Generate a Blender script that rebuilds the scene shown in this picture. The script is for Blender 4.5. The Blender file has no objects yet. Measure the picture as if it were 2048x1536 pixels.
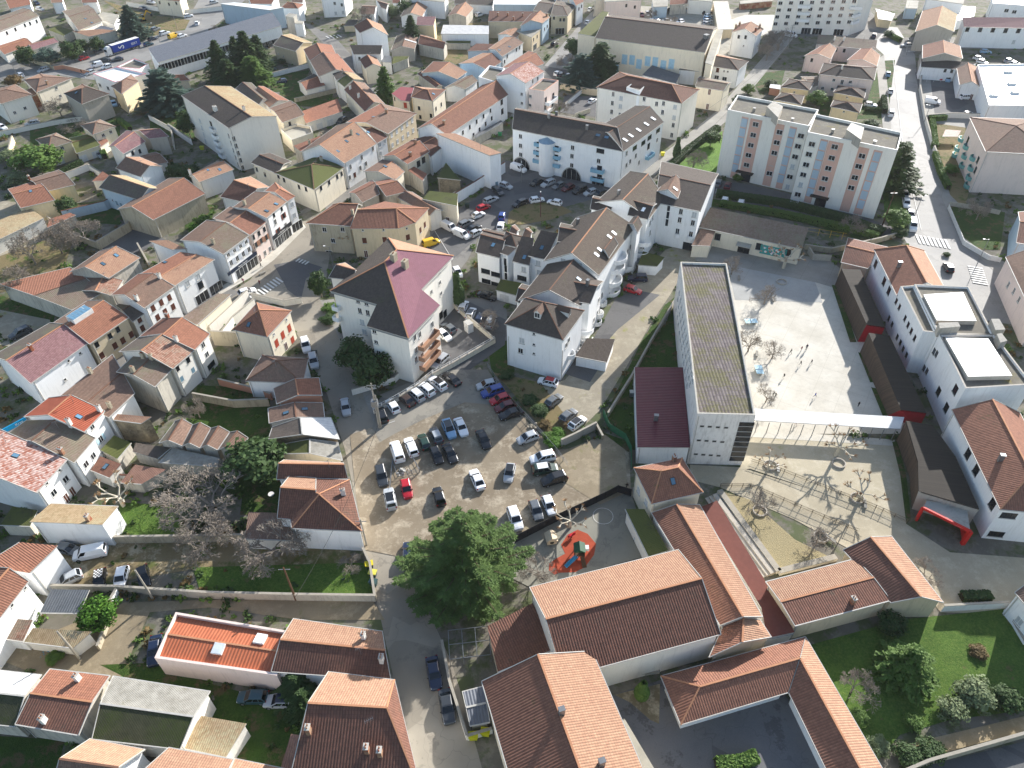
import bpy, math, random
from mathutils import Vector, Matrix
random.seed(7)
R_=random.Random(11)
sc=bpy.context.scene
# ------------------------------------------------------------- camera
FPX=1469.0; CX,CY=1024.0,768.0; CAMH=103.0
_n=Vector(((1056-CX)/FPX,(2400-CY)/FPX,1)).normalized()
_f=(Vector((0,0,1))-_n*_n.z).normalized()
_r=_n.cross(_f)
if _r.x<0: _r=-_r
RW=Matrix((_r,_f,-_n))                      # rows: world axes in camera axes (x right, y down, z forward)
cam=bpy.data.cameras.new('camera'); co=bpy.data.objects.new('camera',cam); sc.collection.objects.link(co)
c0,c1,c2=RW.col[0],RW.col[1],RW.col[2]
co.matrix_world=Matrix(((c0.x,-c1.x,-c2.x,0),(c0.y,-c1.y,-c2.y,0),(c0.z,-c1.z,-c2.z,CAMH),(0,0,0,1)))
cam.sensor_width=36; cam.lens=36*FPX/2048; cam.clip_start=1; cam.clip_end=6000
sc.camera=co
# ------------------------------------------------------------- sky, sun, exposure
SUN_AZ,SUN_EL=53.3,21.8
w=bpy.data.worlds.new('World'); sc.world=w; w.use_nodes=True
nt=w.node_tree; nt.nodes.clear()
sky=nt.nodes.new('ShaderNodeTexSky'); sky.sky_type='NISHITA'; sky.sun_disc=False
sky.sun_elevation=math.radians(SUN_EL); sky.sun_rotation=math.radians(90-SUN_AZ)
sky.air_density=1.0; sky.dust_density=1.2; sky.ozone_density=.8; sky.altitude=200
bg=nt.nodes.new('ShaderNodeBackground'); bg.inputs[1].default_value=0.115
wo=nt.nodes.new('ShaderNodeOutputWorld'); nt.links.new(sky.outputs[0],bg.inputs[0]); nt.links.new(bg.outputs[0],wo.inputs[0])
sl=bpy.data.lights.new('sun','SUN'); sl.energy=5.0; sl.angle=math.radians(0.55); sl.color=(1,0.965,0.925)
so=bpy.data.objects.new('sun',sl); sc.collection.objects.link(so)
_a,_e=math.radians(SUN_AZ),math.radians(SUN_EL)
SUND=Vector((math.cos(_e)*math.cos(_a),math.cos(_e)*math.sin(_a),math.sin(_e)))
so.rotation_euler=SUND.to_track_quat('Z','Y').to_euler(); so.location=(60,300,150)
sc.view_settings.view_transform='Standard'; sc.view_settings.look='None'; sc.view_settings.gamma=1
sc.view_settings.exposure=1.05
# ------------------------------------------------------------- pixel <-> world
ZO={'A':(180,300,4),'D':(400,600,2048/300),'E':(900,330,4),'F':(1536,600,4),'K':(0,0,2048/300),'L':(250,0,5.12),'M':(640,0,2048/300),'N':(880,0,2048/360),'Q':(1240,0,6.4),'S':(1780,0,2048/268),'Z':(1400,150,4.096)}
def ray(px,py):
    d=RW@Vector(((px-CX)/FPX,(py-CY)/FPX,1)); return d
def G(px,py,z=0.0):
    d=ray(px,py); t=(z-CAMH)/d.z; return Vector((d.x*t,d.y*t,z))
def px(t,x,y):                               # tile 'rc' at 4x -> photo pixel; tile None: photo pixels
    if t is None: return (x,y)
    if t in ZO: o=ZO[t]; return (o[0]+x/o[2],o[1]+y/o[2])
    return (int(t[1])*512+x/4.0, int(t[0])*384+y/4.0)
def PJ(x,y,z):
    c=RW.transposed()@Vector((x,y,z-CAMH)); return (CX+FPX*c.x/c.z,CY+FPX*c.y/c.z)
def GP(t,x,y,z=0.0): return G(*px(t,x,y),z)
def pts(t,L,z=0.0): return [GP(t,L[i],L[i+1],z) for i in range(0,len(L),2)]
# ------------------------------------------------------------- objects
col=sc.collection
def tag(o,label=None,cat=None,group=None,kind=None):
    if label: o['label']=label
    if cat: o['category']=cat
    if group: o['group']=group
    if kind: o['kind']=kind
    return o
def link(o,parent=None):
    col.objects.link(o)
    if parent is not None: o.parent=parent
    return o
def empty(name,loc,rz=0,parent=None):
    o=bpy.data.objects.new(name,None); o.empty_display_size=.5; o.location=loc; o.rotation_euler=(0,0,rz); return link(o,parent)
class MB:
    def __init__(s): s.v=[];s.f=[];s.m=[];s.uv={};s.sm=False
    def face(s,ps,m=0,uv=None):
        b=len(s.v); s.v+= [tuple(p) for p in ps]; s.f.append(tuple(range(b,b+len(ps)))); s.m.append(m)
        if uv: s.uv[len(s.f)-1]=uv
    def add(s,vs,fs,m=0):
        b=len(s.v); s.v+=[tuple(p) for p in vs]
        for f in fs: s.f.append(tuple(b+i for i in f)); s.m.append(m)
    def box(s,x0,x1,y0,y1,z0,z1,m=0):
        s.add([(x0,y0,z0),(x1,y0,z0),(x1,y1,z0),(x0,y1,z0),(x0,y0,z1),(x1,y0,z1),(x1,y1,z1),(x0,y1,z1)],
              [(3,2,1,0),(4,5,6,7),(0,1,5,4),(1,2,6,5),(2,3,7,6),(3,0,4,7)],m)
    def bar(s,a,b,w,h,m=0,up=None):          # box along a-b, width w, height h, centred
        a=Vector(a);b=Vector(b);d=(b-a)
        if d.length<1e-4: return
        d.normalize(); u=Vector(up) if up else Vector((0,0,1))
        if abs(d.dot(u))>.98: u=Vector((1,0,0))
        sd=d.cross(u).normalized()*(w/2); uu=sd.cross(d).normalized()*(h/2)
        vs=[p+i*sd+j*uu for p in (a,b) for i,j in ((-1,-1),(1,-1),(1,1),(-1,1))]
        s.add(vs,[(3,2,1,0),(4,5,6,7),(0,1,5,4),(1,2,6,5),(2,3,7,6),(3,0,4,7)],m)
    def tube(s,a,b,r0,r1,n=6,m=0,cap=True):
        a=Vector(a);b=Vector(b);d=(b-a)
        if d.length<1e-5: return
        d.normalize(); u=Vector((0,0,1)) if abs(d.z)<.9 else Vector((1,0,0))
        e1=d.cross(u).normalized(); e2=d.cross(e1)
        vs=[]
        for p,r in ((a,r0),(b,r1)):
            for k in range(n):
                t=2*math.pi*k/n; vs.append(p+e1*math.cos(t)*r+e2*math.sin(t)*r)
        fs=[(k,(k+1)%n,n+(k+1)%n,n+k) for k in range(n)]
        if cap: fs+= [tuple(range(n-1,-1,-1)),tuple(range(n,2*n))]
        s.add(vs,fs,m)
    def prism(s,poly,z0,z1,m=0,mt=None):     # extruded ccw polygon
        n=len(poly); vs=[(p[0],p[1],z0) for p in poly]+[(p[0],p[1],z1) for p in poly]
        s.add(vs,[(k,(k+1)%n,n+(k+1)%n,n+k) for k in range(n)]+[tuple(range(n-1,-1,-1))],m)
        s.add([(p[0],p[1],z1) for p in poly],[tuple(range(n))],m if mt is None else mt)
    def mesh(s,name,mats):
        me=bpy.data.meshes.new(name); me.from_pydata([tuple(v) for v in s.v],[],s.f); 
        for m in mats: me.materials.append(m)
        me.polygons.foreach_set('material_index',s.m)
        if s.uv:
            uvl=me.uv_layers.new(name='UVMap'); flat=[0.0]*(2*len(me.loops))
            for i,u in s.uv.items():
                ls=me.polygons[i].loop_start
                for k,c in enumerate(u): flat[2*(ls+k)]=c[0]; flat[2*(ls+k)+1]=c[1]
            uvl.data.foreach_set('uv',flat)
        if s.sm: me.polygons.foreach_set('use_smooth',[True]*len(me.polygons))
        me.update(); return me
    def obj(s,name,mats,parent=None,origin=None):
        if origin is not None:
            o_=Vector(origin); s.v=[(v[0]-o_.x,v[1]-o_.y,v[2]-o_.z) for v in s.v]
        if not isinstance(mats,(list,tuple)): mats=[mats]
        o=bpy.data.objects.new(name,s.mesh(name,mats))
        if origin is not None and parent is None: o.location=origin
        return link(o,parent)
# ------------------------------------------------------------- materials
MATS={}
def C(s): 
    if isinstance(s,(tuple,list)): return tuple(s)+((1,) if len(s)==3 else ())
    s=s.lstrip('#'); v=[int(s[i:i+2],16)/255 for i in (0,2,4)]
    return tuple(((c+.055)/1.055)**2.4 if c>.04045 else c/12.92 for c in v)+(1,)
class NT:
    def __init__(s,name):
        s.mat=bpy.data.materials.new(name); s.mat.use_nodes=True; s.t=s.mat.node_tree; s.t.nodes.clear()
        s.out=s.t.nodes.new('ShaderNodeOutputMaterial'); s.b=s.t.nodes.new('ShaderNodeBsdfPrincipled')
        s.t.links.new(s.b.outputs[0],s.out.inputs[0]); s.b.inputs['Specular IOR Level'].default_value=.25
    def n(s,ty,**k):
        nd=s.t.nodes.new('ShaderNode'+ty)
        for a,b in k.items(): setattr(nd,a,b)
        return nd
    def l(s,a,b): s.t.links.new(a,b)
    def pos(s,scale=1.0):
        g=s.n('NewGeometry')
        if scale==1.0: return g.outputs['Position']
        m=s.n('VectorMath',operation='MULTIPLY'); m.inputs[1].default_value=(scale,)*3 if not isinstance(scale,tuple) else scale
        s.l(g.outputs['Position'],m.inputs[0]); return m.outputs[0]
    def noise(s,scale,detail=3,rough=.6,vec=None,w=None):
        n=s.n('TexNoise'); n.inputs['Scale'].default_value=scale; n.inputs['Detail'].default_value=detail; n.inputs['Roughness'].default_value=rough
        s.l(vec if vec is not None else s.pos(),n.inputs['Vector']); return n.outputs['Fac']
    def ramp(s,fac,stops):
        r=s.n('ValToRGB'); el=r.color_ramp.elements
        while len(el)>1: el.remove(el[-1])
        for i,(p,c) in enumerate(stops):
            e=el[0] if i==0 else el.new(p)
            e.position=p; e.color=C(c) if not isinstance(c,float) else (c,c,c,1)
        s.l(fac,r.inputs[0]); return r.outputs[0]
    def mix(s,f,a,b,mode='MIX'):
        m=s.n('Mix',data_type='RGBA',blend_type=mode)
        for sk,v in ((m.inputs[0],f),(m.inputs[6],a),(m.inputs[7],b)):
            if isinstance(v,(int,float)): sk.default_value=v if sk==m.inputs[0] else (v,v,v,1)
            elif isinstance(v,(tuple,str)): sk.default_value=C(v)
            else: s.l(v,sk)
        return m.outputs[2]
    def math(s,op,a,b=0.0,c=None,clamp=False):
        m=s.n('Math',operation=op,use_clamp=clamp)
        for i,v in enumerate((a,b,c)):
            if v is None: continue
            if isinstance(v,(int,float)): m.inputs[i].default_value=v
            else: s.l(v,m.inputs[i])
        return m.outputs[0]
    def bump(s,h,strength=.5,dist=.05):
        b=s.n('Bump'); b.inputs['Strength'].default_value=strength; b.inputs['Distance'].default_value=dist
        s.l(h,b.inputs['Height']); s.l(b.outputs[0],s.b.inputs['Normal'])
    def objrand(s,lo=.9,hi=1.1):
        o=s.n('ObjectInfo'); m=s.n('MapRange'); m.inputs[3].default_value=lo; m.inputs[4].default_value=hi
        s.l(o.outputs['Random'],m.inputs[0]); return m.outputs[0]
    def done(s,c,rough=.85,metal=0.0):
        if isinstance(c,(tuple,str)): s.b.inputs['Base Color'].default_value=C(c)
        else: s.l(c,s.b.inputs['Base Color'])
        if isinstance(rough,float): s.b.inputs['Roughness'].default_value=rough
        else: s.l(rough,s.b.inputs['Roughness'])
        s.b.inputs['Metallic'].default_value=metal; return s.mat
def cached(f):
    def g(*a,**k):
        key=(f.__name__,)+a+tuple(sorted(k.items()))
        if key not in MATS: MATS[key]=f(*a,**k)
        return MATS[key]
    return g
@cached
def tilem(ca,cb,moss=.15,pitch=.30,course=.38,mcol='5b5a36',vary=.5,groove=.35):
    """clay pan tiles: u runs along the eave, v down the slope, metres"""
    t=NT('roof_tiles'); uv=t.n('UVMap'); sp=t.n('SeparateXYZ'); t.l(uv.outputs[0],sp.inputs[0])
    u=t.math('DIVIDE',sp.outputs[0],pitch); v=t.math('DIVIDE',sp.outputs[1],course)
    fu=t.math('FLOOR',u); fv=t.math('FLOOR',v); cu=t.math('FRACT',u); cv=t.math('FRACT',v)
    cb_=t.n('CombineXYZ'); t.l(fu,cb_.inputs[0]); t.l(fv,cb_.inputs[1])
    wn=t.n('TexWhiteNoise',noise_dimensions='2D'); t.l(cb_.outputs[0],wn.inputs['Vector'])
    big=t.noise(.22,4,.65); med=t.noise(1.3,3,.6)
    f=t.math('MULTIPLY_ADD',wn.outputs[0],vary,t.math('MULTIPLY_ADD',med,1.1,-.55-vary/2+.5),clamp=True)
    base=t.mix(f,ca,cb)
    # lichen and moss patches with a shape of their own
    mo=t.math('MULTIPLY_ADD',t.math('ADD',t.math('MULTIPLY',big,.7),t.math('MULTIPLY',t.noise(3.,3,.7),.5)),9.0,-9.0*(.86-moss*.55),clamp=True)
    base=t.mix(t.math('MULTIPLY',mo,.75),base,mcol)
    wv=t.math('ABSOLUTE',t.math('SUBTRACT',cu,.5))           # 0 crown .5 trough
    gr=t.math('MULTIPLY_ADD',wv,6.0,-2.1,clamp=True)        # darker along the troughs
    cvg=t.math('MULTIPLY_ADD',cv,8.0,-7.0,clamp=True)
    dirt=t.math('MULTIPLY',t.math('MAXIMUM',gr,cvg),groove)  # troughs and course edges darkened in the tile colour
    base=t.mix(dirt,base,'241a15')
    r=t.objrand(.88,1.12); base=t.mix(1.0,base,r,'MULTIPLY')
    hh=t.math('ADD',t.math('MULTIPLY',t.math('COSINE',t.math('MULTIPLY',wv,6.283)),.5),t.math('MULTIPLY',cv,.35))
    t.bump(hh,.8,.05)
    return t.done(base,.9)
@cached
def corrm(c1,c2='6b6a66',pitch=.18,moss=.2,mcol='4a4f2c',rough=.6):
    t=NT('corrugated_sheet'); uv=t.n('UVMap'); sp=t.n('SeparateXYZ'); t.l(uv.outputs[0],sp.inputs[0])
    u=t.math('DIVIDE',sp.outputs[0],pitch); cu=t.math('FRACT',u)
    b=t.mix(t.ramp(t.noise(.8,4,.7),[(.35,0.0),(.65,1.0)]),c1,c2)
    mo=t.math('MULTIPLY_ADD',t.math('ADD',t.math('MULTIPLY',t.noise(.25,3,.6),.6),t.math('MULTIPLY',t.noise(4.,3,.7),.5)),8.0,-8.0*(.82-moss*.5),clamp=True)
    b=t.mix(t.math('MULTIPLY',mo,.8),b,mcol)
    wv=t.math('ABSOLUTE',t.math('SUBTRACT',cu,.5)); b=t.mix(t.math('MULTIPLY',t.math('MULTIPLY_ADD',wv,8.0,-3.0,clamp=True),.35),b,'1c1a18')
    t.bump(t.math('COSINE',t.math('MULTIPLY',wv,6.283)),.7,.04)
    return t.done(t.mix(1.0,b,t.objrand(.92,1.08),'MULTIPLY'),rough)
@cached
def plaster(c,dirt=.25,dcol='6f675a'):
    t=NT('rendered_wall'); 
    n=t.noise(.35,5,.65,vec=t.pos((1,1,.5))); m=t.noise(2.2,4,.7,vec=t.pos((1,1,.25)))
    f=t.math('MULTIPLY_ADD',t.math('ADD',t.math('MULTIPLY',n,.5),t.math('MULTIPLY',m,.5)),5.0,-2.55,clamp=True)
    b=t.mix(t.math('MULTIPLY',f,dirt),c,dcol); st=t.ramp(t.noise(1.6,5,.75,vec=t.pos((1,1,.12))),[(.52,0.0),(.72,1.0)]); b=t.mix(t.math('MULTIPLY',st,.1+dirt*.6),b,dcol); b=t.mix(1.0,b,t.objrand(.92,1.04),'MULTIPLY')
    t.bump(t.noise(9,3),.15,.02); return t.done(b,.9)
@cached
def rubble(c='8d8069',c2='5f5648'):
    t=NT('stone_wall'); v=t.n('TexVoronoi'); v.inputs['Scale'].default_value=2.6; t.l(t.pos((1,1,1.6)),v.inputs['Vector'])
    b=t.mix(v.outputs['Color'],c,c2); b=t.mix(t.ramp(t.noise(.5,4,.7),[(.4,0.0),(.7,1.0)]),b,'a3967c')
    t.bump(v.outputs['Distance'],.5,.05); return t.done(b,.95)
@cached
def plain(c,rough=.6,metal=0.0,var=.06,name='painted_surface'):
    t=NT(name); b=t.mix(t.ramp(t.noise(1.7,4,.6),[(.35,0.0),(.7,1.0)]),c,tuple(x*(1-var*3) for x in C(c)[:3])); return t.done(b,rough,metal)
@cached
def glass(c='1a2128',rough=.12):
    t=NT('window_glass'); t.b.inputs['Specular IOR Level'].default_value=.7; return t.done(t.mix(1.0,c,t.objrand(.5,1.5),'MULTIPLY'),rough)
@cached
def carpaint(c):
    t=NT('car_paint'); t.b.inputs['Specular IOR Level'].default_value=.5
    t.b.inputs['Coat Weight'].default_value=.6; t.b.inputs['Coat Roughness'].default_value=.08
    return t.done(c,.35)
@cached
def asphalt(c1='56565a',c2='6c6a66',patch='3e3e42',wet=.25,s=1.0):
    t=NT('asphalt'); b=t.mix(t.ramp(t.noise(.09*s,5,.6),[(.38,0.0),(.62,1.0)]),c1,c2)
    sp=t.ramp(t.noise(.16*s,6,.75),[(.56,0.0),(.60,1.0)]); b=t.mix(t.math('MULTIPLY',sp,wet),b,patch)
    b=t.mix(t.math('MULTIPLY',t.noise(7,3,.7),.4),b,'8f8b82')
    cr=t.n('TexVoronoi',feature='DISTANCE_TO_EDGE'); cr.inputs['Scale'].default_value=.11; 
    dv=t.n('VectorMath',operation='ADD'); nz=t.n('TexNoise'); nz.inputs['Scale'].default_value=.25; t.l(t.pos(),nz.inputs['Vector'])
    sc_=t.n('VectorMath',operation='SCALE'); sc_.inputs['Scale'].default_value=9; t.l(nz.outputs['Color'],sc_.inputs[0])
    t.l(t.pos(),dv.inputs[0]); t.l(sc_.outputs[0],dv.inputs[1]); t.l(dv.outputs[0],cr.inputs['Vector'])
    b=t.mix(t.math('MULTIPLY',t.math('LESS_THAN',cr.outputs['Distance'],.006),.2),b,'2c2b2b')
    pv=t.n('TexVoronoi'); pv.inputs['Scale'].default_value=.13; t.l(t.pos(),pv.inputs['Vector']); sc2=t.n('SeparateColor'); t.l(pv.outputs['Color'],sc2.inputs[0])
    b=t.mix(t.math('MULTIPLY',t.math('GREATER_THAN',sc2.outputs[0],.8),.35),b,patch)
    t.bump(t.noise(14,3,.7),.25,.02); return t.done(b,.9)
@cached
def gravel(c1='b09f83',c2='8c7c64',c3='cabda2',mossc='6d7040',moss=.1,s=1.0,tracks=0.0):
    t=NT('gravel_ground'); b=t.mix(t.ramp(t.noise(.12*s,6,.7),[(.36,0.0),(.64,1.0)]),c1,c2)
    b=t.mix(t.math('MULTIPLY',t.ramp(t.noise(.3*s,7,.78),[(.5,0.0),(.62,1.0)]),.8),b,c3)
    b=t.mix(t.math('MULTIPLY',t.noise(5,4,.8),.55),b,c2)
    b=t.mix(t.ramp(t.noise(.2,5,.7,vec=t.pos(1.01)),[(.68-moss*.5,0.0),(.78-moss*.5,.8)]),b,mossc)
    wn=t.noise(22,2,.8); b=t.mix(t.math('MULTIPLY',t.math('GREATER_THAN',wn,.62),.35),b,'4d4436')
    t.bump(t.noise(9,4,.8),.5,.04); return t.done(b,.95)
@cached
def grassm(c1='2f4a14',c2='4c6a1c',c3='6d7a34',bare=.1,bcol='7d6b4c'):
    t=NT('grass'); b=t.mix(t.ramp(t.noise(.35,5,.7),[(.35,0.0),(.65,1.0)]),c1,c2)
    b=t.mix(t.math('MULTIPLY',t.ramp(t.noise(2.6,4,.8),[(.42,0.0),(.66,1.0)]),.75),b,c3)
    b=t.mix(t.ramp(t.noise(.28,6,.75,vec=t.pos(1.03)),[(.7-bare*.6,0.0),(.78-bare*.6,1.0)]),b,bcol)
    h=t.noise(5,4,.9); t.bump(h,.9,.18); return t.done(t.mix(t.math('MULTIPLY',t.noise(11,3,.8),.5),b,'1d2c0c'),.95)
@cached
def leafm(c1,c2,c3=None):
    t=NT('foliage'); o=t.n('ObjectInfo'); b=t.mix(t.ramp(t.noise(1.1,3,.7),[(.35,0.0),(.65,1.0)]),c1,c2)
    b=t.mix(t.math('MULTIPLY',t.noise(7,2,.8),.6),b,c3 or c1)
    t.b.inputs['Subsurface Weight'].default_value=0
    tr=t.n('BsdfTranslucent'); t.l(b,tr.inputs[0]); mx=t.n('MixShader'); mx.inputs[0].default_value=.25
    t.done(b,.7); t.l(t.b.outputs[0],mx.inputs[1]); t.l(tr.outputs[0],mx.inputs[2]); t.l(mx.outputs[0],t.out.inputs[0]); return t.mat
@cached
def barkm(c1='6a5f52',c2='8f8578'):
    t=NT('bark'); return t.done(t.mix(t.noise(3,4,.7),c1,c2),.95)
@cached
def concrete(c1='cfcabd',c2='b5b0a4',jn=4.0,jw=.02,jc='9a958a',ang=0.0,dirt=.3):
    t=NT('concrete_slab'); b=t.mix(t.ramp(t.noise(.15,5,.65),[(.38,0.0),(.62,1.0)]),c1,c2)
    mp=t.n('Mapping'); mp.inputs['Rotation'].default_value=(0,0,ang); t.l(t.pos(),mp.inputs[0])
    sp=t.n('SeparateXYZ'); t.l(mp.outputs[0],sp.inputs[0])
    for k in (0,1):
        fr=t.math('FRACT',t.math('DIVIDE',sp.outputs[k],jn)); b=t.mix(t.math('MULTIPLY',t.math('LESS_THAN',fr,jw/jn*2.5),.6),b,jc)
    b=t.mix(t.math('MULTIPLY',t.ramp(t.noise(.9,6,.75),[(.5,0.0),(.7,1.0)]),dirt),b,'8e8a80')
    t.bump(t.noise(12,2),.1,.02); return t.done(b,.85)
@cached
def planks(c1,c2,per=.2,ax='u'):
    t=NT('wood_cladding'); uv=t.n('UVMap'); sp=t.n('SeparateXYZ'); t.l(uv.outputs[0],sp.inputs[0])
    u=t.math('DIVIDE',sp.outputs[0],per); wn=t.n('TexWhiteNoise',noise_dimensions='1D'); t.l(t.math('FLOOR',u),wn.inputs['W'])
    b=t.mix(wn.outputs[0],c1,c2); b=t.mix(t.math('MULTIPLY',t.noise(2,4,.8),.5),b,c1)
    e=t.math('ABSOLUTE',t.math('SUBTRACT',t.math('FRACT',u),.5)); b=t.mix(t.math('MULTIPLY_ADD',e,10.0,-4.2,clamp=True),b,'17130f')
    t.bump(t.math('MULTIPLY',e,-1.0),.8,.06); return t.done(b,.85)
# named palette -------------------------------------------------
RF={
 'peach':lambda:tilem('af8c72','98735e',.12,.34,.4,vary=.5,groove=.4),  # also the sunlit slope of darker roofs, light put into the colour
 'orange':lambda:tilem('a27059','855b49',.18,.34,.42,groove=.5),
 'bright':lambda:tilem('b5634a','a0553f',.05,.34,.5,vary=.3,groove=.6),
 'red':lambda:tilem('966a56','7b5647',.26,.36,.42,groove=.5),
 'darkred':lambda:tilem('825b4c','664a3f',.32,.38,.46,mcol='5d5245',groove=.65),  # also the slope turned from the sun, shade put into the colour
 'brown':lambda:tilem('8a7060','6f5a4e',.35,.30,.38,mcol='716a5a'),
 'oldbrown':lambda:tilem('87756a','70604f',.5,.30,.38,mcol='7d7863'),
 'dark':lambda:tilem('5c534c','4a423c',.34,.26,.34,mcol='55533f'),
 'grey':lambda:tilem('6f655c','5a5048',.45,.26,.34,mcol='6b6b55'),
 'moss':lambda:tilem('54523a','45422e',.75,.30,.38,mcol='5d6430'),
 'pink':lambda:tilem('885f6b','7a545b',.18,.30,.36,vary=.35,groove=.3),
 'purple':lambda:tilem('93706f','7c5a5a',.3,.30,.36,mcol='8d8078',vary=.8),
 'striped':lambda:tilem('bda49a','96614f',.1,.32,.45,mcol='c3b3a8',vary=1.1,groove=.3),
 'worn':lambda:tilem('ad8a76','8a5c4a',.55,.34,.5,mcol='8f8674',vary=.9,groove=.7),
 'lichen':lambda:tilem('b39c7b','96805f',.5,.3,.4,mcol='b0a685',vary=.7),
 'rust':lambda:corrm('94705f','7f5f50',.3,.1),
 'redmetal':lambda:corrm('6b3038','602b33',.45,.0,rough=.45),
 'orangemetal':lambda:corrm('b56a4a','aa6143',.5,.0,rough=.45),
 'white':lambda:corrm('e2e0da','cfcdc8',.5,.02),
 'asbestos':lambda:corrm('a9a59a','8d897e',.22,.35,mcol='6d6a4a'),
 'mosscorr':lambda:corrm('4b4c35','3a3c26',.22,.6,mcol='3f4a1a'),
 'slategrey':lambda:corrm('62666a','565a5e',.4,.05),
 'bluegrey':lambda:corrm('6d7178','626770',.45,.02),
 'gravelroof':lambda:gravel('77736a','696459','8b8676',moss=.18,mossc='7d7440',s=2.),
 'membrane':lambda:plain('e9ebe8',.5),
 'concrete':lambda:concrete('a7a396','8f8b80'),
}
WL={
 'white':lambda:plaster('eeeeec',.12),'cream':lambda:plaster('e4dac4',.2),'beige':lambda:plaster('cdbd9f',.3),'grey':lambda:plaster('b3aca0',.4),
 'stone':lambda:rubble(),'old':lambda:plaster('b0a690',.85,'6b6356'),'dirty':lambda:plaster('c9c2b3',.8,'77706a'),'pink':lambda:plaster('e2cfc4',.18),
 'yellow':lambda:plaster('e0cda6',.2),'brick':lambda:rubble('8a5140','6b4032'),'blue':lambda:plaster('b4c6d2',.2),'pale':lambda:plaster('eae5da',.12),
 'concrete':lambda:plaster('a9a59b',.6,'6d6a64'),'terracotta':lambda:plaster('c98f74',.15),
}
def RM(k): return RF[k]() 
def WM(k): return WL[k]()
TRIM=plain('b9b6ae',.6,name='zinc_trim'); WHITE=plain('e6e5e0',.5,name='white_paint'); DARK=plain('2a2826',.7,name='dark_paint')
RIDGE=plain('b98564',.85,name='ridge_tiles'); RIDGED=plain('7a5a49',.85,name='dark_ridge_tiles'); BRICK=rubble('9a553a','7f4430'); 
METAL=plain('8b8d8e',.4,.6,name='galvanised_metal'); BROWN=plain('5a3226',.7,name='brown_paint'); GLASS=glass(); BLUEG=glass('5d7f95',.25)
# ------------------------------------------------------------- buildings
def xy(v): return Vector((v.x,v.y))
def area(q): return sum(q[i].x*q[(i+1)%len(q)].y-q[(i+1)%len(q)].x*q[i].y for i in range(len(q)))/2
def inset(poly,d):
    n=len(poly);out=[]
    for i in range(n):
        a,b,c=poly[i-1],poly[i],poly[(i+1)%n]
        d1=(b-a);d2=(c-b)
        if d1.length<1e-6 or d2.length<1e-6: out.append(b.copy()); continue
        d1.normalize();d2.normalize(); n1=Vector((-d1.y,d1.x));n2=Vector((-d2.y,d2.x))
        k=1+n1.dot(n2)
        if k<.15:k=.15
        out.append(b+(n1+n2)*(d/k))
    return out
def roofface(mb,ps,m=0,thick=.16,mt=1,dirv=None):
    ps=[Vector(p) for p in ps]
    nrm=Vector((0,0,0))
    for i in range(len(ps)): a=ps[i];b=ps[(i+1)%len(ps)]; nrm+=a.cross(b)
    if nrm.z<0: ps=ps[::-1]; nrm=-nrm
    nrm.normalize(); dn=Vector((nrm.x,nrm.y,0))
    if dirv is not None: dn=Vector((dirv.x,dirv.y,0))
    if dn.length<1e-3: dn=Vector((0,-1,0))
    dn.normalize(); ua=Vector((-dn.y,dn.x,0)); va=nrm.cross(ua).normalized()
    lo=[p-Vector((0,0,thick)) for p in ps]
    uvs=[(p.dot(ua),p.dot(va)) for p in ps]
    if len(ps)==4:
        for a_,b_,c_ in ((0,1,2),(0,2,3)):
            mb.face([ps[a_],ps[b_],ps[c_]],m,[uvs[a_],uvs[b_],uvs[c_]]); mb.face([lo[c_],lo[b_],lo[a_]],mt)
    else:
        mb.face(ps,m,uvs); mb.face([p-Vector((0,0,.4 if len(ps)>4 else 0)) for p in lo][::-1],mt)
    for i in range(len(ps)):
        j=(i+1)%len(ps); mb.face([ps[i],lo[i],lo[j],ps[j]],mt)
FOOT=[]
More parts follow.
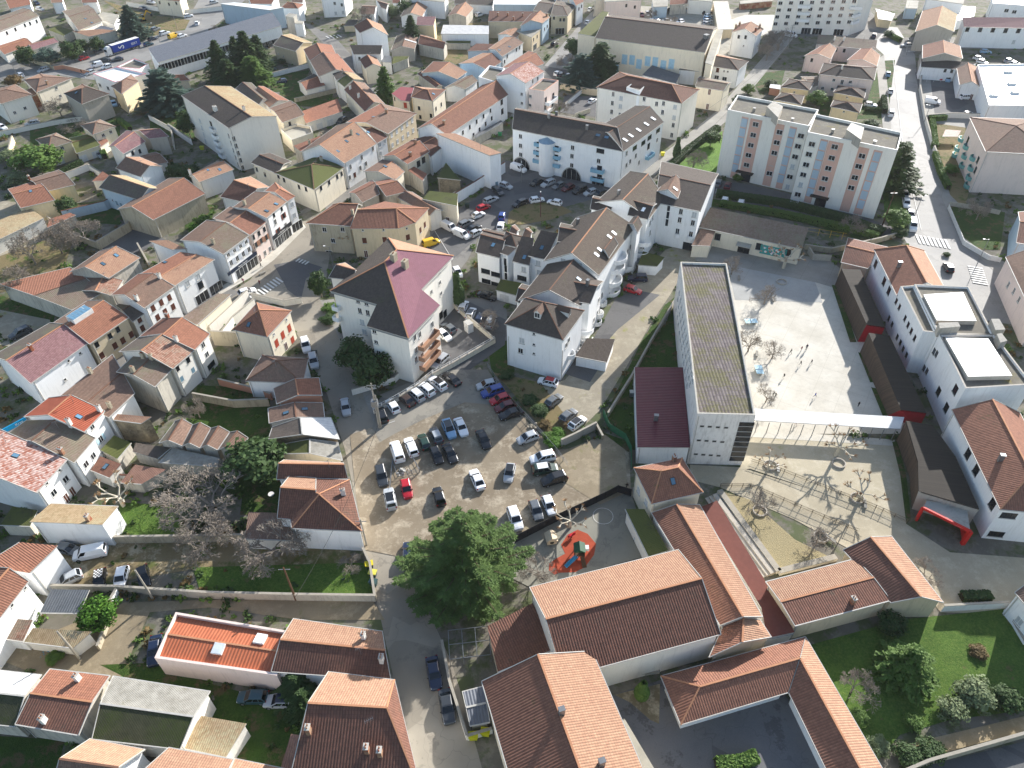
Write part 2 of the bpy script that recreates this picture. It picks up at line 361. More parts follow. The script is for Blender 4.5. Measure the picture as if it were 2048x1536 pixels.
class Bld:
    def __init__(s,name,label,cat,group=None):
        s.name=name;s.label=label;s.cat=cat;s.group=group;s.root=None;s.walls=[];s.rfs=[];s.wparts=[];s.roofobj=None;s.blocks=[]
    def mkroot(s,loc):
        if s.root is None:
            s.root=empty(s.name,(loc.x,loc.y,0)); tag(s.root,s.label,s.cat,s.group); s.o=Vector((loc.x,loc.y,0))
    def local(s,mb): mb.v=[(v[0]-s.o.x,v[1]-s.o.y,v[2]) for v in mb.v]
    def part(s,mb,name,mats,parent=None): s.local(mb); return mb.obj(name,mats,parent or s.root)
    def block(s,q,h,rise=0,kind='g',roof='orange',wall='white',hip=(0,0),ro=.5,over=.35,z0=-.1,par=0,trim=None,gut=True,pitchf=None,ridge=None,rname='roof',wname='wall',nowall=False,roof2=None,rp=None):
        q=[Vector((p.x,p.y)) for p in q]
        if area(q)<0:
            q=[q[1],q[0],q[3],q[2]] if len(q)==4 else q[::-1]
        c=sum((p for p in q),Vector((0,0)))/len(q); s.mkroot(c); FOOT.append(q)
        trim=trim or TRIM; ridge=ridge or (TRIM if roof in('bluegrey','slategrey','white','asbestos','mosscorr','rust') else RIDGED if roof in('dark','grey','brown','oldbrown','moss') else RIDGE)
        T=lambda p,z: Vector((p.x,p.y,z))
        mb=MB(); wb=MB(); rmat=RM(roof) if isinstance(roof,str) else roof; wmat=WM(wall) if isinstance(wall,str) else wall
        if kind=='f':
            inn=inset(q,.3)
            if par>0:
                n=len(q)
                for i in range(n):
                    j=(i+1)%n
                    mb.face([T(q[i],h+par),T(q[j],h+par),T(inn[j],h+par),T(inn[i],h+par)],1)
                    mb.face([T(inn[i],h+par),T(inn[j],h+par),T(inn[j],h-.02),T(inn[i],h-.02)],2)
                mb.face([T(p,h) for p in inn],0,[(p.x,p.y) for p in inn])
            else:
                roofface(mb,[T(p,h) for p in q],0,.25)
            ip=q if par>0 else inset(q,.15)
            tops=[h+(par-.001 if par>0 else -.2)]*len(q)
            n=len(ip)
            for i in range(n):
                j=(i+1)%n; wb.face([T(ip[i],z0),T(ip[j],z0),T(ip[j],tops[j]),T(ip[i],tops[i])],0)
                s.walls.append((ip[i],ip[j],tops[i]))
            s.rfs.append([T(p,h) for p in (inn if par else q)])
            ro_=s.part(mb,rname,[rmat,trim,wmat])
        else:
            q0,q1,q2,q3=q
            L=((q1-q0).length+(q2-q3).length)/2; W=((q3-q0).length+(q2-q1).length)/2
            if kind=='s':
                z=[h,h,h+rise,h+rise]; roofface(mb,[T(q[i],z[i]) for i in range(4)],0)
                s.rfs.append([T(q[i],z[i]) for i in range(4)])
                ip=inset(q,min(over,.2)); zt=[h+.0,h+.0,h+rise-.14,h+rise-.14]
                for i in range(4):
                    j=(i+1)%4; wb.face([T(ip[i],z0),T(ip[j],z0),T(ip[j],zt[j]-.05),T(ip[i],zt[i]-.05)],0); s.walls.append((ip[i],ip[j],max(zt[i],zt[j])))
                if gut: mb.bar(T(q0,h-.05),T(q1,h-.05),.14,.14,1)
            else:
                m0=q0+(q3-q0)*ro; m1=q1+(q2-q1)*ro; ax=(m1-m0)
                f0=min(.5,hip[0]*W/2/L); f1=min(.5,hip[1]*W/2/L)
                if kind=='p': f0=f1=.5
                r0=m0+ax*f0; r1=m0+ax*(1-f1); zr=h+rise
                fs=[]
                fs.append([T(q0,h),T(q1,h),T(r1,zr),T(r0,zr)] if (r1-r0).length>.05 else [T(q0,h),T(q1,h),T(r1,zr)])
                fs.append([T(q2,h),T(q3,h),T(r0,zr),T(r1,zr)] if (r1-r0).length>.05 else [T(q2,h),T(q3,h),T(r0,zr)])
                if f1>0: fs.append([T(q1,h),T(q2,h),T(r1,zr)])
                if f0>0: fs.append([T(q3,h),T(q0,h),T(r0,zr)])
                for fi,f in enumerate(fs): roofface(mb,f,3 if (fi==1 and roof2) else 0); s.rfs.append(f)  # roof2 often splits one tiled roof into painted sunlit and shaded tones
                if (r1-r0).length>.05: mb.bar(T(r0,zr+.03),T(r1,zr+.03),.26,.12,2)
                if f1>0:
                    for a in (q1,q2): mb.bar(T(a,h+.04),T(r1,zr+.04),.22,.1,2)
                else:
                    for a in (q1,q2): mb.bar(T(a,h-.03),T(r1,zr-.03),.1,.2,1)
                if f0>0:
                    for a in (q0,q3): mb.bar(T(a,h+.04),T(r0,zr+.04),.22,.1,2)
                else:
                    for a in (q0,q3): mb.bar(T(a,h-.03),T(r0,zr-.03),.1,.2,1)
                if gut:
                    mb.bar(T(q0,h-.06),T(q1,h-.06),.15,.15,1); mb.bar(T(q2,h-.06),T(q3,h-.06),.15,.15,1)
                    if f1>0: mb.bar(T(q1,h-.06),T(q2,h-.06),.15,.15,1)
                    if f0>0: mb.bar(T(q3,h-.06),T(q0,h-.06),.15,.15,1)
                ip=inset(q,over); zt=h-.1+rise*over/(W*min(ro,1-ro)+.01)*.6
                if not nowall:
                    sw=r1-r0
                    for i,gm in ((0,None),(1,(m1,f1)),(2,None),(3,(m0,f0))):
                        j=(i+1)%4
                        if gm and gm[1]==0:
                            a=ip[i];b=ip[j]; t=(1-ro) if i==3 else ro
                            ap=a+(b-a)*t
                            wb.face([T(a,z0),T(b,z0),T(b,zt),T(ap,zr-.17),T(a,zt)],0); s.walls.append((a,b,zr))
                        else:
                            wb.face([T(ip[i],z0),T(ip[j],z0),T(ip[j],zt),T(ip[i],zt)],0); s.walls.append((ip[i],ip[j],h))
            ro_=s.part(mb,rname,[rmat,trim,ridge]+([RM(roof2)] if roof2 else []))
        if not nowall: s.part(wb,wname,[wmat])
        s.roofobj=ro_; s.lastroof=ro_; s.blocks.append(ro_); s.q=q; s.h=h
        for f in s.rfs: 
            if len(f)>0 and not isinstance(f[-1],tuple) : f.append((ro_,))
        return s
    def hitwall(s,X,Y):
        d=ray(X,Y); best=None
        for a,b,zt in s.walls:
            e=(b-a); n=Vector((e.y,-e.x)).normalized()       # outward for ccw
            dn=n.x*d.x+n.y*d.y
            if dn>-1e-4: continue
            t=(n.x*a.x+n.y*a.y)/dn
            p=Vector((d.x*t,d.y*t)); z=CAMH+d.z*t
            k=(p-a).dot(e)/e.length_squared
            if -.02<=k<=1.02 and -.6<=z<=zt+.6:
                if best is None or t<best[0]: best=(t,p,z,n,a,b)
        return best
    def hitroof(s,X,Y):
        d=ray(X,Y); best=None; o=Vector((0,0,CAMH))
        for f in s.rfs:
            vs=f[:-1]; nrm=Vector((0,0,0))
            for i in range(len(vs)): nrm+=vs[i].cross(vs[(i+1)%len(vs)])
            if nrm.z<0: nrm=-nrm
            nrm.normalize(); dn=nrm.dot(d)
            if abs(dn)<1e-5: continue
            t=nrm.dot(vs[0]-o)/dn; p=o+d*t
            inside=False;n=len(vs);j=n-1
            for i in range(n):
                if (vs[i].y>p.y)!=(vs[j].y>p.y) and p.x<(vs[j].x-vs[i].x)*(p.y-vs[i].y)/(vs[j].y-vs[i].y)+vs[i].x: inside=not inside
                j=i
            if inside and (best is None or t<best[0]): best=(t,p,nrm,f[-1][0])
        return best
MISS=[]
_wc={}
def winmesh(st):
    if st in _wc: return _wc[st]
    k=st[0]; sp=WST[k]; w_,h_=sp[1],sp[2]; fr=sp[3]; gl=sp[4]; mb=MB()
    a=w_/2;b=h_/2
    # x along wall, y outward is -y (object rotated so -y faces out)
    if fr is not None:
        t=.07
        for x0,x1,z0,z1 in ((-a,a,-b,-b+t),(-a,a,b-t,b),(-a,-a+t,-b+t,b-t),(a-t,a,-b+t,b-t)): mb.box(x0,x1,-.06,0.02,z0,z1,1)
        if w_>.9: 
            nm=max(1,round(w_/(.7 if h_<2 else 1.4))-1)
            for i in range(nm):
                x=-a+w_*(i+1)/(nm+1); mb.box(x-.035,x+.035,-.05,.01,-b+t,b-t,1)
    mb.face([(-a+.02,-.025,-b+.02),(a-.02,-.025,-b+.02),(a-.02,-.025,b-.02),(-a+.02,-.025,b-.02)],0)
    if sp[5]: mb.box(-a-.1,a+.1,-.16,.02,-b-.12,-b,2)
    me=mb.mesh(sp[0],[gl,fr or DARK,TRIM]); _wc[st]=me; return me
SHUT=plain('b8bcbe',.6,name='roller_shutter')
WST={ # name,w,h,frame,pane,sill
 'w':('window',1.15,1.35,WHITE,GLASS,1),'W':('window',1.7,1.35,WHITE,GLASS,1),'n':('window',.9,1.3,DARK,GLASS,1),'t':('window',.6,.6,WHITE,GLASS,1),
 'd':('window',.95,1.5,None,GLASS,1),'b':('shuttered_window',1.15,1.6,None,BROWN,1),'r':('shuttered_window',1.2,1.45,WHITE,SHUT,1),'v':('window',.7,1.9,DARK,GLASS,0),
 'o':('door',1.0,2.1,WHITE,BROWN,0),'g':('garage_door',2.4,2.1,WHITE,plain('d5d5d2',.5,name='garage_door_paint'),0),'p':('shop_window',3.0,2.3,DARK,GLASS,0),
 'q':('window',1.5,1.9,DARK,GLASS,1),'B':('window',2.4,1.3,DARK,GLASS,1),'k':('shuttered_window',1.3,2.0,None,plain('a8452f',.7,name='red_paint'),1),
 'c':('shuttered_window',1.2,1.7,None,plain('d9c7b4',.7,name='pale_shutter_paint'),1),'u':('door',2.2,3.6,None,plain('9fc4d6',.6,name='pale_blue_paint'),0),'V':('shuttered_window',.9,1.3,None,plain('6f8d9c',.6,name='blue_shutter_paint'),1),
 's':('shop_window',4.0,2.6,WHITE,GLASS,0),'x':('air_vent',.8,.5,TRIM,DARK,0),'m':('window',1.0,1.0,WHITE,GLASS,1),'h':('window',1.0,1.5,WHITE,GLASS,1),
}
def win(b,X,Y,st='w',shut=False):
    hit=b.hitwall(X,Y)
    if not hit: MISS.append((b.label[:30],round(X),round(Y))); return None
    t,p,z,n,a,bb=hit; sp=WST[st]; hh=sp[2]
    if sp[0] in('door','garage_door','shop_window') and z<4.5: z=hh/2-.02
    o=bpy.data.objects.new(sp[0],winmesh(st)); 
    o.location=(p.x-b.o.x,p.y-b.o.y,z); o.rotation_euler=(0,0,math.atan2(n.x,-n.y)); link(o,b.root)
    if shut:
        for sg in (-1,1):
            so_=bpy.data.objects.new('shutter',shutmesh(shut,sp[1],sp[2])); so_.location=(sg*(sp[1]/2+sp[1]/4+.03),-.05,0); link(so_,o)
    return o
_sh={}
def shutmesh(c,w_,h_):
    k=(c,w_,h_)
    if k not in _sh:
        mb=MB(); mb.box(-w_/4,w_/4,-.03,.03,-h_/2,h_/2); _sh[k]=mb.mesh('shutter',[plain(c,.7,name='shutter_paint')])
    return _sh[k]
def wins(b,t,L,st='w',shut=False):
    for i in range(0,len(L),2): win(b,*px(t,L[i],L[i+1]),st,shut)
def wgrid(b,t,a,c,d,nx,ny,st='w',shut=False):   # a top-left, c top-right, d bottom-left (tile px)
    for j in range(ny):
        for i in range(nx):
            u=i/max(1,nx-1);v=j/max(1,ny-1)
            win(b,*px(t,a[0]+(c[0]-a[0])*u+(d[0]-a[0])*v,a[1]+(c[1]-a[1])*u+(d[1]-a[1])*v),st[j%len(st)] if len(st)>1 else st,shut)
def chim(b,t,L,kind='brick',hgt=1.3,w_=.55,d_=.75):
    for i in range(0,len(L),2):
        hit=b.hitroof(*px(t,L[i],L[i+1]))
        if not hit: MISS.append((b.label[:30]+' chim',round(px(t,L[i],L[i+1])[0]),round(px(t,L[i],L[i+1])[1]))); continue
        tt,p,n,ro_=hit; mb=MB(); mb.box(-w_/2,w_/2,-d_/2,d_/2,-.8,hgt,0); mb.box(-w_/2-.06,w_/2+.06,-d_/2-.06,d_/2+.06,hgt,hgt+.1,1)
        if kind!='vent':
            for y in ((-.18,.18) if d_>.6 else (0,)): mb.tube((0,y,hgt+.1),(0,y,hgt+.42),.11,.09,8,2)
        mats={'brick':[BRICK,TRIM,BRICK],'white':[WM('pale'),TRIM,BRICK],'stone':[WM('old'),WM('old'),BRICK],'vent':[METAL,METAL,METAL]}[kind]
        o=mb.obj('chimney' if kind!='vent' else 'roof_vent',mats,ro_); o.location=(p.x-b.o.x,p.y-b.o.y,p.z); e=(b.q[1]-b.q[0]); o.rotation_euler=(0,0,math.atan2(e.y,e.x))
def skyl(b,t,L,w_=.8,h_=1.2,m=None,lift=.1):
    for i in range(0,len(L),2):
        hit=b.hitroof(*px(t,L[i],L[i+1]))
        if not hit: MISS.append((b.label[:30]+' sky',round(px(t,L[i],L[i+1])[0]),round(px(t,L[i],L[i+1])[1]))); continue
        tt,p,n,ro_=hit; mb=MB(); mb.box(-w_/2,w_/2,-h_/2,h_/2,-.1,lift,1); mb.face([(-w_/2+.06,-h_/2+.06,lift+.012),(w_/2-.06,-h_/2+.06,lift+.012),(w_/2-.06,h_/2-.06,lift+.012),(-w_/2+.06,h_/2-.06,lift+.012)],0)
        o=mb.obj('skylight',[m or BLUEG,DARK if lift<.2 else WHITE],ro_)
        dn=Vector((n.x,n.y,0)); 
        if dn.length<.02: e=b.q[1]-b.q[0]; dn=Vector((e.y,-e.x,0))
        dn.normalize(); ux=Vector((-dn.y,dn.x,0)); vy=n.cross(ux)
        M=Matrix((ux,vy,n)).transposed().to_4x4(); M.translation=Vector((p.x-b.o.x,p.y-b.o.y,p.z)); o.matrix_local=M
LB=None; BL=[]
def B(label,t,P,h,rise=1.6,kind='g',roof='orange',wall='white',name='house',cat='house',group=None,w=None,wg=None,ch=None,chk='brick',sk=None,parent=None,**k):
    """P eave corners near-left, near-right, far-right[, far-left] in tile px at height h.  kind 'R': P = eave0, eave1, ridge1, ridge0"""
    global LB
    b=parent or Bld(name,label,cat,group)
    rp=k.pop('rp',None)
    if rp and kind in 'gh':
        X,Y=px(t,*rp); qq=[GP(t,P[i],P[i+1],h) for i in range(0,len(P),2)]
        if len(qq)==3: qq.append(qq[0]+qq[2]-qq[1])
        ro=k.get('ro',.5); m0=qq[0]+(qq[3]-qq[0])*ro; m1=qq[1]+(qq[2]-qq[1])*ro; best=None
        for i in range(3,80):
            z=i*.1; a=PJ(m0.x,m0.y,h+z); b_=PJ(m1.x,m1.y,h+z); dx,dy=b_[0]-a[0],b_[1]-a[1]
            e=abs((X-a[0])*dy-(Y-a[1])*dx)/math.hypot(dx,dy)
            if best is None or e<best[0]: best=(e,z)
        rise=best[1]
        if best[0]>3 or rise>5: print('RIDGE',label[:40],'err',round(best[0],1),'rise',rise)
    if kind=='R':
        q0=GP(t,P[0],P[1],h);q1=GP(t,P[2],P[3],h);r1=GP(t,P[4],P[5],h+rise);r0=GP(t,P[6],P[7],h+rise); kk=k.pop('k',1.0)
        q=[q0,q1,Vector((r1.x+(r1.x-q1.x)*kk,r1.y+(r1.y-q1.y)*kk,h)),Vector((r0.x+(r0.x-q0.x)*kk,r0.y+(r0.y-q0.y)*kk,h))]
        kd='g'; k['ro']=1/(1+kk)
    elif kind=='s':
        q=[GP(t,P[0],P[1],h),GP(t,P[2],P[3],h),GP(t,P[4],P[5],h+rise)]
        q.append(GP(t,P[6],P[7],h+rise) if len(P)>6 else q[0]+q[2]-q[1]); kd='s'
    else:
        q=pts(t,P,h); kd=kind
        if len(q)==3: q.append(q[0]+q[2]-q[1])
    b.block(q,h,rise,kd,roof,wall,**k)
    if w:
        for st,L in w.items():
            s_=st[0]; sh=None
            if len(st)>1: sh=st[1:]
            wins(b,t,L,s_,sh)
    if wg:
        for g in wg: wgrid(b,t,g[0],g[1],g[2],g[3],g[4],g[5],g[6] if len(g)>6 else False)
    if ch: chim(b,t,ch,chk)
    if sk: skyl(b,t,sk)
    LB=b
    if not parent: BL.append(b)
    return b
# ================================================= ground, roads, yards
mb=MB(); mb.box(-3000,3000,-1500,4500,-1,0); g=mb.obj('ground',[gravel('7b766b','625e54','8d8778',mossc='4c5730',moss=.42)]); tag(g,kind='structure')
ZC=[0]; ZONES=[]
def zone(name,P,mat,lvl=1,t=None,kind='structure'):
    q=[Vector((p.x,p.y)) for p in pts(t,P,0)]
    if area(q)<0:q=q[::-1]
    ZONES.append((name,q)); mb=MB(); ZC[0]=(ZC[0]+1)%14; z=.022*lvl+.0014*ZC[0]; mb.face([(p.x,p.y,z) for p in q]); o=mb.obj(name,[mat]); return tag(o,kind=kind)
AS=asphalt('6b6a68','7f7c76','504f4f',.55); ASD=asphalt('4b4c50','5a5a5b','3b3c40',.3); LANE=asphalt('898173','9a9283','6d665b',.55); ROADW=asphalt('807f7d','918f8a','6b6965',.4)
ROADW.node_tree.nodes['Principled BSDF'].inputs['Roughness'].default_value=.72
DIRT=gravel('948874','7b6e5b','c2b6a0',mossc='7d7850',moss=.06,s=.9); LOTD=gravel('a59579','8d7e64','b5a688',mossc='7d7850',moss=.03); SAND=gravel('b9af98','aaa088','c6bda8',mossc='9a9a68',moss=.08); PALE=gravel('a49b87','8d8473','b5ad98',mossc='87893f',moss=.2)
LAWN=grassm('40611f','58792c','75893f',.14); LAWND=grassm('2a4414','3c5a1b','4d6424',.3,'6a5a40'); WEED=grassm('3f5420','5a6c2c','77803c',.5,'8d7c58'); SANDG=grassm('6d7a34','8c8c4c','a59d6a',.75,'b3a47f')
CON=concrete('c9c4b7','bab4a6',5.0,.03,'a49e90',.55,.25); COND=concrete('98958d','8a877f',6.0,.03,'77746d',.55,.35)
# streets
zone('street',(545,500,600,440,668,455,652,560,640,600,665,650,700,722,752,856,790,1000,800,1100,872,1255,905,1330,935,1430,965,1540,820,1540,790,1370,762,1240,728,1100,708,985,690,900,655,790,610,700,560,600,470,640,420,610,500,560),LANE,1)
zone('street',(420,560,540,490,600,432,720,370,640,400,520,470,440,545,330,640,180,740,0,870,0,905,60,870,200,775,320,690,440,610,480,585),AS,2)
zone('street',(620,395,655,420,700,400,800,345,860,300,905,260,870,255,800,310,700,370),AS,2); zone('street_patch',(548,530,600,520,645,535,612,558,602,600,575,580),ASD,3)
zone('lane',(640,60,675,80,740,150,790,235,770,235,720,160,650,90,600,40),AS,1)
zone('street',(-60,150,40,158,110,150,190,160,300,120,420,60,480,10,520,-30,420,-40,380,30,300,75,200,105,100,130,30,135,-60,100),ROADW,1); zone('street',(20,110,60,152,30,175,-60,130),AS,2)
zone('street',(1240,-40,1320,-40,1245,20,1190,85,1140,160,1085,215,1020,235,1040,190,1090,130,1150,60,1200,5),ROADW,1)
zone('street',(1735,50,1795,55,1830,110,1838,200,1856,290,1885,400,1925,480,1990,540,2100,580,2100,660,1960,640,1880,590,1850,555,1810,480,1786,300,1778,200,1768,110,1740,85),ROADW,1); zone('street',(1795,78,1840,72,2100,82,2100,100,1850,96,1800,96),AS,2)
zone('street',(1700,20,1740,20,1770,60,1745,90,1700,80,1660,70,1600,75,1600,60,1690,62),AS,1)
zone('pavement',(1838,110,1855,108,1875,280,1925,430,1960,500,2040,540,2100,565,2100,585,1990,545,1925,482,1885,400,1856,290,1838,200),COND,2); zone('pavement',(1768,110,1778,200,1786,300,1810,480,1795,470,1775,400,1770,300,1760,200,1752,120),COND,2)
zone('pavement',(650,600,668,598,712,700,775,850,752,856,700,722,665,650,640,600),COND,2); zone('pavement',(440,590,500,556,548,520,612,455,600,440,545,500,480,550,432,580),CON,3)
zone('lane',(1255,360,1310,350,1450,245,1560,110,1600,60,1580,50,1530,110,1430,225,1330,305,1270,345),COND,2)
zone('road',(1420,360,1480,366,1600,392,1700,425,1790,455,1800,475,1750,480,1600,425,1430,395),ASD,1)
zone('courtyard',(1005,320,1070,330,1160,350,1240,372,1180,400,1090,425,1000,455,950,480,905,520,900,560,840,500,880,450,930,410,990,370),ASD,2)
zone('road',(845,470,905,440,955,480,935,520,905,560,930,600,1010,590,1020,690,960,700,900,600,860,560),AS,1)
zone('island',(1015,448,1018,425,1040,410,1090,405,1125,413,1145,424,1100,440,1040,450),WEED,4); zone('courtyard',(885,610,930,600,1012,640,1010,690,940,740,870,760,850,770,880,650),ASD,3)
zone('driveway',(1330,500,1395,478,1420,500,1370,540,1340,590,1300,650,1255,730,1200,820,1150,870,1080,800,1060,780,1130,760,1200,680,1270,570),PALE,2); zone('driveway',(1270,580,1320,590,1235,660,1200,700,1180,690,1230,600),ASD,3); zone('driveway',(1150,710,1205,725,1180,765,1120,745),ASD,3)
# dirt car park
zone('parking_lot',(700,870,760,850,800,826,900,770,960,735,1010,790,1060,850,1110,900,1230,890,1258,900,1262,985,1150,1015,1060,1060,1000,1100,830,1120,730,1100,712,990),DIRT,3)
zone('parking_lot',(745,856,760,790,880,740,975,740,1015,800,1000,812,930,805,850,838,790,868,760,885),asphalt('7f7a70','8f897c','66625a',.6),4)
zone('grass_bank',(985,745,1080,765,1160,870,1120,898,1060,830,1020,780),WEED,4); zone('grass_bank',(975,690,1020,680,1030,745,985,755),LAWND,3)
zone('rough_ground',(1120,905,1210,870,1250,900,1255,985,1200,1010,1120,960),gravel('998c76','83765f','ad9f86',moss=.2),5)
# green strips
zone('lawn',(1355,590,1362,905,1262,900,1210,830,1240,770,1285,680,1330,610),LAWND,3); zone('lawn',(1190,860,1262,885,1258,905,1205,880),LAWND,4)
zone('lawn',(1325,350,1350,322,1445,262,1440,345,1425,356,1370,358),grassm('557a28','6c9234','7da048',.08),3)
zone('lawn',(1425,398,1560,420,1700,452,1770,482,1760,492,1600,445,1420,412),LAWND,3); zone('lawn',(1775,300,1800,310,1815,390,1812,470,1800,470,1770,440,1765,380),LAWN,3)
zone('garden',(1870,245,1930,240,1950,320,1930,420,1900,390,1875,300),WEED,3); zone('garden',(1895,412,2010,425,2000,500,1960,500,1920,470),LAWND,3)
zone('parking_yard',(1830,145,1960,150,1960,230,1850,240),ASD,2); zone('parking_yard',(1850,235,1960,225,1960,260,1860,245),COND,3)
zone('car_park',(1215,10,1500,20,1450,135,1180,110),gravel('a8a395','949084','bab5a6',moss=.04),1); zone('car_park',(1490,30,1600,30,1600,60,1470,80,1460,40),CON,2); zone('car_park',(1080,130,1180,150,1200,185,1120,175),ASD,2); zone('car_park',(1130,190,1200,195,1200,235,1120,225),ASD,2)
# school
zone('schoolyard',(1380,520,1470,500,1640,520,1690,560,1720,650,1790,790,1822,868,1500,868,1460,700,1450,530),CON,2); zone('schoolyard',(1400,495,1470,490,1660,520,1700,555,1665,575,1630,565,1460,535,1390,520),COND,3); zone('schoolyard',(1455,530,1630,565,1645,605,1470,600),concrete('a5a5a1','9a9a96',5.,.03,'8d8d88',.55,.3),3)  # last zone greyer: shade of the upper yard put into the concrete colour
zone('planting_strip',(1663,570,1700,685,1713,685,1676,572),LAWND,4); zone('planting_strip',(1716,705,1740,765,1750,765,1728,708),LAWND,4); zone('planting_strip',(1742,775,1765,832,1775,832,1755,778),LAWND,4)
zone('path',(1490,858,1790,880,1785,892,1490,874),CON,4); zone('sand_yard',(1490,872,1785,890,1802,935,1812,1000,1812,1048,1760,1030,1640,985,1500,938,1480,940,1485,900),SAND,3)
zone('planting_strip',(1784,884,1795,884,1812,950,1822,1040,1812,1048,1800,950),LAWND,4)
zone('path',(1380,930,1480,935,1640,985,1812,1048,1900,1105,2100,1120,2100,1230,1880,1225,1850,1180,1720,1110,1590,1040,1440,975,1380,960),gravel('b5aa92','a39983','c2b8a1',moss=.03),2)
zone('grass_patch',(1450,985,1500,1000,1590,1080,1660,1115,1550,1145,1500,1070),SANDG,4)
zone('lawn',(1620,1290,1800,1240,2010,1218,2060,1300,2060,1420,1900,1440,1800,1470,1740,1540,1690,1440),LAWN,2); zone('garden_path',(1790,1500,1850,1480,2060,1430,2060,1460,1870,1510,1800,1530),gravel('9a8c72','847659','ab9d82'),3)
zone('road',(1800,1545,2060,1480,2060,1560,1800,1600),ASD,3)
zone('courtyard',(1225,1390,1370,1345,1560,1375,1680,1560,1250,1560),asphalt('55565a','66666a','36373b',.75),2); zone('flower_bed',(1228,1390,1320,1368,1318,1448,1300,1440,1260,1405),gravel('8d8168','726750'),3)
zone('playground',(1020,1090,1060,1060,1235,980,1262,985,1300,1110,1060,1175,1010,1150),asphalt('7a786c','8a887a','5f5d55',.5),3)
zone('rubber_floor',(1098,1128,1112,1118,1130,1108,1122,1090,1135,1070,1155,1060,1175,1068,1192,1088,1188,1110,1170,1135,1150,1145,1120,1146,1108,1150,1098,1142),plain('a3482f',.9,name='red_rubber'),4)
# gardens left
zone('lawn',(240,1005,330,1010,400,1080,330,1082,235,1085),LAWN,2); zone('lawn',(385,1135,745,1125,750,1192,400,1182),LAWN,2); zone('garden',(110,1075,700,1082,700,1110,720,1130,380,1140,130,1180),gravel('8c7d60','756748',mossc='4d5a24',moss=.3),1)
zone('lawn',(395,770,540,780,540,900,480,1000,420,960,380,860),LAWND,2); zone('lawn',(500,880,570,880,560,1030,480,1030),LAWND,2); zone('lawn',(0,590,110,630,100,680,0,700),LAWND,2); zone('yard',(0,620,100,640,110,690,60,700,0,690),PALE,3)
zone('dirt_lane',(90,1270,250,1205,420,1200,745,1200,770,1240,600,1240,420,1215,300,1225,270,1290,240,1360,100,1360,0,1320,0,1290),gravel('93866e','7d715c','a3967d',moss=.12),2)
zone('garden',(200,1330,320,1325,430,1370,620,1420,600,1545,430,1545,420,1400,300,1380),LAWND,2); zone('yard',(-40,1470,130,1480,110,1560,-40,1560),LAWND,2)
zone('lawn',(-20,440,80,430,150,470,120,560,-20,590),WEED,2); zone('yard',(-20,400,100,410,90,480,-20,520),PALE,3); zone('yard',(205,470,300,450,330,480,250,520,200,500),ASD,2)
zone('garden',(60,245,240,235,240,290,60,320),LAWND,1); zone('garden',(545,150,620,140,600,180,540,185),LAWND,2); zone('garden',(560,180,670,170,660,215,560,210),LAWND,2); zone('lawn',(205,0,300,30,380,40,370,60,290,75,280,50),WEED,2)
zone('garden',(820,60,1000,40,1010,110,850,140),WEED,1); zone('garden',(300,190,420,200,400,280,300,270),LAWND,1); zone('garden',(1640,130,1790,120,1775,240,1640,235),LAWND,1); zone('garden',(1500,150,1570,140,1560,180,1520,190),LAWND,1)
zone('garden',(370,410,430,410,420,460,370,460),LAWND,2); zone('garden',(100,410,240,400,240,450,110,440),LAWND,1)
# painted markings
PAINT=plain('d9d8d2',.7,name='road_paint')
def stripe(P,w_=.15,m=PAINT,name='road_marking',lv=6):
    a,b=G(P[0],P[1]),G(P[2],P[3]); mb=MB(); d=(b-a).normalized(); s=Vector((-d.y,d.x,0))*w_/2; z=Vector((0,0,.022*lv+.03)); mb.face([a-s+z,b-s+z,b+s+z,a+s+z]); return tag(mb.obj(name,[m]),kind='structure')
def zebra(a,b,c,n,w_=.5):                # a->b first bar, a->c direction of repetition (photo px)
    A,B_,C_=G(*a),G(*b),G(*c); mb=MB(); L=(B_-A)
    for i in range(n):
        o=A+(C_-A)*(i/(n-1)); d=(C_-A).normalized()*w_/2; z=Vector((0,0,.165)); q=[o-d+z,o+d+z,o+L+d+z,o+L-d+z]; mb.face(q if area([xy(p) for p in q])>0 else q[::-1])
    return tag(mb.obj('zebra_crossing',[PAINT]),kind='structure')
zebra((498,592),(512,602),(552,556),10); zebra((592,524),(600,518),(610,530),4); zebra((1832,470),(1840,488),(1890,480),8,.6); zebra((1935,533),(1965,538),(1945,565),8,.6); zebra((1812,96),(1830,96),(1812,104),4); zebra((652,73),(660,78),(675,70),4); zebra((160,150),(172,155),(168,142),4)
for P in ((1786,120,1806,300),(1806,300,1842,460),(735,760,765,852),(765,852,790,843),(868,460,905,520)): stripe(P,.12)
for i in range(7): stripe((1433+i*9,378+i*2,1431+i*9,388+i*2),.1)
for i in range(6): stripe((775+i*20,838-i*11,757+i*20,815-i*11),.1)
for i in range(5): stripe((1855+i*14,148,1853+i*14,165),.1)
def pring(x,y,r,n=28,w_=.12):
    c=G(x,y); mb=MB()
    for i in range(n):
        a=2*math.pi*i/n;b=2*math.pi*(i+1)/n; mb.face([(c.x+rr*math.cos(t),c.y+rr*math.sin(t),.165) for rr,t in ((r,a),(r+w_,a),(r+w_,b),(r,b))])
    tag(mb.obj('playground_marking',[PAINT]),kind='structure')
pring(1206,1033,1.7,w_=.07)
